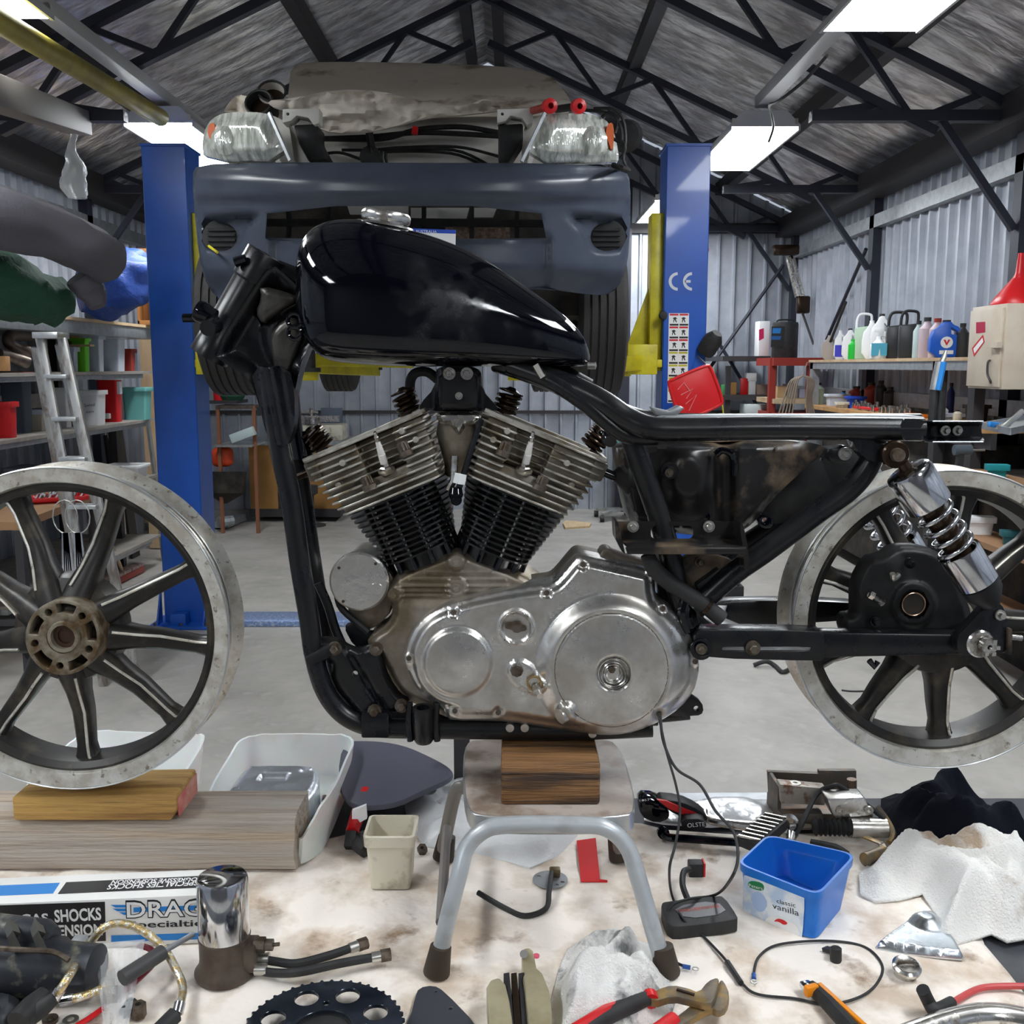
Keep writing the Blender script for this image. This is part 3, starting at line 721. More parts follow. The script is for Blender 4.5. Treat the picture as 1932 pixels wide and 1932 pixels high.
# ================================================================ right wall: shelves and bottles
XR1 = 2.55
def xr(px, py): return PX(px, py, XR1)
ztr = xr(1700, 676).z; zlr = xr(1700, 786).z
rk = thing('wall_shelf', 'long wooden wall shelf unit on the right holding bottles above and sockets below', 'shelving', (2.8, 7.1, 0))
m_board = M('raw_plywood_edge', (.55, .42, .27), .6, c2=(.42, .28, .15), sc=6)
MB().bb((XR1, 5.62, ztr - .02), (2.98, 8.75, ztr)).build('top_board', m_board, rk)
MB().bb((XR1 + .01, 5.62, ztr - .075), (XR1 + .05, 8.75, ztr - .02)).build('shelf_beam', m_galv, rk)
MB().bb((XR1 - .02, 5.4, zlr - .03), (2.98, 8.75, zlr)).build('bench_board', M('orange_ply_bench', (.52, .30, .12), .55, c2=(.38, .2, .08), sc=7), rk)
MB().bb((XR1 + .02, 5.4, zlr - .12), (XR1 + .05, 8.75, zlr - .03)).build('bench_rail', m_steel_dk, rk)
for y in (5.65, 6.15, 8.70):
    MB().bb((XR1 + .01, y - .04, 0), (XR1 + .07, y + .04, ztr - .02)).build('upright', m_galv if y > 8 else m_steel_dk, rk)
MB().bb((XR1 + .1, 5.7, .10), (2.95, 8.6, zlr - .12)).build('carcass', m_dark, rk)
# red metal rack and corner shelf at the back
rr = thing('red_rack', 'dull red metal rack standing in the back right corner', 'shelving', (2.5, 9.6, 0))
for px in (1458, 1530):
    a = P(px, 675, 9.3); MB().bb((a.x - .03, 9.27, 0), (a.x + .03, 9.33, a.z)).build('upright', m_redp, rr)
a, b = P(1455, 675, 9.3), P(1560, 690, 9.3)
MB().bb((a.x, 9.2, b.z), (b.x, 9.86, a.z)).build('top_deck', m_redp, rr)
for y0, mm in ((752, m_board), (778, m_redp)):
    a, b = P(1455, y0, 9.3), P(1560, y0 + 9, 9.3); MB().bb((a.x, 9.2, b.z), (b.x, 9.86, a.z)).build('shelf', mm, rr)
cs = thing('corner_shelf', 'dark steel two level shelf against the back wall, left of the red rack', 'shelving', (2.3, 10.3, 0))
for y0 in (672, 745):
    a, b = P(1360, y0, 10.0), P(1449, y0 + 9, 10.0); MB().bb((a.x, 9.9, b.z), (b.x, 10.8, a.z)).build('shelf', m_steel_dk, cs)
    zc = a.z
a = P(1370, 700, 10.0); MB().bb((a.x, 10.0, 0), (a.x + .05, 10.05, a.z + .05)).build('upright', m_steel_dk, cs)
MB().bb((a.x + .45, 10.0, 0), (a.x + .5, 10.05, a.z + .05)).build('upright', m_steel_dk, cs)
zc1, zc2 = P(1360, 672, 10.0).z, P(1360, 745, 10.0).z
def obox(name, label, cat, px0, py0, px1, py1, Y, m, dep=None, z=None, bevel=.004, group=None):
    a, b = P(px0, py1, Y), P(px1, py0, Y)
    za = a.z if z is None else z
    w = MB().bb((a.x, Y, za), (b.x, Y + (dep or (b.x - a.x) * .8), za + b.z - a.z))
    return tag(w.build(name, m, None, bevel=bevel), label, cat, group)
def drum(name, label, cat, px, w, h, Y, z, m, mcap=None, parts=()):
    s = mpp(640, Y); r = w * s / 2; c = P(px, 690, Y); c = V((c.x, Y, z)); H = h * s
    t = thing(name, label, cat, tuple(c))
    MB().lathe([(0, 0), (r * .97, 0), (r, .01), (r, H * .94), (r * .96, H), (0, H)], c, (0, 0, 1), 20).build('body', m, t)
    MB().tube([c + V((-r * .7, 0, H)), c + V((-r * .5, 0, H * 1.07)), c + V((r * .5, 0, H * 1.07)), c + V((r * .7, 0, H))], .008, 6, sm=4).build('handle', mcap or m_rub, t)
    return t
dl = drum('oil_drum', 'black oil drum with blue label on the red rack corner', 'drum', 1479, 48, 66, 9.5, P(1455, 675, 9.3).z, m_rub)
m_bluel = M('blue_label', (.02, .12, .38), .4)
decal([(1456, 616), (1481, 616), (1478, 655), (1454, 655)], (0, 9.5 - .122, 0), (0, -1, 0), m_ink, dl, 'label', t=.001)
decal([(1458, 619), (1474, 619), (1472, 629), (1457, 629)], (0, 9.5 - .122, 0), (0, -1, 0), m_cyan, dl, 'label', off=.002)
decal([(1456, 634), (1474, 634), (1472, 641), (1455, 641)], (0, 9.5 - .122, 0), (0, -1, 0), m_bluel, dl, 'label', off=.002)
dw = obox('oil_can', 'white square oil can with red patch beside the black drum', 'can', 1431, 605, 1453, 671, 9.9, m_white, .18, zc1)
decal([(1432, 622), (1441, 619), (1441, 638), (1432, 643)], (0, 9.9, 0), (0, -1, 0), M('magenta_label', (.6, .02, .12), .4), dw, 'label', t=.001)
for i, (x0, y0, x1, y1, m, nm, l) in enumerate(((1372, 722, 1390, 745, M('orange_carton', (.5, .26, .07), .6), 'carton', 'small orange box on the back shelf'),
    (1397, 714, 1412, 745, m_red, 'carton', 'red and white carton on the back shelf'), (1408, 704, 1428, 720, m_white, 'plastic_tub', 'white tub balanced on the red carton'),
    (1412, 718, 1426, 745, m_foam, 'carton', 'white carton right of the red one'), (1428, 726, 1458, 745, M('pinkish_box', (.42, .3, .24), .7), 'carton', 'flat brown box on the back shelf by the red rack'),
    (1362, 726, 1373, 745, M('green_can', (.05, .3, .08), .5), 'paint_can', 'green can at the left end of the back shelf'))):
    z = zc2 + (P(1400, 720, 10).z - P(1400, 745, 10).z if i == 2 else 0)
    obox(nm, l, nm.split('_')[-1], x0, y0, x1, y1, 10.1, m, None, z)
obox('storage_tub', 'pale lidded tub below the back shelf, beside the red rack', 'tub', 1408, 763, 1452, 782, 9.8, M('pale_green_tub', (.62, .7, .7), .5), .3)
for i, (x0, y0, x1, y1, m) in enumerate(((1466, 730, 1484, 752, M('buff_box', (.5, .36, .2), .7)), (1486, 726, 1506, 752, M('grey_box', (.35, .33, .3), .7)), (1508, 735, 1526, 752, M('lilac_box', (.42, .42, .55), .6)))):
    obox('carton', ('buff', 'grey', 'pale lilac')[i] + ' box on the wooden shelf of the red rack', 'box', x0, y0, x1, y1, 9.5, m, .2, P(1455, 752, 9.3).z)
# coil of hose hanging
cx = P(1512, 745, 8.2); hm = MB()
for k in range(5):
    w_ = .05 + .018 * k; hm.tube([cx + V((-w_ * 1.6, .01 * k, -.26)), cx + V((-w_, .01 * k, 0)), cx + V((-w_ * .6, .01 * k, .12)), cx + V((w_ * .3, .01 * k, .15)), cx + V((w_ * .9, .01 * k, .10)), cx + V((w_ * .8, .01 * k, -.05)), cx + V((w_ * 1.3, .01 * k, -.26))], .006, 6, sm=5)
hm.tube([cx + V((0, 0, .15)), V((2.50, 8.62, cx.z + .26)), V((2.57, 8.66, cx.z + .26))], .005, 6)
tag(hm.build('cable_coil', M('tan_cable', (.22, .17, .13), .6), None), 'hanging coil of tan cable in front of the red rack', 'coil')
# bottles
def bottle(label, px, w, h, m, kind=0, cap=None, X=2.72, z=None, labm=None, name='bottle', group=None, hd=None):
    Y = X * FL * 1.010 / (px - 966) if X else hd; z = ztr if z is None else z; s = mpp(650, Y); W = w * s * 1.18; H = h * s
    t = thing(name, label, name.split('_')[-1], (X, Y, z), -.25, group); b = MB()
    if kind == 0:      # jerry bottle with through handle
        o = smooth([(-W / 2, 0), (W / 2, 0), (W / 2, H * .62), (W * .42, H * .80), (W * .18, H * .88), (W * .16, H * .95), (-W * .10, H * .95), (-W * .14, H * .86), (-W / 2, H * .66)], 1)
        hl = [(W * .16, H * .62), (W * .34, H * .60), (W * .34, H * .70), (W * .14, H * .80)]
        b.prism(o, [hl], lambda a, c: V((a, -W * .32, c)), (0, W * .64, 0)); b.build('body', m, t, local=True, bevel=W * .08, ang=50)
        MB().cyl((W * .03, 0, H * .94), (W * .03, 0, H), W * .14, n=12).build('cap', cap or m, t, local=True)
    elif kind == 1:    # big looped handle can
        o = [(-W / 2, 0), (W / 2, 0), (W / 2, H * .68), (W * .30, H * .74), (-W / 2, H * .70)]
        b.prism(o, [], lambda a, c: V((a, -W * .35, c)), (0, W * .7, 0)); b.build('body', m, t, local=True, bevel=W * .07, ang=50)
        MB().tube([(-W * .42, 0, H * .66), (-W * .40, 0, H * .88), (-W * .22, 0, H), (W * .28, 0, H * .99), (W * .38, 0, H * .9), (W * .36, 0, H * .70)], W * .07, 8, sm=4).build('handle', cap or m, t, local=True)
    elif kind == 2:    # spray bottle
        b.lathe([(0, 0), (W * .46, 0), (W * .5, .01), (W * .48, H * .42), (W * .16, H * .62), (W * .14, H * .72), (0, H * .72)], (0, 0, 0), (0, 0, 1), 16); b.build('body', m, t, local=True)
        MB().prism([(-W * .3, H * .86), (-W * .3, H * .98), (W * .25, H), (W * .2, H * .72), (-W * .05, H * .72), (-W * .04, H * .86)], [], lambda a, c: V((a, -W * .1, c)), (0, W * .2, 0)).build('trigger', cap or m, t, local=True, bevel=.003)
    elif kind == 3:    # plain round
        b.lathe([(0, 0), (W * .47, 0), (W * .5, .008), (W * .5, H * .72), (W * .22, H * .86), (W * .2, H * .93), (0, H * .93)], (0, 0, 0), (0, 0, 1), 16); b.build('body', m, t, local=True)
        MB().cyl((0, 0, H * .9), (0, 0, H), W * .24, n=12).build('cap', cap or m_rub, t, local=True)
    if labm: MB().bb((-W * .43, -W * .345 - (.14 * W if kind in (2, 3) else 0), H * .1), (W * .40, -W * .3, H * .5)).build('label', labm, t, local=True)
    return t
m_grnb = M('bright_green_liquid', (.02, .45, .05), .35); m_pgr = M('pale_green_clear_bottle', (.45, .60, .45), .3)
m_dkb = M('charcoal_bottle', (.035, .037, .04), .35); m_pink = M('cloudy_pink_bottle', (.50, .40, .44), .4); m_vio = M('blue_violet_label', (.05, .05, .5), .4)
m_vblue = M('royal_blue_bottle', (.01, .11, .58), .3); m_beig = M('beige_bottle', (.42, .37, .33), .5)
bottle('dusty beige bottle with a bent black pouring spout, leftmost on the top shelf', 1562, 22, 46, m_beig, 0)
bottle('white bottle with violet blue label, second on the top shelf', 1582, 17, 55, m_white, 0, m_white, labm=m_vio)
bottle('white bottle standing behind the small bright green one', 1600, 22, 58, m_white, 0, m_rub)
bottle('small bright green bottle on the top shelf', 1607, 14, 38, m_grnb, 3, m_grnb, X=2.64)
bottle('tall pale green can with a big arched handle', 1627, 28, 84, m_pgr, 1, m_foam)
bottle('white can with arched handle, left of the spray bottle', 1640, 26, 72, m_white, 0)
bottle('tall white can with black cap behind the blue labelled spray bottle', 1658, 30, 84, m_white, 0, m_rub)
bottle('clear spray bottle with light blue label at the front of the shelf', 1656, 28, 58, m_white, 2, m_white, X=2.6, labm=M('light_blue_label', (.08, .40, .55), .4))
tb_ = bottle('black and white can with large white letters, right of the spray bottle', 1671, 22, 62, m_dkb, 0, m_dkb, X=2.74)
bottle('black can with tall square handle, left of two', 1690, 34, 86, m_dkb, 1, m_rub)
bottle('black can with tall square handle and red neck, right of two', 1712, 32, 88, m_dkb, 1, m_rub)
bottle('pale teal clear bottle between the black cans and pink bottles', 1729, 16, 70, M('pale_teal_bottle', (.42, .52, .52), .4), 3)
bottle('cloudy pink bottle with grey cap on the top shelf', 1745, 24, 76, m_pink, 3, m_dkb)
bottle('cloudy pink bottle with dark cap, nearest the blue can', 1764, 24, 74, m_pink, 3, m_redp)
vb = bottle('royal blue oil bottle with a round white emblem', 1779, 46, 70, m_vblue, 0, m_dkb, X=2.64)
bottle('black bottle between the royal blue bottle and the beige cabinet', 1812, 20, 64, m_dkb, 3)
nn2 = ROOTM[tb_.name].to_3x3() @ V((0, -1, 0)); Wt = 22 * 1.18 * mpp(650, tb_.location.y)
MB().bb((-Wt * .45, -Wt * .345, .10), (Wt * .45, -Wt * .32, .20)).build('white_panel', m_paper, tb_, local=True)
letters('CT18', (1662, 640), (1674, 640), 5, tb_.location + nn2 * Wt * .35, nn2, m_ink, tb_)
W = 54.3 * mpp(650, 2.64 * FL * 1.01 / 813)
MB().prism([(W * (.02 + a * .11), W * (.52 + b * .11)) for a, b in ((-1, .8), (-.4, .9), (0, -.1), (.4, .9), (1, .8), (.1, -.9), (-.1, -.9))], [], lambda a, c: V((a, -W * .328, c)), (0, -.002, 0)).build('emblem_letter', m_red, vb, local=True)
for r_, mm, of in ((.20, m_paper, .0),):
    MB().prism(circ(.02 * W, W * .52, W * r_, 16), [], lambda a, c: V((a, -W * .325 - of, c)), (0, -.002, 0)).build('emblem', mm, vb, local=True)
MB().bb((-W * .2, -W * .33, W * .12), (W * .25, -W * .32, W * .25)).build('label', m_paper, vb, local=True)
tbm = MB().tube([PX(1567, 640, 2.72) + V((0, 0, -.02)), PX(1577, 618, 2.72), PX(1596, 570, 2.72)], .012, 8); tag(tbm.build('pouring_spout', m_rub, None), 'long black pouring spout leaning on the leftmost beige bottle', 'spout')
# lower shelf goods
def yat(px, X): return X * FL * 1.003 / (px - 966)
for (l, px, w, h, k, m, X) in (('clear glass jar at the left end of the socket bench', 1552, 14, 24, 3, m_gtr, 2.7), ('tall clear jar of fittings with chrome funnel', 1546, 18, 40, 3, m_pgr, 2.66),
    ('blue cylinder can on the socket bench', 1594, 12, 26, 3, m_cyan, 2.85), ('maroon bottle behind the blue tray', 1618, 24, 36, 3, m_drd, 2.9), ('dark red bottle at the back of the socket bench', 1646, 22, 46, 3, m_drd, 2.9),
    ('tall brown black bottle, back of the socket bench', 1664, 18, 52, 3, m_dkb, 2.9), ('short brown black bottle, back of the socket bench', 1682, 20, 42, 3, m_dkb, 2.9),
    ('tall thin dark blue bottle under the beige cabinet', 1797, 12, 66, 3, M('navy_bottle', (.01, .02, .12), .4), 2.8), ('white can with black lid near the strap wrench', 1788, 10, 26, 3, m_white, 2.66),
    ('small cream jar under the cabinet', 1812, 14, 22, 3, m_cream, 2.66)):
    bottle(l, px, w, h, m, k, X=X, z=zlr, name='jar' if 'jar' in l else 'bottle')
def lbox(name, label, cat, px, w, h, d, m, X=2.7, z=None, par=None, rz=0):
    Y = yat(px, X); s = mpp(750, Y); z = zlr if z is None else z
    return tub(name, label, cat, X, Y, z, w * s, d * s, h * s, m, m, lid=False, rz=rz)
lbox('parts_tray', 'clear tray of small fittings at the left end of the bench', 'tray', 1578, 40, 22, 20, m_gtr)
lbox('parts_tray', 'deep blue plastic tray on the socket bench', 'tray', 1613, 30, 22, 20, M('deep_blue_tray', (.01, .05, .42), .4))
lbox('soap_block', 'cream block at the front edge of the socket bench', 'block', 1588, 20, 11, 14, m_cream, X=2.6)
lbox('wooden_block', 'dark brown wooden box under the beige cabinet', 'box', 1842, 36, 34, 24, m_brown)
lbox('parts_tray', 'low clear tray of fittings on the bench under the cabinet', 'tray', 1795, 40, 12, 20, m_gtr)
random.seed(5)
soc = None
for i in range(34):                                     # sockets standing on the bench
    px = 1606 + i * 3.3 + random.random() * 2; X = 2.60 + random.random() * .09; Y = yat(px, X); r = .011 + random.random() * .004
    if soc is None:
        soc = MB().lathe([(0, 0), (.013, 0), (.013, .045), (.009, .045), (.009, .03), (0, .03)], (X, Y, zlr), (0, 0, 1), 10).build('socket', m_chromed, None)
        o_ = soc
    else:
        o_ = soc.copy(); COL.objects.link(o_); o_.location = (X, Y, zlr); o_.scale = (r / .012, r / .012, .8 + random.random() * .8)
    tag(o_, 'steel socket standing among others along the front of the bench', 'socket', 'steel sockets on the bench')
b_ = MB().bar(V((2.62, yat(1655, 2.62), zlr + .02)), V((2.60, yat(1612, 2.6), zlr + .02)), .03, .02); tag(b_.build('ratchet', m_red, None, bevel=.006), 'red handled ratchet lying among the sockets', 'ratchet')
b_ = MB().bar(V((2.60, yat(1712, 2.6), zlr + .012)), V((2.62, yat(1745, 2.62), zlr + .012)), .05, .022); tag(b_.build('pliers', M('orange_grip', (.75, .2, .02), .4), None, bevel=.006), 'orange handled pliers at the right end of the sockets', 'pliers')
# gear puller / clamp with blue handle hanging in front
gp = thing('hand_pump', 'blue and chrome grease gun standing upright with black handles before the bench', 'grease gun', tuple(P(1775, 795, 4.6)))
MB().cyl(P(1764, 736, 4.6), P(1775, 683, 4.6), .024, n=14).build('barrel', m_alug, gp); MB().cyl(P(1770, 736, 4.575), P(1781, 683, 4.575), .013, n=10).build('stripe', m_cyan, gp)
MB().tube([P(1777, 684, 4.6), P(1782, 672, 4.6), P(1785, 661, 4.6)], [.014, .012, .006], 8).build('nozzle', m_bolts, gp)
MB().cyl(P(1757, 812, 4.6), P(1763, 736, 4.6), .018, n=10).build('handle', m_rub, gp); MB().cyl(P(1771, 812, 4.6), P(1775, 738, 4.6), .016, n=10).build('handle', m_rub, gp)
# beige cabinet
cb = thing('wall_cabinet', 'beige steel wall cabinet with red stickers and a wire handle', 'cabinet', (2.75, 5.4, P(1878, 733, 5.21).z))
z0, z1 = P(1878, 735, 5.21).z, P(1878, 572, 5.21).z; m_bei = M('beige_enamel', (.62, .54, .43), .4, c2=(.56, .47, .37), sc=6)
MB().bb((2.515, 5.21, z0), (2.98, 5.60, z1)).build('body', m_bei, cb, bevel=.004)
MB().bb((2.50, 5.225, z0 + .012), (2.514, 5.59, z1 - .02)).build('door', m_bei, cb, bevel=.003)
MB().tube([PX(1868, 680, 2.50), PX(1864, 684, 2.47), PX(1863, 705, 2.47), PX(1868, 718, 2.47), PX(1869, 722, 2.50)], .006, 8, sm=4).build('handle', m_steel_dk, cb)
MB().bb(PX(1876, 646, 2.50), PX(1881, 656, 2.475)).build('latch', m_bei, cb)
decal([(1842, 608), (1859, 607), (1859, 627), (1842, 629)], (2.50, 0, 0), (-1, 0, 0), M('crimson_sticker', (.45, .01, .06), .4), cb, 'sticker', t=.001)
decal([(1834, 657), (1855, 631), (1858, 645), (1838, 673)], (2.50, 0, 0), (-1, 0, 0), m_red, cb, 'sticker', t=.001)
decal([(1837, 658), (1854, 637), (1856, 645), (1839, 667)], (2.50, 0, 0), (-1, 0, 0), m_paper, cb, 'sticker', off=.0015)
fz = z1; fc = V((2.72, 5.42, fz))
fn = MB().lathe([(.135, 0), (.135, .012), (.11, .05), (.03, .15), (.022, .17), (.014, .27), (.011, .27), (.017, .17), (.10, .05), (.125, .0)], fc + V((-.05, 0, 0)), (0, 0, 1), 24, close=True)
tag(fn.build('funnel', m_red, None), 'red plastic funnel upside down on top of the beige cabinet', 'funnel')
cn = thing('spray_can', 'green labelled clear can on the cabinet beside the red funnel', 'can', (2.80, 5.31, z1))
MB().cyl((2.80, 5.31, z1), (2.80, 5.31, z1 + .11), .05, n=16).build('body', M('green_label_can', (.03, .42, .22), .4), cn); MB().cyl((2.80, 5.31, z1 + .11), (2.80, 5.31, z1 + .15), .047, n=16).build('rim', m_gtr, cn)
# open grey shelving under, right edge
ub = thing('lower_bench', 'dark grey open shelving on the right seen around the rear wheel', 'shelving', (2.7, 5.2, 0))
for z in (.98, .66, .34):
    MB().bb((2.40, 4.2, z - .03), (2.62, 5.6, z)).build('shelf_board', M('orange_brown_shelf', (.34, .19, .10), .6), ub)
for y in (4.25, 5.55):
    MB().bb((2.42, y - .03, 0), (2.46, y + .03, .98)).build('upright', m_galv, ub)
MB().bb((2.86, 4.2, .98), (2.90, 5.6, 1.28)).build('back_panel', M('dark_pegboard', (.075, .078, .085), .6), ub)
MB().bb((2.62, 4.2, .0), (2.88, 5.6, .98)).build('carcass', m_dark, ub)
def ubx(name, label, cat, px, py, w, h, m, z, X=2.5):
    Y = yat(px, X); s = mpp(900, Y); return tub(name, label, cat, X, Y, z, w * s, w * s * .6, h * s, m, m, rz=-.2)
tq = ubx('carton', 'teal cardboard box with white print on the lower bench', 'box', 1888, 880, 32, 21, M('teal_carton', (.01, .27, .30), .6), .98)
ubx('bucket', 'round white bucket on the middle shelf seen through the rear wheel', 'bucket', 1862, 1000, 46, 30, m_white, .66)
ubx('storage_tub', 'dark teal box on the middle shelf at the right edge', 'box', 1922, 1000, 26, 24, M('dark_teal_box', (.02, .12, .14), .5), .66)
gd = thing('impact_driver', 'grey cordless driver hanging on the dark board above the lower bench', 'driver', (2.7, 5.3, .98)) 
Yg = 5.3; MB().cyl(P(1800, 849, Yg), P(1832, 849, Yg), .028, n=12).build('motor_housing', M('slate_driver_plastic', (.08, .10, .12), .4), gd)
MB().cyl(P(1832, 849, Yg), P(1858, 849, Yg), .006, n=8).build('bit', m_bolts, gd); MB().bar(P(1812, 855, Yg), P(1808, 890, Yg), .035, .03).build('grip', m_rub, gd)
tt = thing('tool_tray', 'grey steel tray of loose tools at the right edge above the rear wheel', 'tray', tuple(P(1905, 818, 3.9)))
a = PZ(1853, 812, P(1853, 812, 4.2).z); zz = a.z
o = [tuple(PZ(x, y, zz))[:2] for x, y in ((1853, 808), (1906, 820), (1990, 800), (1960, 788))]
MB().prism(o, [], lambda p, q: V((p, q, zz)), (0, 0, .004)).build('tray_floor', m_galv, tt)
e = MB()
for i in range(4):
    p, q = o[i], o[(i + 1) % 4]; e.bar(V((p[0], p[1], zz + .012)), V((q[0], q[1], zz + .012)), .006, .028)
e.build('tray_edge', m_galv, tt)
leg = MB().bar(V((o[2][0], o[2][1], zz)), V((o[2][0], o[2][1], 0)), .05, .05); leg.bar(V((o[3][0], o[3][1], zz)), V((o[3][0], o[3][1], 0)), .05, .05); leg.build('stand', m_steel_dk, tt)
for i, (p0, p1, m, l) in enumerate((((1866, 800), (1900, 805), m_cyan, 'blue handled tool lying in the grey tray'), ((1890, 810), (1930, 775), m_bolts, 'steel spanner leaning out of the grey tray'), ((1880, 806), (1905, 800), m_chromed, 'chrome socket bar in the grey tray'))):
    b_ = MB().bar(P(p0[0], p0[1], 4.1), P(p1[0], p1[1], 4.15), .022, .014, (0, 1, 0)); tag(b_.build('hand_tool', m, None, bevel=.004), l, 'tool')
lm = thing('drive_shaft', 'old drive shaft with grimy joints hanging in the back right corner', 'drive shaft', tuple(P(1510, 570, 9.8)))
MB().tube([P(1487, 485, 10.2), P(1505, 560, 10.1)], .028, 10).build('shaft', m_chromed, lm); MB().tube([P(1497, 488, 10.25), P(1517, 565, 10.15)], .018, 10).build('shaft', m_chromed, lm)
MB().box(P(1482, 472, 10.2), (.26, .1, .10)).build('joint', m_brown, lm, bevel=.02); MB().box(P(1515, 575, 10.1), (.13, .08, .17)).build('joint', m_brown, lm, bevel=.02)
MB().tube([P(1512, 585, 10.2), P(1535, 650, 10.1)], .012, 8).build('shaft', m_steel_dk, lm)
# red bucket lid hanging by the post
rl = thing('bucket_cover', 'red square bucket lid with scratched writing hanging beside the right lift post', 'lid', tuple(P(1312, 735, 5.6)))
o = smooth([(1260, 722), (1266, 717), (1332, 689), (1341, 691), (1364, 755), (1361, 764), (1300, 790), (1280, 784)], 2)
MB().plate(o, 5.60, 5.64).build('lid_panel', m_red, rl, bevel=.004)
e = MB().tube([P(a, b, 5.6) for a, b in o], .009, 8, closed=True); e.build('lid_rim', m_red, rl)
m_scr = M('scratch_pink', (.75, .30, .30), .5)
for a, b, c_ in (((1279, 735), (1290, 722), (1302, 738)), ((1285, 745), (1308, 733), (1295, 752)), ((1294, 762), (1314, 745), (1300, 775))):
    MB().tube([P(a[0], a[1], 5.597), P(b[0], b[1], 5.597), P(c_[0], c_[1], 5.597)], .0022, 4).build('scratched_line', m_scr, rl)
MB().tube([P(1335, 688, 5.62), P(1346, 700, 5.62), P(1362, 760, 5.62), P(1366, 800, 5.62)], .004, 6, sm=4).build('yellow_cord', m_yel, rl)
MB().tube([P(1335, 690, 5.62), P(1325, 680, 5.7), P(1317, 672, 5.85)], .004, 6).build('hook', m_steel_dk, rl)
pu = MB().lathe([(0, 0), (.05, 0), (.055, .02), (.055, .10), (.03, .14), (0, .14)], P(1330, 665, 5.9), (.3, -.4, .6), 14); pu.tube([P(1325, 700, 5.95), P(1318, 670, 5.95)], .03, 10)
tag(pu.build('lift_motor', m_rub, None), 'black motor housing fixed on the right side of the right lift post', 'motor')
hd = MB().tube([P(1315, 500, 6.05), P(1320, 475, 6.05), P(1333, 470, 6.0)], [.03, .035, .02], 10); tag(hd.build('air_hose_reel', m_red, None), 'small red reel behind the right side of the right lift post', 'reel')
# ================================================================ back of the shed, seen under the car and tank
wbk = thing('machine_bench', 'orange fronted workbench with cream machine box at the back wall', 'workbench', (-1.9, 10.3, 0))
m_orp = M('orange_ply_panel', (.42, .22, .06), .55, c2=(.34, .17, .05), sc=4)
a, b = P(473, 958, 10.0), P(640, 832, 10.0)
MB().bb((a.x, 10.0, .12), (b.x, 10.6, b.z - .04)).build('front_panel', m_orp, wbk)
MB().bb((a.x - .03, 9.96, b.z - .04), (b.x + .1, 10.62, b.z)).build('bench_top', m_galv, wbk)
MB().bb((a.x - .01, 9.98, .05), (b.x, 10.6, .13)).build('plinth', m_steel_dk, wbk)
MB().bb((a.x + .28, 9.99, .13), (a.x + .40, 10.0, b.z - .04)).build('dark_gap', m_dark, wbk)
zz = b.z
cmx = thing('bandsaw', 'cream metal machine box with chrome vice on the back bench', 'machine', (P(605, 830, 10.1).x, 10.1, zz))
a, b2 = P(555, 830, 10.05), P(645, 802, 10.05); MB().bb((a.x, 10.05, zz), (b2.x, 10.4, b2.z)).build('body', m_cream, cmx, bevel=.01)
v_ = MB().bar(P(560, 790, 10.1), P(640, 790, 10.1), .05, .06); v_.bar(P(555, 777, 10.1), P(600, 777, 10.1), .02, .03); v_.lathe([(.0, 0), (.08, 0), (.08, .07), (0, .07)], P(590, 800, 10.1), (0, 0, 1), 14); v_.cyl(P(585, 800, 10.1), P(588, 770, 10.1), .02)
v_.build('vice', m_chromed, cmx)
obox('metal_sheet', 'blue grey metal sheet leaning on the back wall right of the front frame tube', 'sheet', 606, 746, 645, 802, 10.5, M('blue_grey_sheet', (.10, .13, .18), .5), .02, zz)
of = thing('steel_frame_table', 'rusty orange framed table holding a pale long box, left of the bench', 'table', (P(445, 900, 9.3).x, 9.3, 0))
a, b = P(408, 765, 9.3), P(478, 765, 9.3)
for x in (a.x, a.x + .33): MB().bb((x, 9.28, 0), (x + .03, 9.31, a.z)).build('leg', M('rust_orange_steel', (.25, .10, .05), .7), of)
MB().bb((a.x, 9.27, a.z - .03), (b.x, 9.6, a.z)).build('top_rail', m_exh, of); zt = P(440, 838, 9.3).z
MB().bb((a.x, 9.2, zt - .02), (b.x, 9.7, zt)).build('table_top', m_alug, of)
b_ = MB().bar(P(437, 828, 9.25), P(480, 812, 9.25), .09, .08); tag(b_.build('light_tube_box', M('pale_mint_box', (.50, .60, .60), .5), None, bevel=.003), 'pale mint long box tilted on the orange framed table', 'box')
b_ = thing('red_bin', 'red plastic bin above the orange framed table, right of the left post', 'bin', (P(415, 755, 9.5).x, 9.5, P(415, 755, 9.5).z))
c = P(414, 755, 9.5); MB().lathe([(0, 0), (.05, 0), (.06, .20), (.068, .20), (.068, .22), (0, .22)], c, (0, 0, 1), 16).build('body', m_red, b_)
sh = MB().bb((P(400, 760, 9.5).x, 9.4, c.z - .03), (P(452, 760, 9.5).x, 9.8, c.z)); tag(sh.build('small_shelf', m_steel_dk, None), 'small dark shelf under the red bin at the back', 'shelf')
b_ = MB().lathe([(0, 0), (.10, .0), (.13, .05), (.12, .11), (.05, .15), (0, .15)], P(437, 757, 9.55), (0, 0, 1), 12); tag(b_.build('green_bundle', m_gbag, None), 'dark green cloth bundle beside the red bin', 'bundle')
b_ = MB().box(P(420, 862, 9.4), (.19, .15, .18)); tag(b_.build('chainsaw', M('orange_red_saw', (.65, .07, .02), .4), None, bevel=.05, seg=3), 'orange red chainsaw body under the orange framed table', 'saw')
b_ = MB().lathe([(0, 0), (.02, 0), (.18, .1), (.2, .3), (0, .3)], P(425, 950, 9.4), (0, .1, 1), 18); tag(b_.build('dark_basin', m_dark, None), 'dark basin low between the left post and the orange panel', 'basin')
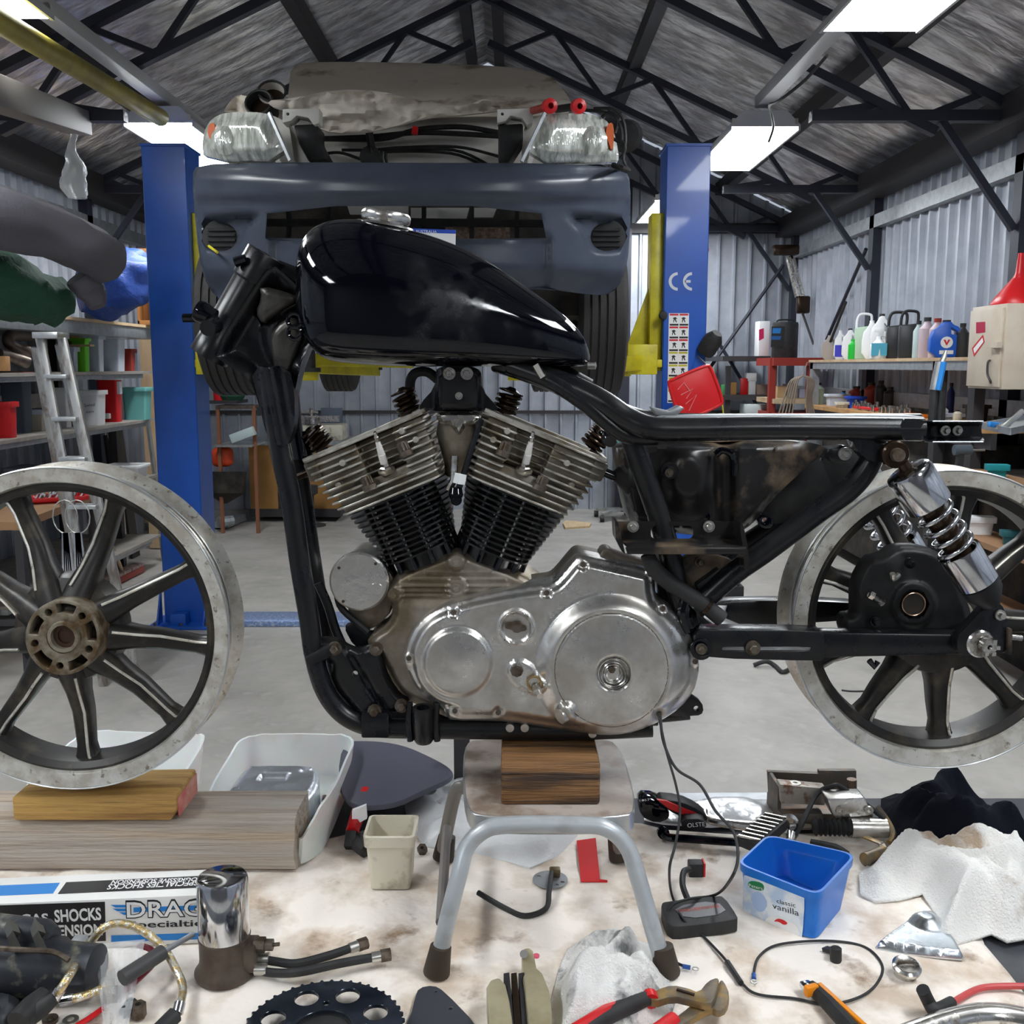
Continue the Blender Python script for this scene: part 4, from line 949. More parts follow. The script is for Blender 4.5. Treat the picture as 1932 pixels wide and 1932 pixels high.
tj = MB().bar(PZ(415, 990, .05), PZ(450, 975, .05), .16, .06); tj.tube([PZ(412, 985, .1), PZ(438, 982, .1)], .05, 10); tag(tj.build('trolley_jack', m_galv, None), 'grey trolley jack on the floor right of the left post', 'jack')
st = MB().lathe([(0, 0), (.13, 0), (.13, .012), (.02, .02), (.02, .30), (.06, .32), (.06, .40), (0, .40)], PZ(590, 992, 0), (0, 0, 1), 16); tag(st.build('axle_stand', m_steel_dk, None), 'small black pedestal stand on the floor behind the frame tube', 'stand')
oc = thing('office_chair_base', 'silver castor base of a chair standing behind the right cylinder head', 'chair base', tuple(PZ(1165, 968, 0)))
c = PZ(1175, 965, .08)
for k in range(5):
    a_ = 2 * pi * k / 5 + 2.6; e = c + V((.30 * cos(a_), .30 * sin(a_), 0)); MB().bar(c + V((0, 0, .03)), e, .045, .03).build('arm', m_alug, oc)
    MB().cyl(e + V((-.02, 0, -.045)), e + V((.02, 0, -.045)), .033, n=12).build('castor', m_rub, oc)
MB().cyl(c, c + V((0, 0, .35)), .03).build('column', m_rub, oc); MB().bb(c + V((-.1, -.12, .35)), c + V((.35, .15, .75))).build('seat_shell', M('teal_seat', (.05, .22, .2), .6), oc, bevel=.03)
o = [(1062, 990), (1068, 985), (1116, 990), (1112, 996), (1066, 999)]; tag(MB().slab(o, 0, .02).build('ply_offcut', m_ply, None), 'small tan plywood offcut on the floor right of the cylinders', 'offcut')
tc_ = thing('black_toolbox', 'small black case on the floor seen behind the rear frame tubes', 'case', tuple(PZ(1372, 1140, 0)))
a = PZ(1340, 1140, 0); MB().bb(a, a + V((.22, .2, .12))).build('body', m_rub, tc_, bevel=.008); MB().bb(a + V((.02, .02, .12)), a + V((.2, .18, .17))).build('top', m_rub, tc_, bevel=.02)
w_ = MB().tube([PZ(1422, 1255, .01), PZ(1445, 1248, .03), PZ(1462, 1256, .01), PZ(1476, 1268, .01), PZ(1490, 1262, .01)], .012, 8, sm=5); tag(w_.build('dark_hose', m_rub, None), 'short dark corrugated hose on the floor behind the rear wheel rim', 'hose')
w_ = MB().tube([PZ(1588, 1302, .004), PZ(1605, 1304, .004), PZ(1632, 1304, .004)], .004, 6, sm=4); tag(w_.build('wire_offcut', m_rub, None), 'thin dark wire offcut on the floor seen through the rear wheel', 'wire')
# ================================================================ the utility on the lift
car = thing('utility_vehicle', 'stripped utility vehicle raised on the blue lift, slate bumper and bonnet off', 'car', (-.42, 6.3, 1.55))
def carY(x, y): return 4.12 + .42 * abs((x - 776) / 414) ** 3.2
RL = smooth([(378, 414), (396, 404), (450, 401), (502, 401), (488, 418), (468, 440), (458, 466), (440, 480), (398, 482), (380, 464)], 2)
RRp = [(1562 - a, b) for a, b in RL]
def bumpY(x, y):
    Y = carY(x, y) + .02 * sst(330, 308, y) + .10 * sst(500, 560, y)
    Y -= .03 * sst(318, 340, y) * sst(384, 366, y)
    for cx, sx in ((424, 1), (1138, -1)):
        rp = RL if sx > 0 else RRp
        if inpoly(x, y, rp): Y += .085 * sst(0, 15, edist(x, y, rp))
    if 510 < x < 1038 and y > 440: Y += .035 * sst(440, 456, y) * sst(505, 520, x) * sst(1042, 1030, x)
    return Y
out = smooth([(362, 330), (372, 311), (480, 306), (776, 307), (1060, 308), (1180, 318), (1190, 345), (1189, 430), (1184, 500), (1166, 545), (1140, 558), (1088, 553), (1040, 545), (776, 545), (520, 545), (440, 575), (405, 560), (382, 520), (370, 440)], 1)
gr = smooth([(505, 388), (1018, 388), (1030, 446), (1030, 450), (500, 450), (500, 446)], 1)
hl = [circ(418, 447, 30, 18, 27), circ(1144, 447, 30, 18, 27)]
MB().surf(out, bumpY, .012, [gr] + hl, 8).build('front_bumper', m_bumper, car, ang=60)
for cx in (418, 1144):
    Y0 = bumpY(cx, 447) + .015
    c = MB().plate(circ(cx, 447, 37, 20, 34), Y0, Y0 + .02); c.build('fog_lamp_cover', m_rub, car)
    s_ = MB()
    for q in (-14, -4, 6, 16): s_.bar(P(cx - 26, 447 + q, Y0 - .006), P(cx + 26, 447 + q, Y0 - .006), .012, .012)
    s_.build('fog_lamp_slats', m_blackm, car)
MB().tube([P(388, 432, 4.6), P(384, 446, 4.55), P(392, 462, 4.5), P(410, 476, 4.3)], .006, 6, sm=4).build('yellow_wire', m_yel, car)
gb = MB()
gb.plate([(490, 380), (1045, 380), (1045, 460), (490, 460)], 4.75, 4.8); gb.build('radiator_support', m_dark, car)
gb = MB()
for x in (545, 620, 800, 890, 975): gb.bar(P(x, 380, 4.6), P(x, 455, 4.6), .02, .02)
gb.bar(P(495, 420, 4.6), P(1035, 422, 4.6), .03, .03); gb.build('grille_bars', m_blackm, car)
for o_, l in (([(655, 388), (770, 388), (770, 404), (660, 404)], 'a'), ([(775, 392), (885, 392), (880, 412), (775, 410)], 'b'), ([(890, 392), (937, 392), (930, 410), (890, 410)], 'c')):
    MB().plate(o_, 4.66, 4.68).build('body_panel', m_canvas if False else M('off_white_panel', (.55, .55, .52), .5), car)
MB().plate([(840, 418), (962, 418), (962, 450), (840, 450)], 4.64, 4.67).build('radiator_core', M('rusty_core', (.16, .10, .07), .8, c2=(.34, .26, .2), sc=60), car)
pl = MB().plate([(700, 428), (860, 434), (858, 505), (700, 500)], 4.07, 4.075); pl.build('number_plate', m_paper, car)
decal([(700, 428), (860, 434), (860, 441), (700, 436)], (0, 4.07, 0), (0, -1, 0), M('plate_blue', (.02, .08, .5), .4), car, 'plate_band', t=.001)
letters('AUSTRALIA', (784, 438.5), (824, 440), 5, (0, 4.068, 0), (0, -1, 0), m_paper, car, off=.001)
m_lensw = M('headlamp_lens', (.88, .90, .84), .14, .35, c2=(.45, .47, .42), sc=9, stretch=(4, 1, .8), bump=.006, bs=14, coat=1, lo=.44, hi=.62)
for s_, pts, cx in ((1, [(384, 303), (381, 262), (392, 232), (412, 216), (440, 211), (500, 212), (512, 222), (546, 303)], 440), (-1, [(985, 305), (1024, 224), (1038, 214), (1080, 213), (1128, 217), (1150, 232), (1163, 262), (1168, 300), (1165, 305)], 1100)):
    hh = smooth(pts, 1)
    h_ = MB().surf(hh, lambda x, y: carY(x, y) + .02 - .07 * sst(0, 26, edist(x, y, hh)), .06, (), 7); h_.build('headlamp', m_lensw, car, ang=60)
    MB().lathe([(0, 0), (.035, .006), (.058, .03)], P(cx - 20 * s_, 262, carY(cx, 262) - .062), (0, 1, 0), 24).build('reflector_bowl', m_lensw, car)
    ax = 398 if s_ > 0 else 1150
    MB().plate(smooth([(ax - 7, 255), (ax - 5, 235), (ax + 6, 230), (ax + 9, 250), (ax + 6, 272 if s_ > 0 else 290)], 1), carY(ax, 250) - .045, carY(ax, 250) + .0).build('indicator_lens', m_amber, car)
    a, b = ((508, 213), (548, 303)) if s_ > 0 else ((1028, 213), (984, 305))
    MB().bar(P(a[0], a[1], carY(*a) - .02), P(b[0], b[1], carY(*b) - .02), .012, .012).build('headlamp_trim', m_galv, car)
m_offw = M('off_white_body_paint', (.62, .61, .57), .45, c2=(.50, .48, .44), sc=5)
MB().plate([(520, 215), (1040, 215), (1045, 330), (520, 330)], 5.0, 5.03).build('firewall', m_offw, car)
for x0, x1, s_ in ((533, 602, 1), (938, 1005, -1)):
    o = [(x0, 206), (x1, 204), (x1, 232), (x1 - 10, 236), ((x0 + x1) / 2 + 14, 222), ((x0 + x1) / 2 - 8, 218), (x0 + 16, 228), (x0, 232)]
    MB().plate(o, 4.42, 4.5, [circ(x0 + 10, 215, 3, 10)]).build('headlamp_bracket', m_offw, car, bevel=.004)
    MB().plate([(x0 - 25, 215), (x0 + 12, 232), (x0 + 22, 303), (x0 - 5, 303)] if s_ > 0 else [(x1 + 25, 215), (x1 - 15, 232), (x1 - 22, 303), (x1 - 10, 303)], 4.5, 4.9).build('inner_guard', m_offw, car)
    MB().plate([(x0 + 20, 235), (x0 + 66, 233), (x0 + 66, 262), (x0 + 88, 300), (x0 + 50, 306), (x0 + 30, 270)] if s_ > 0 else [(x0 + 2, 235), (x1 - 18, 232), (x1 - 18, 265), (x0 + 22, 306), (x0 + 2, 306)], 4.45, 4.62).build('chassis_mount', m_blackm, car, bevel=.01)
tubes = [[(600, 262), (700, 258), (800, 250), (945, 257)], [(610, 262), (720, 262), (780, 246), (830, 240), (880, 240), (940, 250)], [(645, 283), (700, 283), (760, 278), (860, 277), (930, 292), (950, 300)],
         [(730, 310), (728, 292), (740, 286), (850, 289), (912, 312)], [(722, 310), (720, 290), (735, 282), (855, 283), (920, 310)], [(600, 292), (640, 288), (680, 300), (700, 303)], [(590, 225), (600, 245), (606, 280), (604, 300)]]
for i, tl in enumerate(tubes):
    MB().tube([P(x, y, 4.93) for x, y in tl], .012 if i < 2 else .007, 8, sm=5).build('wiring_loom', m_blackm, car)
MB().lathe([(0, 0), (.05, 0), (.05, .03), (0, .03)], P(700, 298, 4.9), (0, -1, 0), 14).build('horn', m_blackm, car); MB().bar(P(695, 240, 4.9), P(703, 290, 4.88), .03, .02).build('horn_bracket', m_blackm, car)
MB().bar(P(778, 246, 4.91), P(788, 248, 4.91), .035, .035, (0, 0, 1)).build('red_tape', m_red, car)
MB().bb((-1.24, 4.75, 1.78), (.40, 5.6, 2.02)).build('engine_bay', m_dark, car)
MB().bb((-1.26, 5.1, 1.86), (.42, 9.0, 2.46)).build('cab_body', m_offw, car, bevel=.05)
MB().prism([(-.62, 2.4), (.62, 2.4), (.55, 2.98), (-.55, 2.98)], [], lambda a, b: V((-.42 + a, 5.9, b)), (0, 1.4, 0)).build('cab_roof', m_offw, car, bevel=.05)
for x in (-.95, .10): MB().bb((x - .05, 4.5, 1.68), (x + .05, 9.0, 1.82)).build('chassis_rail', m_dark, car)
MB().cyl((-1.1, 8.0, 1.63), (.26, 8.0, 1.63), .05).build('rear_axle', m_dark, car)
def tyre(c, w=.20, r=.365):
    pr = [(r * .6, -w * .5), (r * .88, -w * .52), (r * .97, -w * .46)]
    for k in range(5):
        a = -w * .42 + k * w * .168; pr += [(r, a), (r, a + w * .12), (r * .975, a + w * .125), (r * .975, a + w * .163)]
    pr += [(r * .97, w * .46), (r * .88, w * .52), (r * .6, w * .5)]
    t = MB().lathe(pr, c, (1, .0, 0), 40, close=True); t.build('tyre', m_tyre, car)
    MB().lathe([(0, -w * .3), (r * .6, -w * .45), (r * .6, w * .45), (0, w * .3)], c, (1, 0, 0), 24).build('wheel_rim', m_chromed, car)
tyre(P(1128, 604, 5.0), .22); tyre(P(446, 604, 5.0), .22); tyre(P(641, 650, 8.0), .24); tyre(P(1033, 651, 8.0), .24)
MB().tube([P(1168, 318, 4.5), P(1158, 312, 4.3), P(1175, 318, 4.25), P(1186, 322, 4.3)], .012, 8).build('side_marker_plug', m_blackm, car)
# things lying on the engine bay
def covY(x, y): return 4.95 + (214 - y) / 95 * .8 + .04 * noise.noise(V((x * .02, y * .05, 1)))
cv = MB().surf(smooth([(540, 208), (545, 170), (549, 122), (600, 116), (760, 118), (950, 124), (1032, 138), (1062, 166), (1090, 214), (1000, 218), (760, 222), (600, 220)], 1), covY, .02, (), 8)
tag(cv.build('canvas_cover', m_canvas, None, ang=60), 'beige stained canvas sheet draped over the windscreen of the raised car', 'cover')
cf = MB().surf(smooth([(548, 186), (640, 168), (720, 172), (800, 190), (850, 198), (880, 200), (922, 182), (952, 208), (900, 214), (860, 218), (800, 222), (740, 240), (690, 250), (630, 252), (590, 238), (556, 212), (520, 206), (500, 190)], 1),
    lambda x, y: 4.62 + .06 * noise.noise(V((x * .016, y * .05, 3))) + .03 * noise.noise(V((x * .06, y * .1, 8))) + .02 * sin((x * .3 + y) * .12), .02, (), 6)
tag(cf.build('canvas_fold', M('pale_canvas', (.62, .57, .50), .85, c2=(.42, .36, .30), sc=3, bump=.004, bs=16), None, ang=60), 'paler creased canvas fold hanging over the front of the engine bay', 'cover')
cf = MB().surf(smooth([(420, 214), (430, 195), (448, 178), (470, 182), (505, 188), (530, 204), (540, 214)], 1), lambda x, y: 4.9 + .05 * noise.noise(V((x * .05, y * .06, 3))), .03, (), 5)
tag(cf.build('canvas_corner', m_canvas, None, ang=60), 'dirty canvas corner bunched up behind the left headlight', 'cover')
for i, (cx, cy, ax) in enumerate(((513, 172, (.1, -.8, .5)), (488, 193, (-.1, -.9, .35)))):
    r_ = MB().lathe([(.055, 0), (.062, 0), (.062, .09), (.03, .13), (.026, .13), (.05, .09)], P(cx, cy, 4.72 - i * .06), (-ax[0], -ax[1], -ax[2]), 24, close=True)
    tt = thing('intake_duct', ('upper white lined round duct opening above the left headlight', 'lower black lined round duct opening above the left headlight')[i], 'duct', tuple(P(cx, cy + 20, 4.75)))
    r_.build('duct_body', M('dirty_white_duct', (.55, .5, .45), .5) if i == 0 else m_rub, tt)
    x, y, z = frame_of(ax); c = P(cx, cy, 4.72 - i * .06); MB().tube([c + x * .06 * cos(k * pi / 10) + y * .06 * sin(k * pi / 10) for k in range(20)], .006, 6, closed=True).build('rubber_ring', m_rub, tt)
    MB().lathe([(0, .04), (.055, .04), (.055, .05), (0, .05)], c, (-ax[0], -ax[1], -ax[2]), 20).build('duct_lining', m_brown, tt)
for i, (a, b) in enumerate((((1002, 210), (1034, 201)), ((1050, 206), (1088, 201)))):
    tt = thing('red_cap_tool', ('left', 'right')[i] + ' red capped tool lying above the right headlight', 'tool', tuple(P(a[0], a[1], 4.45)))
    A_, B_ = P(a[0], a[1], 4.45), P(b[0], b[1], 4.25); MB().cyl(A_, B_, .016, n=12).build('shaft', m_drd if i == 0 else m_blackm, tt)
    MB().lathe([(.015, 0), (.03, .004), (.03, .03), (.012, .035)], B_, B_ - A_, 14, close=True).build('cap', m_red, tt)
wl = MB()
for tl in ([(1090, 208), (1130, 210), (1160, 222), (1172, 245), (1172, 268), (1158, 262), (1130, 240), (1100, 232), (1085, 216)], [(1120, 205), (1155, 206), (1175, 225), (1180, 262), (1176, 300), (1186, 320)], [(1135, 222), (1150, 212), (1165, 228), (1160, 250)], [(1172, 262), (1180, 280), (1170, 300)]):
    wl.tube([P(x, y, 4.42 - (x - 1090) * .0005) for x, y in tl], .007, 6, sm=5)
tag(wl.build('loose_wiring', m_blackm, None), 'tangle of loose black wires over the right headlight of the car', 'wires')
mr = MB().lathe([(0, 0), (.06, .01), (.075, .05), (.06, .1), (0, .12)], P(1180, 252, 4.75), (.2, 1, 0), 16); tag(mr.build('dark_canister', m_blackm, None), 'dark rounded canister hanging just right of the right headlight', 'canister')
# ================================================================ the motorcycle on its stool
def T(x0, y0, k, pts): return [(x0 + a / k, y0 + b / k) for a, b in pts]
bike = thing('motorcycle', 'stripped black motorcycle frame with V twin engine and tank, standing on a step stool', 'motorcycle', tuple(P(930, 1388, 1.68)))
def ptube(name, pts, Y, r, m=None, n=14, sm=6, yend=None, par=None):
    L = len(pts)
    ps = [P(a[0], a[1], (Y + ((yend - Y) * i / (L - 1) if yend else 0)) if len(a) < 3 else a[2]) for i, a in enumerate(pts)]
    return MB().tube(ps, r, n, sm=sm).build(name, m or m_black, par or bike)
def boltp(x, y, Y, r, m=None, par=None, name='bolt', hexn=6, h=.012):
    c = P(x, y, Y)
    b = MB().lathe([(0, 0), (r, 0), (r, -h * .3), (r * .98, -h * .35), (0, -h * .35)], c, (0, 1, 0), 18)
    b.lathe([(0, 0), (r * .62, 0), (r * .62, -h), (r * .5, -h * 1.12), (0, -h * 1.12)], c, (0, 1, 0), hexn)
    return b.build(name, m or m_bolt, par or bike)
# frame tubes
ptube('down_tube', [(506, 700), (520, 790), (531, 860), (549, 945), (567, 1070), (583, 1165), (593, 1235), (612, 1300), (645, 1345), (690, 1368), (740, 1374), (900, 1376), (1100, 1377), (1230, 1372)], 1.62, .0168, m_black)
ptube('down_tube', [(545, 730), (556, 840), (572, 945), (590, 1070), (606, 1165), (618, 1235), (634, 1290), (662, 1325), (700, 1345), (760, 1353), (900, 1355), (1240, 1352)], 1.725, .0165, m_black)
MB().surf(smooth([(470, 690), (545, 690), (556, 740), (556, 800), (545, 838), (528, 842), (506, 832), (492, 770)], 1), lambda x, y: 1.618 - .020 * sst(30, 0, abs(x - 520 - (y - 770) * .18)), .03, (), 6).build('lug_sleeve', m_black, bike)
na, nb = P(504, 480, 1.665), P(394, 673, 1.665); nd = (nb - na).normalized(); nL = (nb - na).length
MB().lathe([(.018, 0), (.0325, 0), (.0335, .002), (.0335, .048), (.030, .052), (.030, nL - .034), (.0325, nL - .03), (.0325, nL), (.018, nL), (.018, 0)], na, nd, 32, close=True).build('steering_head', m_black, bike)
nk = smooth([(468, 560), (512, 497), (540, 520), (566, 545), (590, 560), (600, 640), (572, 668), (548, 775), (542, 830), (505, 830), (488, 760), (470, 712), (430, 690), (400, 668)], 1)
def nkY(x, y):
    e = edist(x, y, nk); Y = 1.655 - .022 * sst(34, 0, e) - .016 * sst(26, 0, abs(hypot(x - 575, y - 632) - 62)) * (x < 575)
    Y += .02 * sst(12, 26, e) * inpoly(x, y, [(528, 640), (560, 590), (580, 620), (545, 780), (530, 720)])
    Y += .012 * inpoly(x, y, [(480, 590), (500, 540), (560, 552), (566, 580), (530, 600), (498, 615)])
    return Y
MB().surf(nk, nkY, .04, (), 5).build('neck_gusset', m_black, bike, ang=70)
m_gus = M('pocket_reflection_grey', (.085, .08, .072), .33, .6, c2=(.035, .032, .03), sc=22, lo=.45, hi=.62)  # reflection in the glossy black pockets, put into the colour
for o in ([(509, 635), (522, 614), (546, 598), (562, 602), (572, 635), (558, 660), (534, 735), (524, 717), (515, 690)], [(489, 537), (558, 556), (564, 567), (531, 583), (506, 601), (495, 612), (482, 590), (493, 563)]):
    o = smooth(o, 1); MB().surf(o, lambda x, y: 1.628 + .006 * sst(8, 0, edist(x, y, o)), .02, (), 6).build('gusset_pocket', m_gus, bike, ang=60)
ptube('backbone', [(520, 520), (600, 548), (800, 600), (960, 660), (1040, 706), (1105, 742)], 1.68, .026, m_black)
ptube('gusset_edge', [(579, 620), (570, 665), (552, 720), (541, 780), (540, 840)], 1.645, .0055, m_black, n=8)
bk = P(400, 600, 1.60)
b = MB().lathe([(0, 0), (.016, 0), (.018, .008), (.014, .03), (0, .034)], bk + V((-.02, -.01, .012)), (.7, 0, -.35), 14); b.lathe([(0, 0), (.012, 0), (.015, .008), (.012, .04), (0, .04)], bk + V((.01, -.02, -.01)), (0, -1, -.2), 14)
b.lathe([(0, 0), (.007, 0), (.007, .02), (0, .02)], bk + V((-.025, 0, 0)), (-1, 0, 0), 10); b.build('fork_lock', m_gloss, bike)
MB().lathe([(0, 0), (.008, .002), (.008, .02), (0, .022)], P(466, 488, 1.63), (-1, 0, -.3), 10).build('stop_pin', m_gloss, bike)
for c_, r_ in (((556, 605), .011), ((556, 628), .010)):
    c = P(c_[0], c_[1], 1.60); MB().tube([c + V((r_ * cos(k * pi / 8), 0, r_ * sin(k * pi / 8))) for k in range(16)], .0035, 8, closed=True).build('cable_ring', m_gloss, bike)
ptube('weld_slot', [(489, 768), (492, 784)], 1.594, .005, m_blackm, n=8, sm=0)
ptube('reinforcing_sleeve', [(562, 815), (571, 864)], 1.70, .0185, m_gloss, n=12, sm=0)
# rear frame
ptube('seat_rail', [(935, 683, 1.66), (990, 698, 1.65), (1085, 733, 1.61), (1140, 760, 1.59), (1185, 790, 1.58), (1230, 808, 1.57), (1300, 810, 1.57), (1420, 808, 1.57), (1560, 808, 1.57), (1740, 810, 1.57)], 1.57, [.017, .019, .0185, .0185, .0185, .0185, .0185], m_black, n=18)
ptube('seat_rail', [(935, 683, 1.70), (1085, 733, 1.76), (1185, 782, 1.80), (1260, 795, 1.81), (1420, 797, 1.81), (1735, 797, 1.81)], 1.81, .0165, m_black, n=14)
ptube('lower_frame_tube', [(960, 690, 1.63), (1040, 720, 1.61), (1105, 762, 1.595), (1150, 800, 1.59), (1185, 822, 1.59), (1240, 824, 1.59)], 1.6, .0135, m_black, n=12)
MB().plate(smooth([(1238, 790), (1262, 783), (1600, 782), (1742, 784), (1745, 792), (1740, 797), (1260, 797)], 1), 1.72, 1.76).build('rail_top_highlight', m_galv, bike, bevel=.003)  # pale plate stands in for the highlight on the far rail's top
ptube('weld_collar', [(1308, 790, 1.569), (1305, 822, 1.569)], 1.57, .004, m_chromed, n=8, sm=0)
cc = smooth([(1700, 790), (1730, 790), (1745, 794), (1856, 794), (1851, 806), (1853, 822), (1859, 835), (1752, 834), (1735, 828), (1700, 832)], 1)
MB().surf(cc, lambda x, y: 1.552 + (.030 * sst(1738, 1760, x) * sst(0, 9, min(abs(y - 794), abs(y - 834)))), .006, (), 4).build('rail_end_channel', m_black, bike, ang=60)
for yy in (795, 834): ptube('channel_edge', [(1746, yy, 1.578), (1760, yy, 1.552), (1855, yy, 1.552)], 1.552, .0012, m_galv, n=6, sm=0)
for x in (1782, 1805): boltp(x, 812, 1.578, .008, m_bolts)
ptube('seat_tube', [(1186, 808), (1210, 880), (1240, 965), (1262, 1040), (1278, 1110), (1300, 1180)], 1.615, .0185, m_black, n=16)
ptube('rear_down_tube', [(1650, 825), (1648, 855), (1632, 888), (1600, 925), (1540, 968), (1450, 1035), (1380, 1085), (1310, 1150)], 1.60, .0185, m_black, n=16)
ptube('rear_down_tube', [(1640, 830), (1635, 860), (1600, 900), (1500, 965), (1400, 1030), (1330, 1090)], 1.79, .0165, m_black, n=14)
MB().surf(smooth([(1560, 822), (1570, 812), (1620, 810), (1640, 822), (1655, 840), (1700, 835), (1705, 862), (1680, 872), (1640, 872), (1618, 850), (1605, 828)], 1), lambda x, y: 1.575 - .01 * sst(1560, 1600, x), .03, (), 6).build('shock_mount_gusset', m_black, bike, bevel=0)
MB().plate(smooth([(1560, 848), (1578, 845), (1592, 838), (1608, 848), (1606, 866), (1592, 874), (1566, 872)], 1), 1.60, 1.625).build('tab_bracket', m_black, bike, bevel=.003)
boltp(1593, 856, 1.60, .0105, m_bolts)
sh = P(1692, 858, 1.545)
MB().lathe([(0, 0), (.019, 0), (.0215, .003), (.0215, .012), (.016, .016), (.016, .04), (0, .04)], sh, (0, 1, 0), 24).build('shock_stud', m_brown, bike)
MB().lathe([(0, 0), (.010, 0), (.011, .012), (0, .012)], sh + V((0, -.01, 0)), (0, 1, 0), 16).build('shock_nut', m_bolt, bike)
# fuel tank
st = [  # px, top, bottom, half width
 (565, 512, 556, .012), (569, 478, 596, .05), (577, 458, 625, .075), (590, 440, 648, .095), (606, 428, 668, .106), (625, 420, 680, .112), (650, 416, 685, .116), (690, 416, 688, .118), (730, 424, 690, .118), (770, 434, 691, .116), (820, 448, 692, .112),
 (870, 467, 692, .106), (920, 493, 692, .099), (970, 526, 692, .091), (1015, 558, 692, .083), (1050, 584, 692, .075), (1078, 608, 692, .066), (1096, 630, 691, .056), (1106, 650, 689, .044), (1111, 668, 684, .028)]
tm = MB(); vs = []; NN = 40; YT = 1.68
st2 = [(a, b, c, d) for a, b, c, d in [tuple(v) for v in smooth(st, 1, closed=False)]]
for (x, tp, bt, hw) in st2:
    a = P(x, tp, YT); b = P(x, bt, YT); zc, hz = (a.z + b.z) / 2, (a.z - b.z) / 2; xm = (a.x + b.x) / 2
    for k in range(NN):
        t = 2 * pi * k / NN; c_, s_ = cos(t), sin(t)
        e = 2 / 2.3 if s_ > 0 else 2 / 5.
        yy = abs(c_) ** (2 / 2.6 if s_ > 0 else 2 / 4.5) * (1 if c_ > 0 else -1); zz = abs(s_) ** e * (1 if s_ > 0 else -1)
        f = zz * .5 + .5; bulge = 1 + .05 * sin(pi * (1 - f)) - .12 * f
        vs.append(V((xm + (x < 600) * 0, YT + hw * yy * bulge, zc + hz * zz)))
L = len(st2)
tm.add(vs, [(i * NN + k, i * NN + (k + 1) % NN, (i + 1) * NN + (k + 1) % NN, (i + 1) * NN + k) for i in range(L - 1) for k in range(NN)] + [tuple(range(NN)), tuple(range((L - 1) * NN, L * NN))])
tank = tm.build('fuel_tank', m_gloss, bike, ang=55)
cc = P(727, 421, 1.68); cd = V((.17, -.05, 1)).normalized()
MB().lathe([(0, 0), (.030, 0), (.030, .006), (.0385, .006), (.040, .010), (.040, .017), (.037, .022), (.020, .025), (0, .026)], cc - cd * .004, cd, 36).build('filler_cap', m_chromed, tank)
MB().lathe([(.046, .0), (.048, .001), (.046, .004), (.030, .006), (.030, 0)], cc - cd * .006, cd, 36, close=True).build('filler_neck', m_chromed, tank)
MB().lathe([(0, 0), (.006, 0), (.006, .012), (0, .014)], P(1110, 690, 1.64), (1, -.3, 0), 10).build('tank_bolt', m_bolts, tank)
# top engine mount
mt = smooth([(822, 702), (826, 694), (845, 690), (885, 690), (902, 696), (908, 705), (909, 735), (938, 768), (938, 776), (792, 776), (792, 762), (820, 732)], 1)
MB().surf(mt, lambda x, y: 1.625 + .03 * sst(26, 46, abs(x - 864)), .03, (), 5).build('top_mount_bracket', m_black, bike)
MB().surf(smooth([(828, 694), (902, 694), (901, 762), (896, 770), (832, 770), (827, 762)], 1), lambda x, y: 1.606 + .008 * sst(8, 0, edist(x, y, [(828, 694), (902, 694), (901, 770), (828, 770)])), .02, (), 5).build('top_mount_plate', m_dustblk if False else m_chromed if False else m_black, bike)
boltp(848, 705, 1.603, .010, m_chromed); boltp(881, 705, 1.603, .010, m_chromed); boltp(866, 747, 1.604, .006, m_bolts)
ptube('breather_hose', [(826, 716), (806, 702), (784, 704), (774, 722), (776, 762)], 1.70, .0085, m_rub, n=10)
ptube('frame_clip', [(1010, 688), (1018, 702), (1024, 712)], 1.60, .006, m_chromed, n=8, sm=0)
# intake between the heads
MB().lathe([(0, 0), (.034, 0), (.038, .02), (.026, .07), (.024, .09), (0, .09)], P(866, 795, 1.66), (0, .15, -1), 20).build('carburettor', m_alud, bike)
o = smooth([(828, 776), (900, 776), (912, 786), (905, 800), (880, 802), (872, 815), (866, 822), (858, 815), (850, 802), (830, 800), (822, 786)], 1)
MB().surf(o, lambda x, y: 1.615 + .01 * sst(8, 0, edist(x, y, o)), .02, (), 5).build('carburettor_bracket', m_chromed, bike)
MB().plate([(832, 800), (898, 800), (880, 870), (852, 870)], 1.66, 1.70).build('intake_manifold', M('tarnished_manifold', (.30, .26, .2), .45, .7), bike, bevel=.008)
ptube('choke_rod', [(908, 790), (892, 840), (880, 880), (866, 920)], 1.61, .005, m_gloss, n=8, sm=0)
ptube('linkage_rod', [(858, 860), (856, 905), (846, 925)], 1.62, .006, m_chromed, n=8, sm=0)
MB().lathe([(0, 0), (.007, .002), (.012, .012), (.010, .022), (0, .026)], P(860, 948, 1.60), (0, .3, 1), 16).build('choke_knob', m_gloss, bike)
MB().lathe([(.0, 0), (.011, 0), (.011, .015), (0, .015)], P(866, 912, 1.60), (.2, 0, 1), 6).build('cable_nut', m_white, bike)
boltp(861, 943, 1.585, .009, m_gloss, hexn=16)
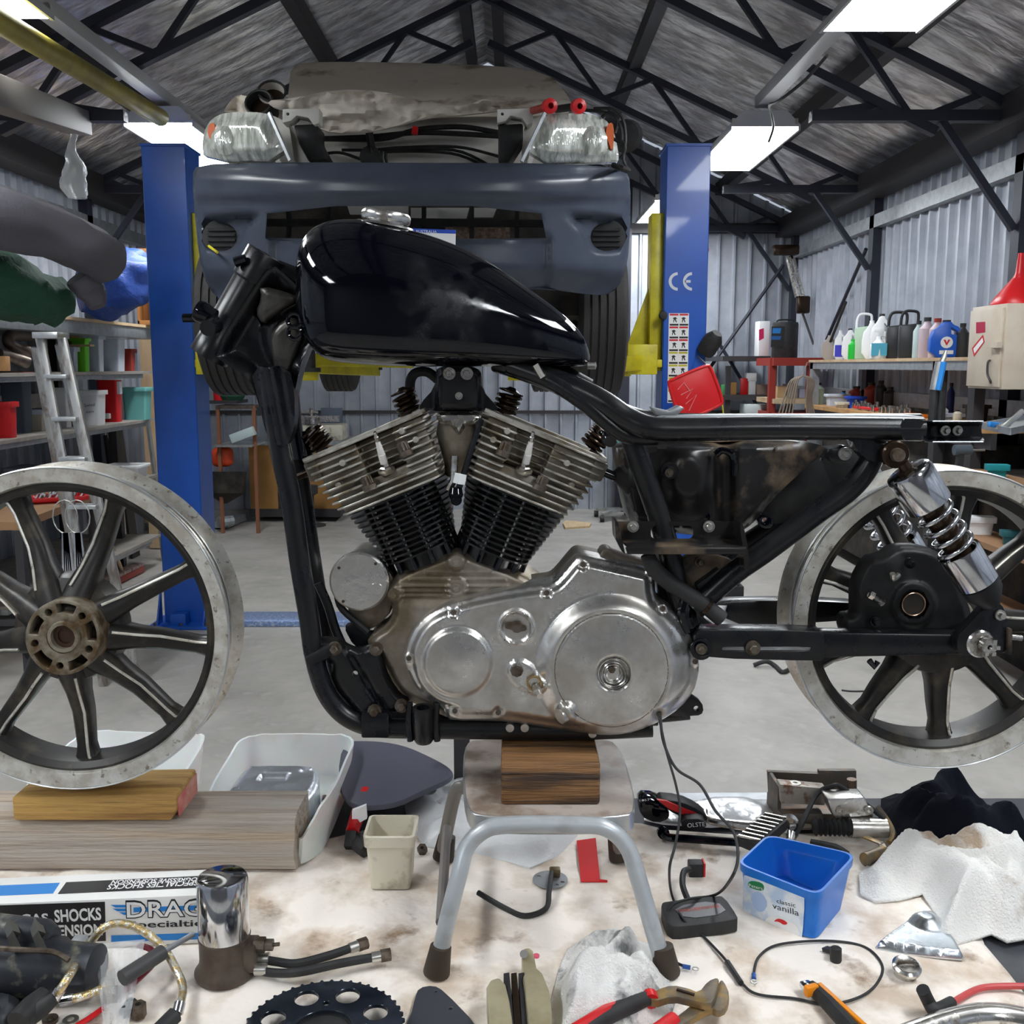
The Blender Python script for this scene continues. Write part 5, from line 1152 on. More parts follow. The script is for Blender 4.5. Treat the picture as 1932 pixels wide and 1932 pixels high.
# cylinders and heads. (u, h) are pixels across and up from the crank centre, tilted either way
CX, CY = 861, 1215
def mkcyl(s):
    ca, sa = cos(R(22.5)), sin(R(22.5))
    YC = 1.695; k = mpp(950, 1.62)
    O = P(CX, CY, 1.62); O = V((O.x, YC, O.z))
    up = V((-s * sa, 0, ca)); uu = V((s * ca, 0, sa)) if s > 0 else V((ca, 0, -sa)) * 1
    if s < 0: uu = V((-ca, 0, sa))
    # u grows towards the middle of the engine for both cylinders
    kz = k * 1.02
    def W(u, h, y): return O + uu * (u * k) + up * (h * kz) + V((0, y, 0))
    c = MB()
    for i in range(12):
        h = 300 - i * 10.6; uo = -106 + i * 3.0; ui = 108 - i * 3.2; uc = (uo + ui) / 2; ru = (ui - uo) / 2; ry = .085 - i * .0008
        o = []
        for q in range(40):
            t = 2 * pi * q / 40; o.append((uc + ru * abs(cos(t)) ** .75 * (1 if cos(t) > 0 else -1), ry * abs(sin(t)) ** .75 * (1 if sin(t) > 0 else -1)))
        c.prism(o, [], lambda a, b: W(a, h, b), up * (3.6 * k))
    cyl = c.build('cylinder_fins', m_fin, bike, ang=50)
    b = MB()
    b.lathe([(0, 0), (.052, 0), (.055, .003), (.055, .10 * 1.28), (0, .10 * 1.28)], W(2, 150, 0), up, 36); 
    b.build('cylinder_barrel', m_fin, cyl if False else bike)
    f = MB()
    for q in range(6):
        t = pi + pi * (q + .5) / 6
        p0 = W(2, 158, 0) + uu * (.062 * cos(t)) + V((0, .062 * sin(t), 0)); f.lathe([(0, 0), (.0045, 0), (.0045, .13), (0, .13)], p0, up, 8)
    f.build('cylinder_studs', m_gloss, bike)
    # head
    hm = MB()
    lv = [(304, -102, 106), (317, -108, 108), (330, -113, 110), (343, -117, 113), (356, -121, 116), (369, -124, 118), (382, -127, 120), (395, -129, 122), (408, -131, 124), (421, -133, 124)]
    for i, (h, u0, u1) in enumerate(lv):
        yo = -.088 + (.006 if i > 5 else 0) + (.004 if i == 9 else 0)
        o = rrect(u0, -.088, u1, .088, 0) if False else [(u0, yo + .02), (u0 + 16, yo + .003), (u0 + 30, yo), (u1 - 30, yo), (u1 - 12, yo + .004), (u1, yo + .022), (u1, .085), (u0, .085)]
        holes = []
        if 3 <= i <= 8:      # recess for the plug in the near face
            w0, w1 = (-26, 48)
            o = [(u0, yo + .02), (u0 + 16, yo + .003), (u0 + 30, yo), (w0, yo), (w0 + 4, yo + .03), (w1 - 4, yo + .03), (w1, yo), (u1 - 30, yo), (u1 - 12, yo + .004), (u1, yo + .022), (u1, .085), (u0, .085)]
        hm.prism(o, holes, lambda a, b: W(a, h, b), up * (4.2 * k))
    hd = hm.build('cylinder_head', m_head, bike, bevel=.0012, seg=1)
    cr = MB()
    cr.prism([(-98, -.064), (98, -.064), (98, .08), (-98, .08)], [], lambda a, b: W(a, 303, b), up * (46 * k))
    cr.prism([(-112, -.064), (-26, -.064), (-26, -.040), (48, -.040), (48, -.064), (108, -.064), (108, .08), (-112, .08)], [], lambda a, b: W(a, 346, b), up * (76 * k))
    cr.prism([(-138, -.05), (-108, -.07), (-108, .05), (-138, .05)], [], lambda a, b: W(a, 384, b), up * (38 * k))
    cr.build('head_core', m_alud, hd, bevel=.004)
    bo = MB()
    random.seed(int(7 + s))
    for (u, h) in ((-84, 362), (-60, 396), (84, 384), (66, 408)):
        bo.lathe([(0, .003), (.005, .004), (.0065, .014), (.006, .03)], W(u, h, -.074) + V((0, -.012, 0)), (0, 1, 0), 12)
    bo.builds('casting_boss', m_head, hd)
    # open rocker seat strip along the top
    tp = MB(); tp.prism([(-130, -.07), (120, -.07), (120, .07), (-130, .07)], [[(-118, -.055), (108, -.055), (108, .055), (-118, .055)]], lambda a, b: W(a, 424, b), up * (7 * k)); tp.build('rocker_gasket_face', m_head, hd, bevel=.001, seg=1)
    # spark plug
    p0 = W(8, 352, -.066); d = (up * 1.0 + V((0, -.35, 0))).normalized() if s > 0 else (up + V((0, -.35, 0))).normalized()
    dx = V((-s * .12, -.42, 1)).normalized()
    if s < 0: dx = V((.22, -.42, 1)).normalized()
    else: dx = V((-.22, -.42, 1)).normalized()
    sp = MB().lathe([(0, 0), (.0105, 0), (.0105, .007), (.0075, .009), (.0075, .014), (0, .014)], p0, dx, 6); MB().lathe([(0, .054), (.004, .054), (.0042, .062), (.0028, .064), (.0028, .071), (0, .072)], p0, dx, 12).build('plug_terminal', m_chromed, hd)
    spo = sp.build('spark_plug', m_chromed, hd)
    MB().lathe([(0, .013), (.0060, .013), (.0064, .016), (.0062, .030), (.0054, .031), (.0058, .034), (.0052, .036), (.0056, .039), (.0048, .041), (.0052, .044), (.0042, .047), (.0042, .052), (.003, .056), (0, .056)], p0, dx, 16).build('plug_insulator', M('ceramic_white', (.82, .80, .76), .3) if s > 0 else bpy.data.materials['ceramic_white'], hd)
    MB().lathe([(0, -.002), (.014, -.002), (.014, .001), (.009, .003), (0, .003)], p0, dx, 20).build('plug_seat', m_head, hd)
    for (u, h) in ((-30, 336), (58, 368)):
        c_ = W(u, h, -.086); g = MB().lathe([(0, -.004), (.0115, -.004), (.0115, .004), (.007, .006), (.007, .02), (0, .02)], c_, up, 14)
        for q in range(8):
            t = q * pi / 4; g.cyl(c_ + (uu * cos(t) + V((0, sin(t), 0))) * .0075, c_ + (uu * cos(t) + V((0, sin(t), 0))) * .0075 + up * .018, .0022, n=6)
        g.build('head_bolt', m_bolt, hd)
    # valve springs
    for (u, h, tx) in ((-96, 431, -.30), (84, 431, .30)):
        c_ = W(u, h, 0.0); ax = (up + uu * tx * (1.1 if u < 0 else .15)).normalized(); x, y, _ = frame_of(ax)
        pts = [c_ + ax * (.034 * t / 40) + x * .019 * cos(t * .62) + y * .019 * sin(t * .62) for t in range(41)]
        MB().tube(pts, .003, 8).build('valve_spring', m_brown, hd)
        pts = [c_ + ax * (.034 * t / 40) + x * .012 * cos(t * .75) + y * .012 * sin(t * .75) for t in range(41)]
        MB().tube(pts, .0022, 6).build('inner_spring', m_brown, hd)
        MB().lathe([(0, 0), (.021, 0), (.021, .003), (.010, .006), (.005, .01), (0, .01)], c_ + ax * .036, ax, 20).build('spring_retainer', m_brown, hd)
    e = W(-138, 402, -.02); MB().cyl(e + uu * .0, e - uu * .022, .006 if s > 0 else .008, n=12).build('head_stud', m_brown if s > 0 else m_gloss, hd)
    return hd
h1 = mkcyl(1); h2 = mkcyl(-1)
# crankcase
cs = smooth([(738, 1092), (775, 1070), (845, 1044), (862, 1036), (880, 1044), (950, 1070), (986, 1085), (1010, 1098), (1040, 1130), (1090, 1300), (1000, 1372), (880, 1368), (800, 1335), (770, 1322), (745, 1296), (728, 1262), (712, 1232), (690, 1212), (706, 1194), (730, 1180), (744, 1152), (728, 1122)], 1)
def ccY(x, y):
    Y = 1.64 - .02 * sst(0, 14, edist(x, y, cs)); Y += .012 * sst(1150, 1110, y)
    for yy, x0, x1 in ((1082, 800, 930), (1095, 770, 955), (1106, 750, 850), (1117, 750, 850), (1126, 755, 850), (1106, 875, 960), (1117, 875, 950)):
        if x0 < x < x1: Y -= .004 * sst(3.2, 1.2, abs(y - yy))
    Y -= .006 * sst(22, 16, hypot(x - 861, y - 1108)); Y -= .008 * sst(20, 14, hypot(x - 861, y - 1058)) + .008 * sst(20, 14, hypot(x - 743, y - 1120))
    return Y
MB().surf(cs, ccY, .13, (), 3.2).build('crankcase', m_alud, bike, ang=70)
for x, y, r in ((861, 1058, .0095), (743, 1121, .0095), (861, 1109, .0085)): boltp(x, y, 1.598, r, m_alud)
gn = P(677, 1098, 1.63)
MB().lathe([(0, 0), (.046, 0), (.0495, .004), (.0495, .018), (.046, .022), (.046, .12), (0, .12)], gn, (0, 1, 0), 48).build('generator_cover', m_alu, bike)
for x, y in ((640, 1071), (709, 1063), (648, 1134)):
    boltp(x, y, 1.632, .0042, m_dark, hexn=10, h=.003)
MB().lathe([(0, 0), (.010, 0), (.012, .004), (0, .005)], P(710, 1112, 1.628), (0, 1, 0), 18).build('cover_boss', m_alu, bike)
MB().plate(smooth([(690, 1070), (742, 1070), (742, 1150), (715, 1180), (690, 1192), (645, 1150)], 1), 1.66, 1.72).build('generator_bracket', m_alud, bike, bevel=.004)
ptube('mounting_strap', [(636, 1120), (646, 1150), (695, 1192)], 1.65, .006, m_blackm, n=8, sm=4)
ptube('mounting_strap', [(600, 1100), (618, 1140), (632, 1185), (645, 1215)], 1.66, .008, m_black, n=8, sm=4)
# lower front engine plates
lp_ = smooth(T(560, 1150, 6.44, [(75, 345), (470, 345), (560, 400), (640, 450), (740, 480), (880, 440), (960, 380), (1050, 450), (1030, 600), (1120, 850), (1250, 1050), (1370, 1090), (1340, 1240), (1100, 1250), (1060, 1540), (800, 1540), (800, 1350), (700, 1230), (420, 900), (420, 600), (200, 700), (80, 600)]), 1)
MB().surf(lp_, lambda x, y: 1.625 - .012 * sst(0, 10, edist(x, y, lp_)) + .008 * sst(10, 3, abs((x - 700) - (y - 1300) * .62)), .012, [circ(670, 1271, 5.5, 14)], 5).build('engine_plate', m_black, bike, ang=60)
o = smooth(T(560, 1150, 6.44, [(190, 530), (400, 420), (500, 440), (420, 580), (240, 660), (180, 720), (75, 600)]), 1)
MB().plate(o, 1.600, 1.618).build('plate_strap', m_blackm, bike, bevel=.003)
MB().plate(smooth([(646, 1180), (668, 1176), (690, 1192), (712, 1192), (735, 1176), (742, 1215), (700, 1235), (668, 1222)], 1), 1.665, 1.68).build('engine_plate', m_black, bike, bevel=.002)
for x, y in T(560, 1150, 6.44, [(465, 470), (965, 475), (945, 1230), (1275, 1165)]): boltp(x, y, 1.606, .0115)
MB().plate(rrect(682, 1346, 733, 1392, 4), 1.598, 1.64).build('mount_lug', m_black, bike, bevel=.003)
jt = P(798, 1345, 1.60)
MB().lathe([(.011, 0), (.0175, 0), (.0178, .002), (.0178, .055), (.014, .062), (0, .064), (0, .01), (.011, .01)], P(798, 1335, 1.60), (0, .12, -1), 24, close=True).build('stand_socket', m_black, bike)
for x in (773, 824): ptube('socket_clamp', [(x, 1325), (x - 2, 1360), (x + 1, 1398)], 1.602, .0055, m_black, n=8, sm=3)
ptube('cross_tube', [(1190, 1352), (1250, 1350), (1300, 1345)], 1.66, .012, m_black, sm=0)
o = smooth([(1225, 1300), (1300, 1308), (1325, 1325), (1328, 1345), (1315, 1352), (1235, 1352)], 1)
MB().plate(o, 1.63, 1.642, [circ(1314, 1337, 5, 12)]).build('rear_lug', m_black, bike, bevel=.002)
# primary cover
pc = T(750, 1000, 3.22, [(38, 770), (45, 720), (62, 670), (95, 600), (145, 540), (205, 492), (300, 448), (420, 410), (600, 370), (760, 345), (900, 325), (940, 318), (975, 290), (1070, 175), (1095, 155), (1130, 150), (1300, 188), (1480, 228), (1540, 245), (1562, 275), (1566, 400), (1605, 440), (1680, 490), (1760, 580), (1812, 690), (1832, 800), (1828, 880), (1800, 980), (1720, 1080), (1600, 1160), (1450, 1225), (1320, 1246), (1200, 1243), (1080, 1225), (900, 1200), (700, 1168), (590, 1160), (330, 1158), (295, 1130), (280, 1075), (200, 1040), (125, 975), (75, 890)])
pcs = smooth(pc, 1)
D1, D2 = (863.5, 1250), (1153.5, 1264)
def pcY(x, y):
    e = edist(x, y, pcs)
    h = .010 * sst(0, 5, e) + .016 * sst(7, 22, e)
    r = hypot(x - D1[0], y - D1[1]); h = max(h, .026 * sst(88, 76, r)) + .010 * sst(68, 58, r) + .004 * sst(62, 0, r)
    r = hypot(x - D2[0], y - D2[1])
    g = .022 * sst(146, 112, r); h = h + g; h += -.002 * sst(3.0, .8, abs(r - 107)); h += .006 * sst(104, 0, r)
    r = hypot(x - 1158, y - 1271); h -= .022 * sst(33, 29, r); h -= .001 * sst(3, 0, abs(r - 33))
    r = hypot(x - 974, y - 1184); h += .004 * sst(36, 32, r) - .006 * sst(29, 26, r)
    # raised pocket of the gear lever shaft
    q = edist(x, y, DP); ins = inpoly(x, y, DP); h += .006 * (sst(-3, 5, q) if ins else 0)
    r = hypot(x - 1068, y - 1345); h += .012 * sst(24, 10, r)
    # screw bosses
    for bx, by in BS:
        r = hypot(x - bx, y - by); h = h * (1 - sst(12, 9, r)) + .014 * sst(12, 9, r) if r < 12 else h
    return 1.605 - h
DP = smooth(T(750, 1000, 3.22, [(660, 860), (690, 795), (750, 780), (830, 820), (860, 890), (910, 920), (905, 970), (850, 1010), (790, 990), (690, 930)]), 1)
BS = T(750, 1000, 3.22, [(68, 780), (340, 500), (905, 382), (1128, 210), (1535, 268), (1612, 478), (1808, 800), (1590, 1120), (348, 1100), (612, 1110)])
MB().surf(pcs, pcY, .05, (), 3.4).build('primary_cover', m_alu, bike, ang=75)
MB().plate([(a + (861 - a) * .012, b - 5) for a, b in pcs], 1.63, 1.70).build('primary_case', m_alud, bike, bevel=.003)
for (x, y) in BS: 
    c = P(x, y, 1.605 - .0145); MB().lathe([(0, -.001), (.0042, -.001), (.0045, 0), (.0045, .002), (0, .002)], c, (0, 1, 0), 12).build('screw_hole', m_bolt, bike); 
for x, y, r in ((1158, 1271, .021),):
    c = P(x, y, 1.566)
    MB().lathe([(0, .012), (.024, .012), (.024, .0), (.0255, .0), (.0255, .014), (0, .014)], c, (0, 1, 0), 32).build('clutch_adjuster_well', m_chromed, bike)
    for i in range(3):
        rr_ = .020 - i * .0045; MB().tube([c + V((rr_ * cos(k * pi / 12), .004 + i * .002, rr_ * sin(k * pi / 12) - .003)) for k in range(24)], .0016, 6, closed=True).build('clutch_spring', m_chromed, bike)
    MB().lathe([(0, 0), (.006, 0), (.006, .01), (0, .01)], c + V((-.003, 0, .006)), (0, 1, 0), 6).build('adjuster_nut', m_bolt, bike)
c = P(D2[0], D2[1], pcY(D2[0] + 107, D2[1])); k_ = 107 * mpp(1264, 1.56); MB().tube([P(D2[0] + 107 * cos(k * pi / 36), D2[1] + 107 * sin(k * pi / 36), pcY(D2[0] + 107 * cos(k * pi / 36), D2[1] + 107 * sin(k * pi / 36)) + .0001) for k in range(72)], .0008, 5, closed=True).build('cover_groove', m_bolt, bike)
c = P(974, 1184, 1.578); MB().tube([c + V((.0268 * cos(k * pi / 16), -.001, .0268 * sin(k * pi / 16))) for k in range(32)], .0018, 8, closed=True).build('inspection_cap_rim', m_chrome, bike)
MB().plate(smooth(T(750, 1000, 3.22, [(650, 580), (655, 562), (700, 562), (712, 555), (745, 555), (752, 572), (785, 585), (785, 612), (745, 618), (735, 626), (705, 622), (695, 605), (655, 600)]), 1), 1.5765, 1.585).build('inspection_cap_key', m_bolt, bike)
MB().lathe([(0, 0), (.010, .001), (.011, .006), (0, .006)], P(975, 1267, 1.566), (0, 1, 0), 8).build('shaft_bore', m_bolt, bike)
c = P(1012, 1300, 1.566); MB().lathe([(0, -.022), (.005, -.022), (.0052, -.010), (.0075, -.009), (.0075, .004), (0, .004)], c, (-.25, 1, .25), 14).build('gear_shaft', m_bolts, bike)
MB().lathe([(.010, 0), (.0125, 0), (.0125, .006), (.010, .006)], P(1008, 1290, 1.565), (0, 1, 0), 20, close=True).build('brass_bush', M('brass', (.45, .30, .12), .3, .9), bike)
MB().tube([P(1095, 1338, 1.58), P(1072, 1344, 1.565), P(1056, 1352, 1.555)], [.014, .0125, .0125], 18).build('drain_spout', m_alu, bike)
for x in (962, 990, 1118): MB().lathe([(0, 0), (.007, 0), (.0075, .012), (0, .012)], P(x, 1374 + (x > 1100) * 11, 1.60), (0, 1, 0), 12).build('case_lug', m_alu, bike)
MB().plate(smooth([(1130, 1050), (1138, 1036), (1150, 1036), (1160, 1045), (1230, 1066), (1235, 1075), (1140, 1052)], 1), 1.64, 1.69).build('starter_boss', m_alud, bike, bevel=.002)
ptube('crossover_hose', [(1222, 1046), (1232, 1070), (1262, 1098), (1320, 1135), (1362, 1168)], 1.585, [.0115, .0135, .0135, .013, .0135], m_rub, n=14)
c = P(1333, 1144, 1.585); MB().lathe([(.0135, -.003), (.0155, -.003), (.0155, .003), (.0135, .003)], c, (V((.78, 0, -.6))), 18, close=True).build('hose_clamp', m_brown, bike)
# oil tank, side plate, battery tray
ot = smooth([(1164, 832), (1480, 832), (1545, 836), (1560, 850), (1500, 900), (1450, 950), (1425, 985), (1380, 1015), (1330, 1012), (1240, 1002), (1192, 995), (1178, 940), (1168, 890)], 1)
MB().surf(ot, lambda x, y: 1.70 - .045 * sst(0, 16, edist(x, y, ot)) * sst(1560, 1330, x) + .022 * sst(26, 4, abs(x - 1368)) - .02 * sst(60, 20, hypot(x - 1300, (y - 900) * .7)), .10, (), 6).build('oil_tank', m_dustblk, bike, ang=60)
ptube('oil_pipe', [(1350, 858), (1362, 850), (1378, 856), (1384, 872), (1384, 898)], 1.645, .006, m_gloss, n=10)
MB().plate([(1314, 955), (1322, 946), (1335, 948), (1345, 972), (1340, 985), (1322, 984)], 1.655, 1.665).build('tank_strap', m_gloss, bike, bevel=.003)
sp_ = smooth([(1416, 890), (1450, 886), (1500, 842), (1600, 842), (1640, 870), (1635, 905), (1560, 950), (1470, 992), (1440, 980), (1428, 955), (1416, 925)], 1)
MB().plate(sp_, 1.735, 1.742, [circ(1549, 866, 3, 10)]).build('side_panel', m_blackm, bike, bevel=.001)
boltp(1442, 949, 1.733, .0045, m_blackm); boltp(1262, 888, 1.635, .014, m_black); boltp(1262, 892, 1.62, .007, m_bolt)
MB().plate(smooth([(1425, 965), (1450, 975), (1462, 982), (1458, 995), (1440, 998), (1428, 985)], 1), 1.71, 1.73, [circ(1443, 982, 5, 12)]).build('panel_tab', m_gloss, bike, bevel=.003)
MB().plate(smooth([(1430, 835), (1468, 836), (1472, 850), (1462, 860), (1440, 858)], 1), 1.70, 1.73).build('tank_tab', m_gloss, bike, bevel=.004); boltp(1461, 845, 1.69, .004, m_bolts)
# rubber mount by the seat tube top, ignition cone
MB().lathe([(0, 0), (.012, 0), (.014, .02), (.010, .035), (0, .035)], P(1148, 822, 1.66), (0, -1, -.2), 14).build('mount_rubber', m_gloss, bike)
MB().lathe([(0, 0), (.004, .0), (.006, .02), (.03, .045), (.03, .06), (0, .06)], P(1132, 896, 1.68), (1, 0, -.05), 18).build('rubber_cone', m_rub, bike)
bt = smooth([(1160, 985), (1180, 985), (1200, 978), (1300, 982), (1380, 984), (1408, 985), (1408, 1030), (1180, 1030)], 1)
MB().surf([(1161, 984), (1390, 984), (1404, 1000), (1408, 1034), (1185, 1034), (1166, 1018)], lambda x, y: 1.60 - .055 * sst(1012, 1034, y) - .0 * x, .004, [rrect(1228, 992, 1308, 1017, 9)], 5).build('battery_tray', m_dustblk, bike, ang=50)
MB().plate([(1180, 1033), (1408, 1033), (1410, 1038), (1408, 1046), (1184, 1046)], 1.540, 1.546).build('tray_lip', m_dustblk, bike, bevel=.0015)
MB().plate([(1160, 983), (1166, 985), (1180, 1046), (1173, 1040), (1162, 1018)], 1.548, 1.60).build('tray_side', m_dustblk, bike)
MB().plate(smooth([(1396, 985), (1402, 988), (1412, 1035), (1414, 1075), (1404, 1078), (1403, 1040), (1398, 1010)], 1), 1.55, 1.60).build('tray_side', m_dustblk, bike)
for x in (1194, 1337):
    boltp(x, 993, 1.590, .0095, m_bolts, hexn=16); boltp(x, 993, 1.583, .0045, m_brown, hexn=6, h=.004)
MB().plate(smooth([(1272, 1072), (1290, 1048), (1345, 1045), (1390, 1060), (1400, 1085), (1340, 1130), (1300, 1110), (1276, 1092)], 1), 1.62, 1.64, [circ(1286, 1081, 5, 12)]).build('rear_engine_plate', m_dustblk, bike, bevel=.002)
boltp(1320, 1060, 1.618, .009)
MB().plate([(1312, 1105), (1358, 1072), (1372, 1100), (1330, 1135)], 1.60, 1.66).build('starter_relay', m_blackm, bike, bevel=.004)
MB().plate(smooth([(1230, 1050), (1290, 1050), (1300, 1120), (1310, 1200), (1290, 1230), (1250, 1150)], 1), 1.66, 1.72).build('rear_case_bracket', m_dustblk, bike, bevel=.003)
ptube('brake_line', [(1295, 1130), (1290, 1160), (1300, 1190)], 1.60, .012, m_gloss, n=10); ptube('lower_brace', [(1300, 1155), (1345, 1200)], 1.64, .012, m_black, n=10, sm=0)
MB().plate([(1228, 768), (1262, 775), (1282, 765), (1292, 770), (1278, 783), (1240, 784)], 1.64, 1.67).build('seat_clip', m_galv, bike, bevel=.002)
# swing arm
MB().plate(smooth([(1312, 1190), (1340, 1188), (1550, 1190), (1556, 1196), (1556, 1244), (1550, 1248), (1330, 1242), (1310, 1230)], 1), 1.575, 1.615).build('swing_arm', m_black, bike, bevel=.005)
MB().plate([(1545, 1193), (1880, 1198), (1905, 1200), (1905, 1233), (1545, 1242)], 1.578, 1.612).build('swing_arm', m_black, bike, bevel=.004)
MB().plate(smooth([(1306, 1150), (1350, 1135), (1470, 1132), (1600, 1136), (1620, 1140), (1620, 1170), (1470, 1180), (1420, 1184), (1350, 1170), (1312, 1170)], 1), 1.79, 1.83).build('swing_arm', m_black, bike, bevel=.006)
w = MB().prism([(P(1308, 1185, 1.6).x, 1.6), (P(1480, 1190, 1.6).x, 1.6), (P(1420, 1190, 1.6).x, 1.63), (P(1390, 1190, 1.6).x, 1.70), (P(1420, 1190, 1.6).x, 1.79), (P(1480, 1190, 1.6).x, 1.82), (P(1300, 1190, 1.6).x, 1.82)], [], lambda a, b: V((a, b, P(1400, 1192, 1.6).z)), (0, 0, -.03)); w.build('swing_arm_bridge', m_black, bike, bevel=.003)
boltp(1420, 1222, 1.572, .012, m_bolt); boltp(1323, 1224, 1.572, .018, m_gloss, hexn=14); boltp(1323, 1224, 1.562, .009, m_bolt)
MB().surf(smooth([(1360, 1224), (1372, 1216), (1530, 1218), (1530, 1232), (1372, 1232)], 1), lambda x, y: 1.572 + .004 * sst(0, 5, abs(y - 1225)), .01, (), 4).build('arm_rib', m_black, bike)
MB().plate(smooth([(1806, 1200), (1818, 1190), (1866, 1136), (1884, 1136), (1896, 1148), (1904, 1190), (1906, 1234), (1820, 1238), (1806, 1230)], 1), 1.556, 1.578).build('axle_plate', m_black, bike, bevel=.003)
boltp(1886, 1160, 1.553, .0085, m_bolts, hexn=16)
c = P(1852, 1216, 1.55); MB().lathe([(0, 0), (.020, 0), (.0225, .003), (.0225, .006), (0, .006)], c, (0, 1, 0), 28).build('axle_washer', m_chromed, bike)
c = P(1860, 1217, 1.548); nn = MB().lathe([(.004, -.014), (.0115, -.014), (.0125, 0), (0, 0)], c, (0, 1, 0), 12)
for k in range(6): nn.box(c + V((.0115 * cos(k * pi / 3), -.012, .0115 * sin(k * pi / 3))), (.006, .012, .006))
nn.build('axle_nut', m_chromed, bike)
MB().plate([(1902, 1185), (1910, 1187), (1910, 1236), (1902, 1236)], 1.55, 1.60).build('adjuster_plate', m_dustblk, bike, bevel=.001)
MB().cyl(P(1908, 1202, 1.57), P(1928, 1204, 1.57), .0045, n=10).build('adjuster_bolt', m_chromed, bike)
ptube('chain_tab', [(1640, 1246), (1650, 1258), (1656, 1248)], 1.60, .005, m_gloss, n=8, sm=0)
# caliper carrier
ck = smooth([(1612, 1150), (1612, 1100), (1638, 1052), (1662, 1050), (1690, 1030), (1735, 1030), (1770, 1040), (1795, 1062), (1825, 1130), (1842, 1200), (1600, 1200), (1588, 1190), (1590, 1162), (1612, 1160)], 1)
def ckY(x, y):
    r = hypot(x - 1724, y - 1140); Y = 1.632 - .012 * sst(0, 12, edist(x, y, ck)) - .012 * sst(46, 38, r) + .016 * sst(28, 24, r)
    Y -= .010 * sst(70, 40, hypot(x - 1660, y - 1100)); return Y
MB().surf(ck, ckY, .03, (), 4).build('caliper_carrier', m_blackm, bike, ang=60)
c = P(1724, 1140, 1.609); MB().tube([c + V((.0188 * cos(k * pi / 16), 0, .0188 * sin(k * pi / 16))) for k in range(32)], .0013, 8, closed=True).build('bearing_ring', M('copper_ring', (.60, .40, .28), .25, .9), bike)
MB().lathe([(0, .0), (.0185, 0), (.0185, .002), (0, .002)], P(1724, 1140, 1.612), (0, 1, 0), 28).build('bearing_bore', m_dark, bike)
MB().tube([P(1640, 1122, 1.60), P(1655, 1131, 1.606), P(1664, 1136, 1.612)], [.0045, .0045, .007], 10).build('banjo_bolt', m_chromed, bike); MB().lathe([(0, 0), (.007, 0), (.007, .008), (0, .008)], P(1640, 1121, 1.60), (1, 0, -.5), 6).build('banjo_head', m_chromed, bike)
MB().tube([P(1684, 1082, 1.595), P(1686, 1092, 1.60), P(1696, 1084, 1.605)], .0045, 8, sm=3).build('bleed_nipple', m_bolts, bike)
for x, y in ((1716, 1062), (1650, 1172)): boltp(x, y, 1.61, .009, m_gloss)
# shocks
def shock(Y, dx=0, dy=0, full=True):
    A_ = P(1693 + dx, 858 + dy, Y); B_ = P(1872 + dx, 1140 + dy, Y); d = (B_ - A_).normalized(); L = (B_ - A_).length; k = L / 334.; x, y, _ = frame_of(d)
    s = MB().lathe([(0, 16 * k), (11 * k, 18 * k), (12 * k, 30 * k), (26 * k, 33 * k), (0, 36 * k)], A_, d, 20).build('shock_absorber', m_brown, bike)
    MB().lathe([(0, 32 * k), (32 * k, 32 * k), (40 * k, 36 * k), (43 * k, 43 * k), (42 * k, 108 * k), (41 * k, 110 * k), (38 * k, 106 * k), (0, 104 * k)], A_, d, 48).build('spring_cover', m_chrome, s)
    MB().lathe([(0, 100 * k), (22 * k, 100 * k), (22 * k, 280 * k), (0, 280 * k)], A_, d, 28).build('damper_body', m_brown, s)  # brown colour stands in for the reflection on the damper
    N_ = 180; pts = [A_ + d * (k * (106 + 128 * t / N_)) + x * (33 * k * cos(t * 2 * pi * 5.4 / N_)) + y * (33 * k * sin(t * 2 * pi * 5.4 / N_)) for t in range(N_ + 1)]
    MB().tube(pts, 4.6 * k, 12).build('spring', m_chrome, s)
    MB().lathe([(35 * k, 214 * k), (38 * k, 213 * k), (39 * k, 217 * k), (37 * k, 284 * k), (33 * k, 289 * k), (0, 290 * k), (0, 270 * k), (35 * k, 270 * k)], A_, d, 48, close=True).build('lower_cover', m_chrome, s)
    MB().lathe([(0, 286 * k), (36 * k, 288 * k), (34 * k, 306 * k), (17 * k, 334 * k), (0, 336 * k)], A_, d, 24).build('shock_foot', m_blackm, s)
    return s
shock(1.545)
shock(1.86, -115, -18)
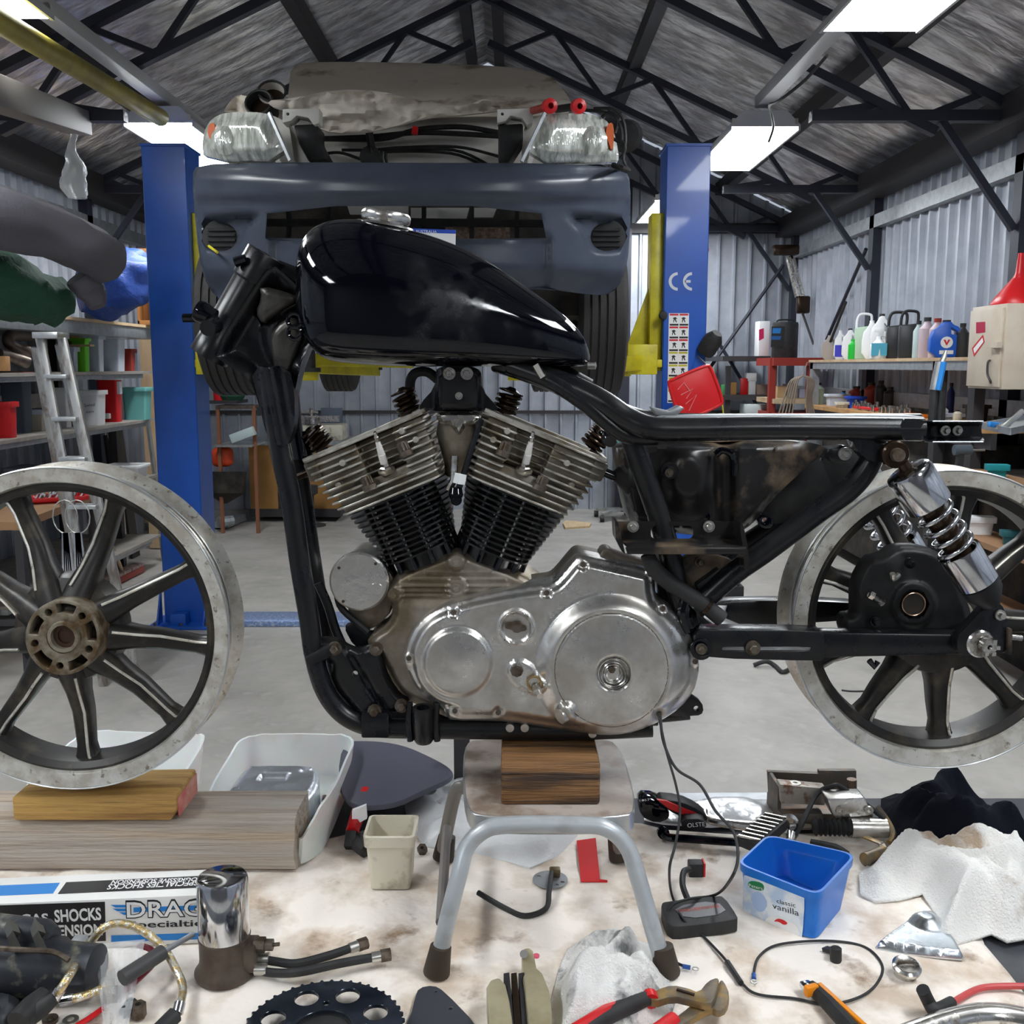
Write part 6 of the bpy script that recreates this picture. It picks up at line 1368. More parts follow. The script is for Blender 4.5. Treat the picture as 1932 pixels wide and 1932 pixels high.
# wheels
m_bed = M('pitted_rim_bed', (.34, .33, .31), .6, .5, c2=(.12, .11, .10), sc=60, lo=.46, hi=.6, bump=.001, bs=200)
def wheel(root, cx, cy, Y0, w, R0, angs, rib, Yh, as_part=True):
    C = P(cx, cy, Y0)
    if as_part:
        wh = MB()
    r = R0
    pr = [(r - .028, .004), (r - .004, 0), (r, .004), (r - .005, .011), (r - .019, .024), (r - .024, .04), (r - .024, w - .04), (r - .019, w - .024), (r - .005, w - .011), (r, w - .004), (r - .004, w), (r - .028, w - .004), (r - .034, w - .02), (r - .034, .02)]
    rim = MB().lathe(pr, C, (0, 1, 0), 120, close=True).build('wheel_rim', m_rim, root, ang=24)
    par = rim if as_part else root
    for (rr_, yy_) in ((r - .002, .0), (r - .018, .026), (r - .018, w - .026)): MB().tube([C + V((rr_ * cos(q * pi / 48), yy_, rr_ * sin(q * pi / 48))) for q in range(96)], .0016, 6, closed=True).build('rim_lip_highlight', m_alug, par)  # thin rings added as highlights along the edges of the rim
    MB().lathe([(r - .027, .014), (r - .036, .010), (r - .046, .018), (r - .049, w * .5), (r - .046, w - .018), (r - .036, w - .010), (r - .027, w - .014)], C, (0, 1, 0), 96, close=True).build('inner_rim', m_rimd, par)
    ym = w / 2; yh = Yh - Y0
    MB().lathe([(r - .0235, .030), (r - .0215, .034), (r - .0225, .045), (r - .0205, .050), (r - .0225, .055), (r - .0215, w - .034), (r - .0235, w - .030), (r - .026, w * .5)], C, (0, 1, 0), 96, close=True).build('tyre_bed', m_bed, par)
    MB().lathe([(.05, .0), (.072, .004), (.094, .016), (.098, .03), (.098, .06), (.05, .07)], C, (0, 1, 0), 48, close=True).build('spoke_web', m_rimd, par)
    for a in angs:
        t = R(a); d = V((cos(t), 0, sin(t))); q = V((-sin(t), 0, cos(t)))
        r1 = r - .040; st_ = []
        secs = ((.040, .026, .035), (.085, .024, .030), (.12, .0185, .024), (.16, .0168, .020), (r1 - .03, .0145, .018), (r1 - .010, .018, .02), (r1 + .003, .036, .02))
        vs = []
        for (rr_, hw, hd_) in secs:
            c = C + d * rr_; f = max(0, 1 - (rr_ - .04) / .12); yo = ym + (yh + .03 - ym) * f * .7
            for (su, sy) in ((-1, -.6), (-.55, -1), (.55, -1), (1, -.6), (1, .6), (.55, 1), (-.55, 1), (-1, .6)): vs.append(c + q * (hw * su) + V((0, yo + hd_ * sy, 0)))
        n = 8; L = len(secs)
        fs = [(i * n + k, i * n + (k + 1) % n, (i + 1) * n + (k + 1) % n, (i + 1) * n + k) for i in range(L - 1) for k in range(n)] + [tuple(range(n)), tuple(range((L - 1) * n, L * n))]
        sp = MB().add(vs, fs).build('spoke', m_rimd, par, ang=50)
        pts = []
        for (rr_, hw, hd_) in secs[1:]:
            c = C + d * rr_; f = max(0, 1 - (rr_ - .04) / .12); yo = ym + (yh + .03 - ym) * f * .7
            pts.append(c + q * (hw * .55 * rib) + V((0, yo - hd_ - .001, 0)))
        pts[-1] = pts[-1] + d * .004
        if not as_part: MB().tube(pts, .0026, 6).build('spoke_rib', m_rim, sp)
        else: MB().tube(pts, .0026, 6).build('spoke_rib', m_rim, par)
    return C, par
rC, rimo = wheel(bike, 1784, 1174, 1.655, .10, 289 * mpp(1174, 1.655) * 1.005, (-123, -84, -46, -4, 40, 79, 120, 159, 201), 1, 1.66)
MB().lathe([(0, 0), (.055, 0), (.060, .004), (.060, .07), (0, .07)], V((rC.x, 1.665, rC.z)), (0, 1, 0), 40).build('wheel_hub', m_rimd, rimo)
MB().lathe([(0, 0), (.045, 0), (.048, .004), (.048, .03), (0, .03)], V((rC.x, 1.645, rC.z)), (0, 1, 0), 40).build('hub_flange', m_hub, rimo)
fw = thing('front_wheel', 'loose cast spoke wheel with weathered alloy rim standing on timber at the left', 'wheel', tuple(P(120, 1500, 1.78)))
fC, _ = wheel(fw, 120, 1192, 1.73, .10, 310 * mpp(1192, 1.73) * 1.012, (-88, -45, -9, 26, 69, 111, 150, 193, 232), 1, 1.70, as_part=False)
hp = circ(118, 1203, 71, 48)
hls = [circ(118, 1203, 30, 24)]
for k in range(5):
    a0 = R(-90 + 72 * k + 8 - 20); n_ = 6
    o = [(118 + 64 * cos(a0 + R(36) * i / n_), 1203 + 64 * sin(a0 + R(36) * i / n_)) for i in range(n_ + 1)] + [(118 + 47 * cos(a0 + R(36) * (n_ - i) / n_), 1203 + 47 * sin(a0 + R(36) * (n_ - i) / n_)) for i in range(n_ + 1)]
    hls.append(o); a1 = a0 + R(36 + 18); hls.append(circ(118 + 54 * cos(a1), 1203 + 54 * sin(a1), 7, 12))
MB().plate(hp, 1.692, 1.73, hls).build('hub_flange', m_hub, fw, bevel=.002)
MB().lathe([(0, .030), (.050, .032), (.066, .035), (.066, .080), (0, .08)], P(118, 1203, 1.692), (0, 1, 0), 40).build('hub_body', M('rusty_hub_recess', (.10, .06, .03), .7, .4, c2=(.22, .13, .06), sc=22), fw)
c = P(118, 1203, 1.685); MB().lathe([(.021, .0), (.0265, 0), (.028, .003), (.028, .04), (.021, .04)], c, (0, 1, 0), 32, close=True).build('bearing_housing', m_hub, fw)
MB().lathe([(0, .016), (.014, .016), (.014, .012), (.0215, .012), (.0215, .03), (0, .03)], c, (0, 1, 0), 28).build('wheel_bearing', M('brown_bearing', (.09, .05, .035), .5, .5), fw)
# ================================================================ the work table
tbl = thing('work_table', 'long grey topped work table under the stained white drop cloth', 'table', (0, 1.6, 0))
YBK = PZ(1300, 1497, TZ).y
m_mat = M('dark_grey_table_mat', (.05, .053, .062), .5, c2=(.075, .075, .08), sc=14)
MB().bb((-2.2, .95, TZ - .06), (1.9, YBK, TZ - .010)).build('table_top', m_mat, tbl, bevel=.003)
for x in (-2.1, 1.8):
    for y in (1.0, YBK - .1): MB().bb((x, y, 0), (x + .07, y + .07, TZ - .06)).build('leg', m_steel_dk, tbl)
al = MB().slab([(1205, 1524), (1480, 1520), (1480, 1498), (1205, 1500)], TZ - .010, .004); al.build('alloy_edge_sheet', m_galv, tbl)
# cloth
cl = [tuple(PZ(x, y, TZ))[:2] for x, y in ((-200, 1560), (0, 1575), (560, 1590), (690, 1560), (860, 1545), (1000, 1540), (1210, 1548), (1260, 1560), (1400, 1570), (1560, 1566), (1690, 1568), (1700, 1600), (1790, 1650), (1836, 1720), (1858, 1775), (1905, 1830), (1936, 1870), (1990, 1960), (1990, 2080), (-400, 2080), (-400, 1560))]
def clz(a, b):
    e = sst(0, .02, edist(a, b, cl)); q = noise.fractal(V((a * 5, b * 5, .5)), 1, 2, 3); w = 1 - abs(noise.noise(V((a * 3.1 + .5 * noise.noise(V((a * 6, b * 6, 1))), b * 7.2, 9)))) * 2.6
    return TZ - .0065 + .0030 * e + .0024 * q * e + .0048 * max(w, 0) ** 2 * e
c = MB().prism(cl, [], lambda a, b: V((a, b, clz(a, b))), (0, 0, -.002), .014)
c = tag(c.build('drop_cloth', m_cloth, None, ang=0), 'stained cream drop cloth spread over the work table', 'cloth')
# ---- step stool
sz = None
k_ = 1.055
YS0, YS1 = PZ(1000, 1532, TZ + .25).y, None
zs = P(1000, 1521, 1.527).z
stool = thing('step_stool', 'old grey tubular step stool carrying the motorcycle engine', 'stool', tuple(PZ(1035, 1700, TZ)))
tb0 = PZ(878, 1540, zs); tb1 = PZ(1208, 1540, zs); tb2 = PZ(1166, 1392, zs); tb3 = PZ(874, 1392, zs)
o = []
for i, (q, nx) in enumerate(zip((tb0, tb1, tb2, tb3), (tb1, tb2, tb3, tb0))): o.append((q.x, q.y))
o = [(o[i][0] * (1 - t) + o[(i + 1) % 4][0] * t, o[i][1] * (1 - t) + o[(i + 1) % 4][1] * t) for i in range(4) for t in (0.1, .9)]
o = smooth(o, 2)
MB().prism(o, [], lambda a, b: V((a, b, zs - .026)), (0, 0, .026)).build('seat_panel', m_seat, stool, bevel=.003)
ctr = V((sum(p[0] for p in o) / len(o), sum(p[1] for p in o) / len(o), 0))
MB().prism([(ctr.x + (a - ctr.x) * 1.012, ctr.y + (b - ctr.y) * 1.012) for a, b in o], [[(ctr.x + (a - ctr.x) * .99, ctr.y + (b - ctr.y) * .99) for a, b in o]], lambda a, b: V((a, b, zs - .030)), (0, 0, .028)).build('seat_band', m_alug, stool, bevel=.001, seg=1)
m_tubeg = M('blue_grey_tube_paint', (.50, .53, .55), .33, .3, c2=(.34, .34, .33), sc=14, lo=.5, hi=.75)
yf = PZ(823, 1838, TZ).y
def sp3(x, y, Y, z=None): q = P(x, y, Y); return V((q.x, Y, q.z if z is None else z))
fl_ = [sp3(823, 1838, yf, TZ + .003), sp3(843, 1740, yf + .012), sp3(866, 1650, yf + .03), sp3(880, 1600, yf + .045), sp3(912, 1567, yf + .05), sp3(960, 1556, yf + .052), sp3(1090, 1556, yf + .052), sp3(1145, 1563, yf + .05), sp3(1183, 1598, yf + .045), sp3(1205, 1660, yf + .03), sp3(1228, 1740, yf + .012), sp3(1256, 1838, yf, TZ + .003)]
MB().tube(fl_, .0135, 14, sm=5).build('front_leg_tube', m_tubeg, stool)
zu = zs - .042
bk_ = [sp3(833, 1612, 1.80, TZ + .003), sp3(858, 1500, 1.76), sp3(878, 1465, 1.745, zu - .02), sp3(915, 1450, 1.74, zu), sp3(1120, 1450, 1.74, zu), sp3(1155, 1465, 1.745, zu - .02), sp3(1172, 1520, 1.76), sp3(1166, 1600, 1.80, TZ + .003)]
MB().tube(bk_, .0125, 12, sm=5).build('rear_leg_tube', M('brown_grey_tube', (.25, .23, .21), .45, .3), stool)
MB().tube([sp3(843, 1562, 1.75), sp3(838, 1640, 1.6), sp3(832, 1740, yf + .02)], .0085, 10).build('side_brace', M('grey_brown_brace', (.22, .20, .19), .5, .3), stool)
m_ft = M('brown_rubber_foot', (.045, .032, .022), .6)
for (x, y, Y) in ((823, 1845, yf), (1259, 1832, yf), (836, 1612, 1.80), (1170, 1600, 1.80)):
    q = PZ(x, y, TZ); q = V((P(x, y, Y).x, Y, TZ)); s_ = -1 if x < 1000 else 1
    MB().lathe([(0, 0), (.020, 0), (.021, .004), (.0165, .045), (.0135, .046), (0, .046)], q, (-s_ * .17, .08, 1), 18).build('rubber_foot', m_ft, stool)
# block on stool
b0 = PZ(945, 1519, zs); b1 = PZ(1132, 1519, zs)
zt = P(1132, 1440, b0.y).z
bl = MB().bb((b0.x, b0.y, zs), (b1.x, b0.y + .17, P(1040, 1388, 1.60).z - .010 if False else zt))
tag(bl.build('hardwood_block', m_woodd, None, bevel=.005), 'dark oily hardwood block between the stool seat and the engine', 'block')
# beams under the front wheel
a = PZ(555, 1640, TZ); y0 = 1.748; zb = P(500, 1547, y0).z
bm_ = MB()
x1 = P(556, 1600, y0).x
for i, (yy, zz_) in enumerate(()): pass
bo_ = smooth([(y0 + .004, TZ), (y0, TZ + .02), (y0, zb - .016), (y0 + .012, zb), (y0 + .13, zb), (y0 + .14, zb - .01), (y0 + .14, TZ)], 1)
L_ = 1.35
vs = []; N_ = 60
for i in range(N_ + 1):
    x = x1 - L_ * i / N_
    for (a_, b_) in bo_:
        vs.append(V((x + (.006 * noise.noise(V((a_ * 60, b_ * 60, 0))) if i == 0 else 0), a_ + .002 * noise.noise(V((x * 5, b_ * 90, 3))), TZ + max(0, (b_ - TZ) + .0015 * noise.noise(V((x * 4, a_ * 90, 7)))))))
n = len(bo_)
bm_.add(vs, [(i * n + k, i * n + (k + 1) % n, (i + 1) * n + (k + 1) % n, (i + 1) * n + k) for i in range(N_) for k in range(n)] + [tuple(range(n)), tuple(range(N_ * n, (N_ + 1) * n))])
tag(bm_.build('timber_beam', m_wood, None, ang=50), 'long weathered grey timber beam lying across the table at the left', 'beam')
zc_ = P(120, 1502, 1.78).z
yk = y0 - .004
x0_, x1_ = P(24, 1540, yk).x, P(322, 1540, yk).x
zfb = zb
wk = thing('timber_block', 'yellowish timber block with a red painted end under the loose front wheel', 'block', ((x0_ + x1_) / 2, yk + .06, zfb))
zct = P(120, 1502, 1.74).z
MB().prism(smooth([(x0_, zfb), (x1_, zfb), (x1_ + .012, zfb + .02), (x1_ + .012, zct - .002 + .004), (x1_, zct + .002), (x0_, zct - .004)], 0), [], lambda a, b: V((a, yk, b)), (0, .12, 0)).build('block_body', m_woody, wk, bevel=.005)
MB().prism([(yk + .006, zfb + .006), (yk + .114, zfb + .006), (yk + .114, zct - .006), (yk + .006, zct - .008)], [], lambda a, b: V((x1_ + .0121, a, b)), (.002, 0, 0)).build('painted_end', m_pinkred, wk)
# ---- torn white containers
def shell(pts_fn, nu, nv, t=.003):
    return None
def jug(root, x0, y0, x1, y1, zb_, prof, m, name='shell', seed=0, r=.05, bulge=0):
    # open tub with an uneven cut rim: prof(angle) gives the height of the wall
    b = MB(); N_ = 72; cx, cy = (x0 + x1) / 2, (y0 + y1) / 2; hx, hy = (x1 - x0) / 2, (y1 - y0) / 2; vs = []
    NV = 8
    for sgn in (1, .965):
        for j in range(NV + 1):
            for k in range(N_):
                t = 2 * pi * k / N_; c_, s_ = cos(t), sin(t); e = 2 / 5.
                sx = abs(c_) ** e * (1 if c_ > 0 else -1); sy = abs(s_) ** e * (1 if s_ > 0 else -1)
                f = j / NV; h = prof(t) + .004 * noise.noise(V((t * 4, seed, 0))); fl = 1 + .10 * f + .02 * noise.noise(V((t * 2, f * 2, seed)))
                yy_ = cy + hy * sy * fl * sgn - bulge * max(0, -sy) * sst(.35, .7, sx)
                vs.append(V((cx + hx * sx * fl * sgn, yy_, zb_ + (.0 if sgn == 1 else .004) * (1 - f) + h * f)))
    fs = []
    M1 = (NV + 1) * N_
    for s_ in range(2):
        for j in range(NV):
            for k in range(N_):
                a = s_ * M1 + j * N_ + k; b2 = s_ * M1 + j * N_ + (k + 1) % N_; fs.append((a, b2, b2 + N_, a + N_))
    for k in range(N_):
        a = NV * N_ + k; b2 = NV * N_ + (k + 1) % N_; fs.append((a, b2, M1 + b2, M1 + a))
    fs.append(tuple(range(N_))); fs.append(tuple(M1 + k for k in range(N_)))
    b.add(vs, fs); return b.build(name, m, root, ang=50)
jt_ = thing('cut_container', 'white plastic container cut open, holding a chrome rocker cover', 'container', tuple(PZ(520, 1560, TZ)))
ya, yb_ = 1.90, 2.19
xa, xb = P(420, 1500, 2.0).x, P(640, 1500, 2.0).x
hb = P(560, 1388, 2.19).z - TZ
def pf(t):
    back = sst(-.15, .35, sin(t)); rg = sst(.3, .9, cos(t)) * (1 - back)
    return .055 + (hb - .055) * back + .05 * rg + .02 * sst(.2, .8, -cos(t)) * (1 - back)
jug(jt_, xa, ya, xb, yb_, TZ, pf, m_wtrans, 'container_shell', 2, bulge=.13)
jt2 = thing('cut_container', 'torn white plastic container standing behind the loose front wheel', 'container', tuple(PZ(250, 1560, TZ)))
xa2, xb2 = P(95, 1500, 2.05).x, P(350, 1500, 2.05).x
hb2 = P(250, 1380, 2.2).z - TZ
jug(jt2, xa2, 1.93, xb2, 2.2, TZ, lambda t: .07 + (hb2 - .07) * sst(-.4, .4, sin(t)) * (1 - .25 * sst(.85, 1, sin(t + .35))) * (1 - .5 * sst(.5, 1, -cos(t))), m_wtrans, 'container_shell', 5)
jt3 = MB().heap([(-80, 1560), (-60, 1520), (20, 1512), (60, 1545), (60, 1600), (-80, 1600)], TZ, .06, ns=9, seed=3)
tag(jt3.build('plastic_scrap', m_wtrans, None), 'white plastic scrap at the left edge behind the timber beam', 'plastic')
# rocker cover
rz_ = TZ + .012
rc = thing('rocker_cover', 'polished rocker cover lying inside the cut white container', 'engine cover', tuple(PZ(510, 1560, TZ)))
zt_ = TZ + .085
o = [(432, 1512), (445, 1500), (552, 1500), (572, 1508), (604, 1454), (600, 1442), (545, 1440), (470, 1441), (445, 1455), (428, 1478)]
cov = smooth([(418, 1503), (440, 1472), (462, 1444), (480, 1440), (592, 1440), (604, 1450), (600, 1480), (578, 1507), (570, 1510), (425, 1508)], 1)
pz = [tuple(PZ(a, b, zt_))[:2] for a, b in cov]
def rcz(a, b):
    e = edist(a, b, pz); z = zt_ - .010 * sst(.014, 0, e) - .012 * sst(.030, .012, e) * 0
    ins = [tuple(PZ(x, y, zt_))[:2] for x, y in RCI]
    if inpoly(a, b, ins): z -= .010 * sst(0, .004, edist(a, b, ins))
    for cx_, cy_ in RCH:
        q = PZ(cx_, cy_, zt_); z -= .012 * sst(.009, .007, hypot(a - q.x, b - q.y)) - .003 * sst(.014, .011, hypot(a - q.x, b - q.y))
    return z
RCI = [(482, 1472), (492, 1458), (548, 1458), (540, 1472)]; RCH = [(440, 1490), (577, 1452), (467, 1443)]
MB().prism(pz, [], lambda a, b: V((a, b, rcz(a, b))), (0, 0, -.045), .0045).build('cover_casting', M('polished_alloy', (.72, .75, .80), .28, .85, c2=(.55, .58, .63), sc=30, lo=.45, hi=.6, r2=.4), rc, ang=60)
MB().prism([(a, b) for a, b in pz], [], lambda a, b: V((a, b, zt_ - .05)), (0, 0, -.008)).build('gasket_flange', m_alu, rc)
for i, x in enumerate((598, 614, 626)):
    q = PZ(x, 1518, TZ + .012); tag(MB().lathe([(0, 0), (.008, 0), (.008, .012), (.005, .012), (.005, .022), (0, .022)], q, (0, -.3, 1), 8).build('cap_screw', m_bolts, None), 'small steel cap screw lying in the cut white container', 'screw', 'cap screws in the white container')
pt_ = thing('cable_clip_lump', 'black rubber lump on the timber behind the front wheel rim', 'rubber part', tuple(P(320, 1460, 1.86)))
q = P(318, 1455, 1.87); 
MB().lathe([(0, 0), (.016, .0), (.018, .012), (.010, .02), (.012, .04), (0, .045)], V((q.x, 1.87, zfb)), (0, 0, 1), 12).build('lump', m_rub, pt_)
# cream pot
pot = thing('square_pot', 'grubby cream square plastic pot standing left of the stool leg', 'pot', tuple(PZ(735, 1670, TZ)))
yp = PZ(735, 1678, TZ).y; xa, xb = P(698, 1675, yp).x, P(774, 1675, yp).x; zp = P(735, 1576, yp).z; w0 = (xb - xa) / 2; cx_ = (xa + xb) / 2; cy_ = yp + w0; wt = w0 * 1.16
b = MB(); ls = []
for (hw, z) in ((w0 * .98, TZ), (wt * .98, zp - .022), (wt * 1.07, zp - .020), (wt * 1.10, zp), (wt * .98, zp + .001), (wt * .93, zp - .01), (w0 * .92, TZ + .006)):
    ls.append([V((cx_ + a * 2 * hw, cy_ + c * 2 * hw, z)) for a, c in rrect(-.5, -.5, .5, .5, .1)])
n = len(ls[0]); b.add([v for l in ls for v in l], [(j * n + i, j * n + (i + 1) % n, (j + 1) * n + (i + 1) % n, (j + 1) * n + i) for j in range(len(ls) - 1) for i in range(n)] + [tuple(range(n)), tuple(range((len(ls) - 1) * n, len(ls) * n))])
b.build('pot_body', m_cream, pot, ang=40)
# dark rounded sheet behind, screwdriver, strap
dk = MB().slab(smooth([(640, 1408), (700, 1406), (760, 1414), (810, 1436), (850, 1458), (858, 1475), (800, 1500), (740, 1530), (640, 1530)], 2), TZ + .055, .012)
zz = TZ + .055
tag(dk.build('seat_base_sheet', m_greybl, None, bevel=.002), 'slate blue rounded plastic panel behind the cream pot', 'panel')
q = MB().bb(PZ(660, 1500, TZ), PZ(760, 1470, TZ) + V((0, 0, .055))); tag(q.build('foam_pad', m_rub, None), 'dark pad holding up the slate rounded panel', 'pad')
blk = MB().bb((P(850, 1450, 2.0).x, 2.12, 0), (P(872, 1450, 2.0).x + .01, 2.15, P(860, 1385, 2.12).z)); tag(blk.build('support_post', m_steel_dk, None), 'black steel post rising behind the stool, left of its seat', 'post')
q = thing('screwdriver', 'red handled tool with white tag beside the cream pot', 'screwdriver', tuple(PZ(680, 1570, TZ)))
A_, B_ = PZ(664, 1570, TZ + .03), PZ(690, 1492, TZ + .06); MB().tube([A_, (A_ + B_) / 2, B_], [.013, .016, .012], 6).build('handle', m_red, q)
MB().plate([(664, 1530), (690, 1520), (692, 1545), (664, 1560)], A_.y + .02, A_.y + .03).build('tag', m_white, q)
MB().bar(A_, PZ(660, 1600, TZ + .008), .02, .02).build('shank', m_rub, q)
q = MB().tube([PZ(662, 1560, TZ + .012), PZ(672, 1590, TZ + .014), PZ(690, 1606, TZ + .012)], .013, 10, sm=4); q.tube([PZ(680, 1578, TZ + .02), PZ(698, 1600, TZ + .02)], .008, 8)
tag(q.build('ribbed_hose_end', m_rub, None), 'black ribbed hose end tucked behind the cream pot', 'hose')
q = thing('hex_nut', 'small dark nut on the cloth left of the rear stool foot', 'nut', tuple(PZ(797, 1606, TZ)))
MB().lathe([(.004, 0), (.010, 0), (.010, .012), (.004, .012)], PZ(797, 1606, TZ), (0, -.6, 1), 6, close=True).build('nut', m_bolt, q)
# white sheets under and behind the stool
q = MB().heap([(760, 1500), (860, 1470), (1000, 1478), (1060, 1520), (1090, 1580), (1050, 1620), (1000, 1640), (900, 1615), (800, 1598), (770, 1560)], TZ - .004, .022, .014, ns=16, na=.9, seed=2, edge=.03)
tag(q.build('plastic_sheet', M('white_crumpled_plastic', (.82, .83, .84), .35, bump=.003, bs=40), None, ang=60), 'crumpled white plastic sheet behind and under the stool', 'sheet')
q = MB().slab([(1088, 1587), (1124, 1582), (1132, 1660), (1146, 1662), (1146, 1665), (1096, 1664)], TZ + .0005, .0015); tag(q.build('red_tape', m_red, None), 'strip of bright red tape stuck to the cloth under the stool', 'tape')
# stator plate
q = thing('sensor_plate', 'round zinc timing plate with a sensor block and black cable under the stool', 'timing plate', tuple(PZ(1038, 1662, TZ)))
c = PZ(1038, 1660, TZ); MB().prism(circ(c.x, c.y, .032, 36), [circ(c.x - .020, c.y + .010, .0035, 8), circ(c.x + .012, c.y - .02, .003, 8), circ(c.x + .022, c.y - .01, .004, 8)], lambda a, b: V((a, b, TZ)), (0, 0, .0015)).build('plate', m_galv, q)
MB().bb(c + V((-.001, .004, .0015)), c + V((.019, .020, .017))).build('sensor', M('bronze_sensor', (.14, .10, .05), .4, .5), q, bevel=.003)
MB().tube([c + V((.003, .004, .012)), PZ(1036, 1680, TZ + .012), PZ(1030, 1714, TZ + .006), PZ(990, 1728, TZ + .005), PZ(950, 1712, TZ + .005), PZ(902, 1684, TZ + .012)], .0048, 8, sm=6).build('cable', m_rub, q)
# ---- towels and rags
q = MB().heap([(1040, 1885), (1055, 1830), (1070, 1795), (1100, 1775), (1160, 1768), (1230, 1785), (1245, 1810), (1262, 1850), (1275, 1890), (1260, 1940), (1200, 1985), (1020, 2000)], TZ, .062, .0045, ns=13, na=.8, seed=4, edge=.05, fuzz=.0025)
tag(q.build('terry_towel', m_towelg, None, ang=0), 'white terry towel with black grease marks in front of the stool', 'towel')
q = MB().heap([(1622, 1690), (1620, 1655), (1660, 1610), (1760, 1605), (1850, 1600), (1960, 1620), (2000, 1700), (1990, 1765), (1900, 1780), (1870, 1765), (1790, 1790), (1752, 1770), (1760, 1720), (1740, 1690), (1700, 1700), (1650, 1705)], TZ, .075, .0055, ns=11, na=.8, seed=7, edge=.06, fuzz=.0025)
tag(q.build('terry_towel', m_towel, None, ang=0), 'crumpled white terry towel with brown stains at the right edge', 'towel')
q = MB().heap([(1660, 1560), (1662, 1510), (1690, 1500), (1800, 1500), (1870, 1530), (1960, 1580), (1980, 1640), (1880, 1640), (1780, 1620), (1700, 1610)], TZ, .095, .007, ns=10, na=.8, seed=12, edge=.07)
tag(q.build('black_shirt', m_navy, None, ang=60), 'crumpled black cotton garment behind the right hand towel', 'garment')
# ---- blue ice cream tub
tubr = thing('ice_cream_tub', 'empty blue rectangular ice cream tub with a vanilla label', 'tub', tuple(PZ(1500, 1740, TZ)))
ct = [V(tuple(PZ(x, y, TZ))) for x, y in ((1401, 1716), (1538, 1775), (1592, 1708), (1470, 1650))]
Yc = [1.33, 1.3]
zt_ = P(1548, 1690, ct[1].y - .005).z
tt_ = [V(tuple(PZ(x, y, zt_))) for x, y in ((1388, 1632), (1548, 1683), (1613, 1612), (1450, 1576))]
def rq(c4, r=.16, n_=5, sc=1.0):
    cc_ = sum(c4, V((0, 0, 0))) / 4; c4 = [cc_ + (q - cc_) * sc for q in c4]; o = []
    for i in range(4):
        p, a, b = c4[i], c4[i - 1], c4[(i + 1) % 4]
        for j in range(n_ + 1):
            t = j / n_; A_ = p + (a - p) * r; B_ = p + (b - p) * r; o.append(A_ * (1 - t) ** 2 + p * 2 * t * (1 - t) + B_ * t * t)
    return o
dz = V((0, 0, 1)); fnn = (ct[1] - ct[0]).cross((tt_[0] + tt_[1]) / 2 - ct[0]).normalized(); tt_[0] -= fnn * (tt_[0] - ct[0]).dot(fnn); tt_[1] -= fnn * (tt_[1] - ct[0]).dot(fnn)
ls = [rq(ct), rq(tt_, sc=1.0), [v - dz * .014 for v in rq(tt_, sc=1.0)], [v - dz * .014 for v in rq(tt_, sc=1.035)], rq(tt_, sc=1.04), rq(tt_, sc=.985), [v - dz * .016 for v in rq(tt_, sc=.965)], [v + dz * .004 for v in rq(ct, sc=.97)]]
ls[1] = [v - dz * .014 for v in ls[1]]
n = len(ls[0]); b = MB().add([v for l in ls for v in l], [(j * n + i, j * n + (i + 1) % n, (j + 1) * n + (i + 1) % n, (j + 1) * n + i) for j in range(len(ls) - 1) for i in range(n)] + [tuple(range(n)), tuple(range((len(ls) - 1) * n, len(ls) * n))])
b.build('tub_shell', m_tub, tubr, ang=40)
p0, p1, p2 = ct[0], ct[1], tt_[1] - dz * .014
fn_ = (p1 - p0).cross(p2 - p0).normalized()
if fn_.y > 0: fn_ = -fn_
fo = p0 + fn_ * .0014
m_lbl = M('pale_printed_label', (.78, .82, .86), .4, c2=(.50, .62, .80), sc=26, lo=.45, hi=.6)
decal(smooth([(1403, 1652), (1408, 1651), (1513, 1690), (1519, 1694), (1514, 1770), (1510, 1772), (1404, 1732), (1401, 1726)], 1), fo, fn_, m_lbl, tubr, 'label')
decal(smooth([(1412, 1664), (1420, 1661), (1438, 1665), (1443, 1673), (1440, 1681), (1425, 1678), (1412, 1672)], 1), fo, fn_, M('label_green', (.02, .22, .08), .4), tubr, 'label_badge', off=.001)
letters('Peters', (1414, 1672), (1440, 1679), 6, fo, fn_, m_paper, tubr, off=.0018)
letters('classic', (1466, 1703), (1502, 1712), 8, fo, fn_, m_ink, tubr, off=.001)
letters('vanilla', (1458, 1713), (1508, 1728), 11, fo, fn_, m_ink, tubr, off=.001)
decal(smooth([(1440, 1742), (1450, 1728), (1480, 1730), (1508, 1748), (1508, 1768), (1470, 1756)], 1), fo, fn_, m_paper, tubr, 'label_scoop', off=.0008)
decal(smooth([(1460, 1738), (1468, 1732), (1480, 1735), (1488, 1742), (1480, 1745), (1470, 1738)], 1), fo, fn_, m_red, tubr, 'label_berries', off=.0014)
decal(smooth([(1416, 1690), (1428, 1680), (1440, 1686), (1450, 1705), (1440, 1722), (1424, 1716)], 1), fo, fn_, M('label_blue_blur', (.42, .55, .80), .5), tubr, 'label_picture', off=.0008)
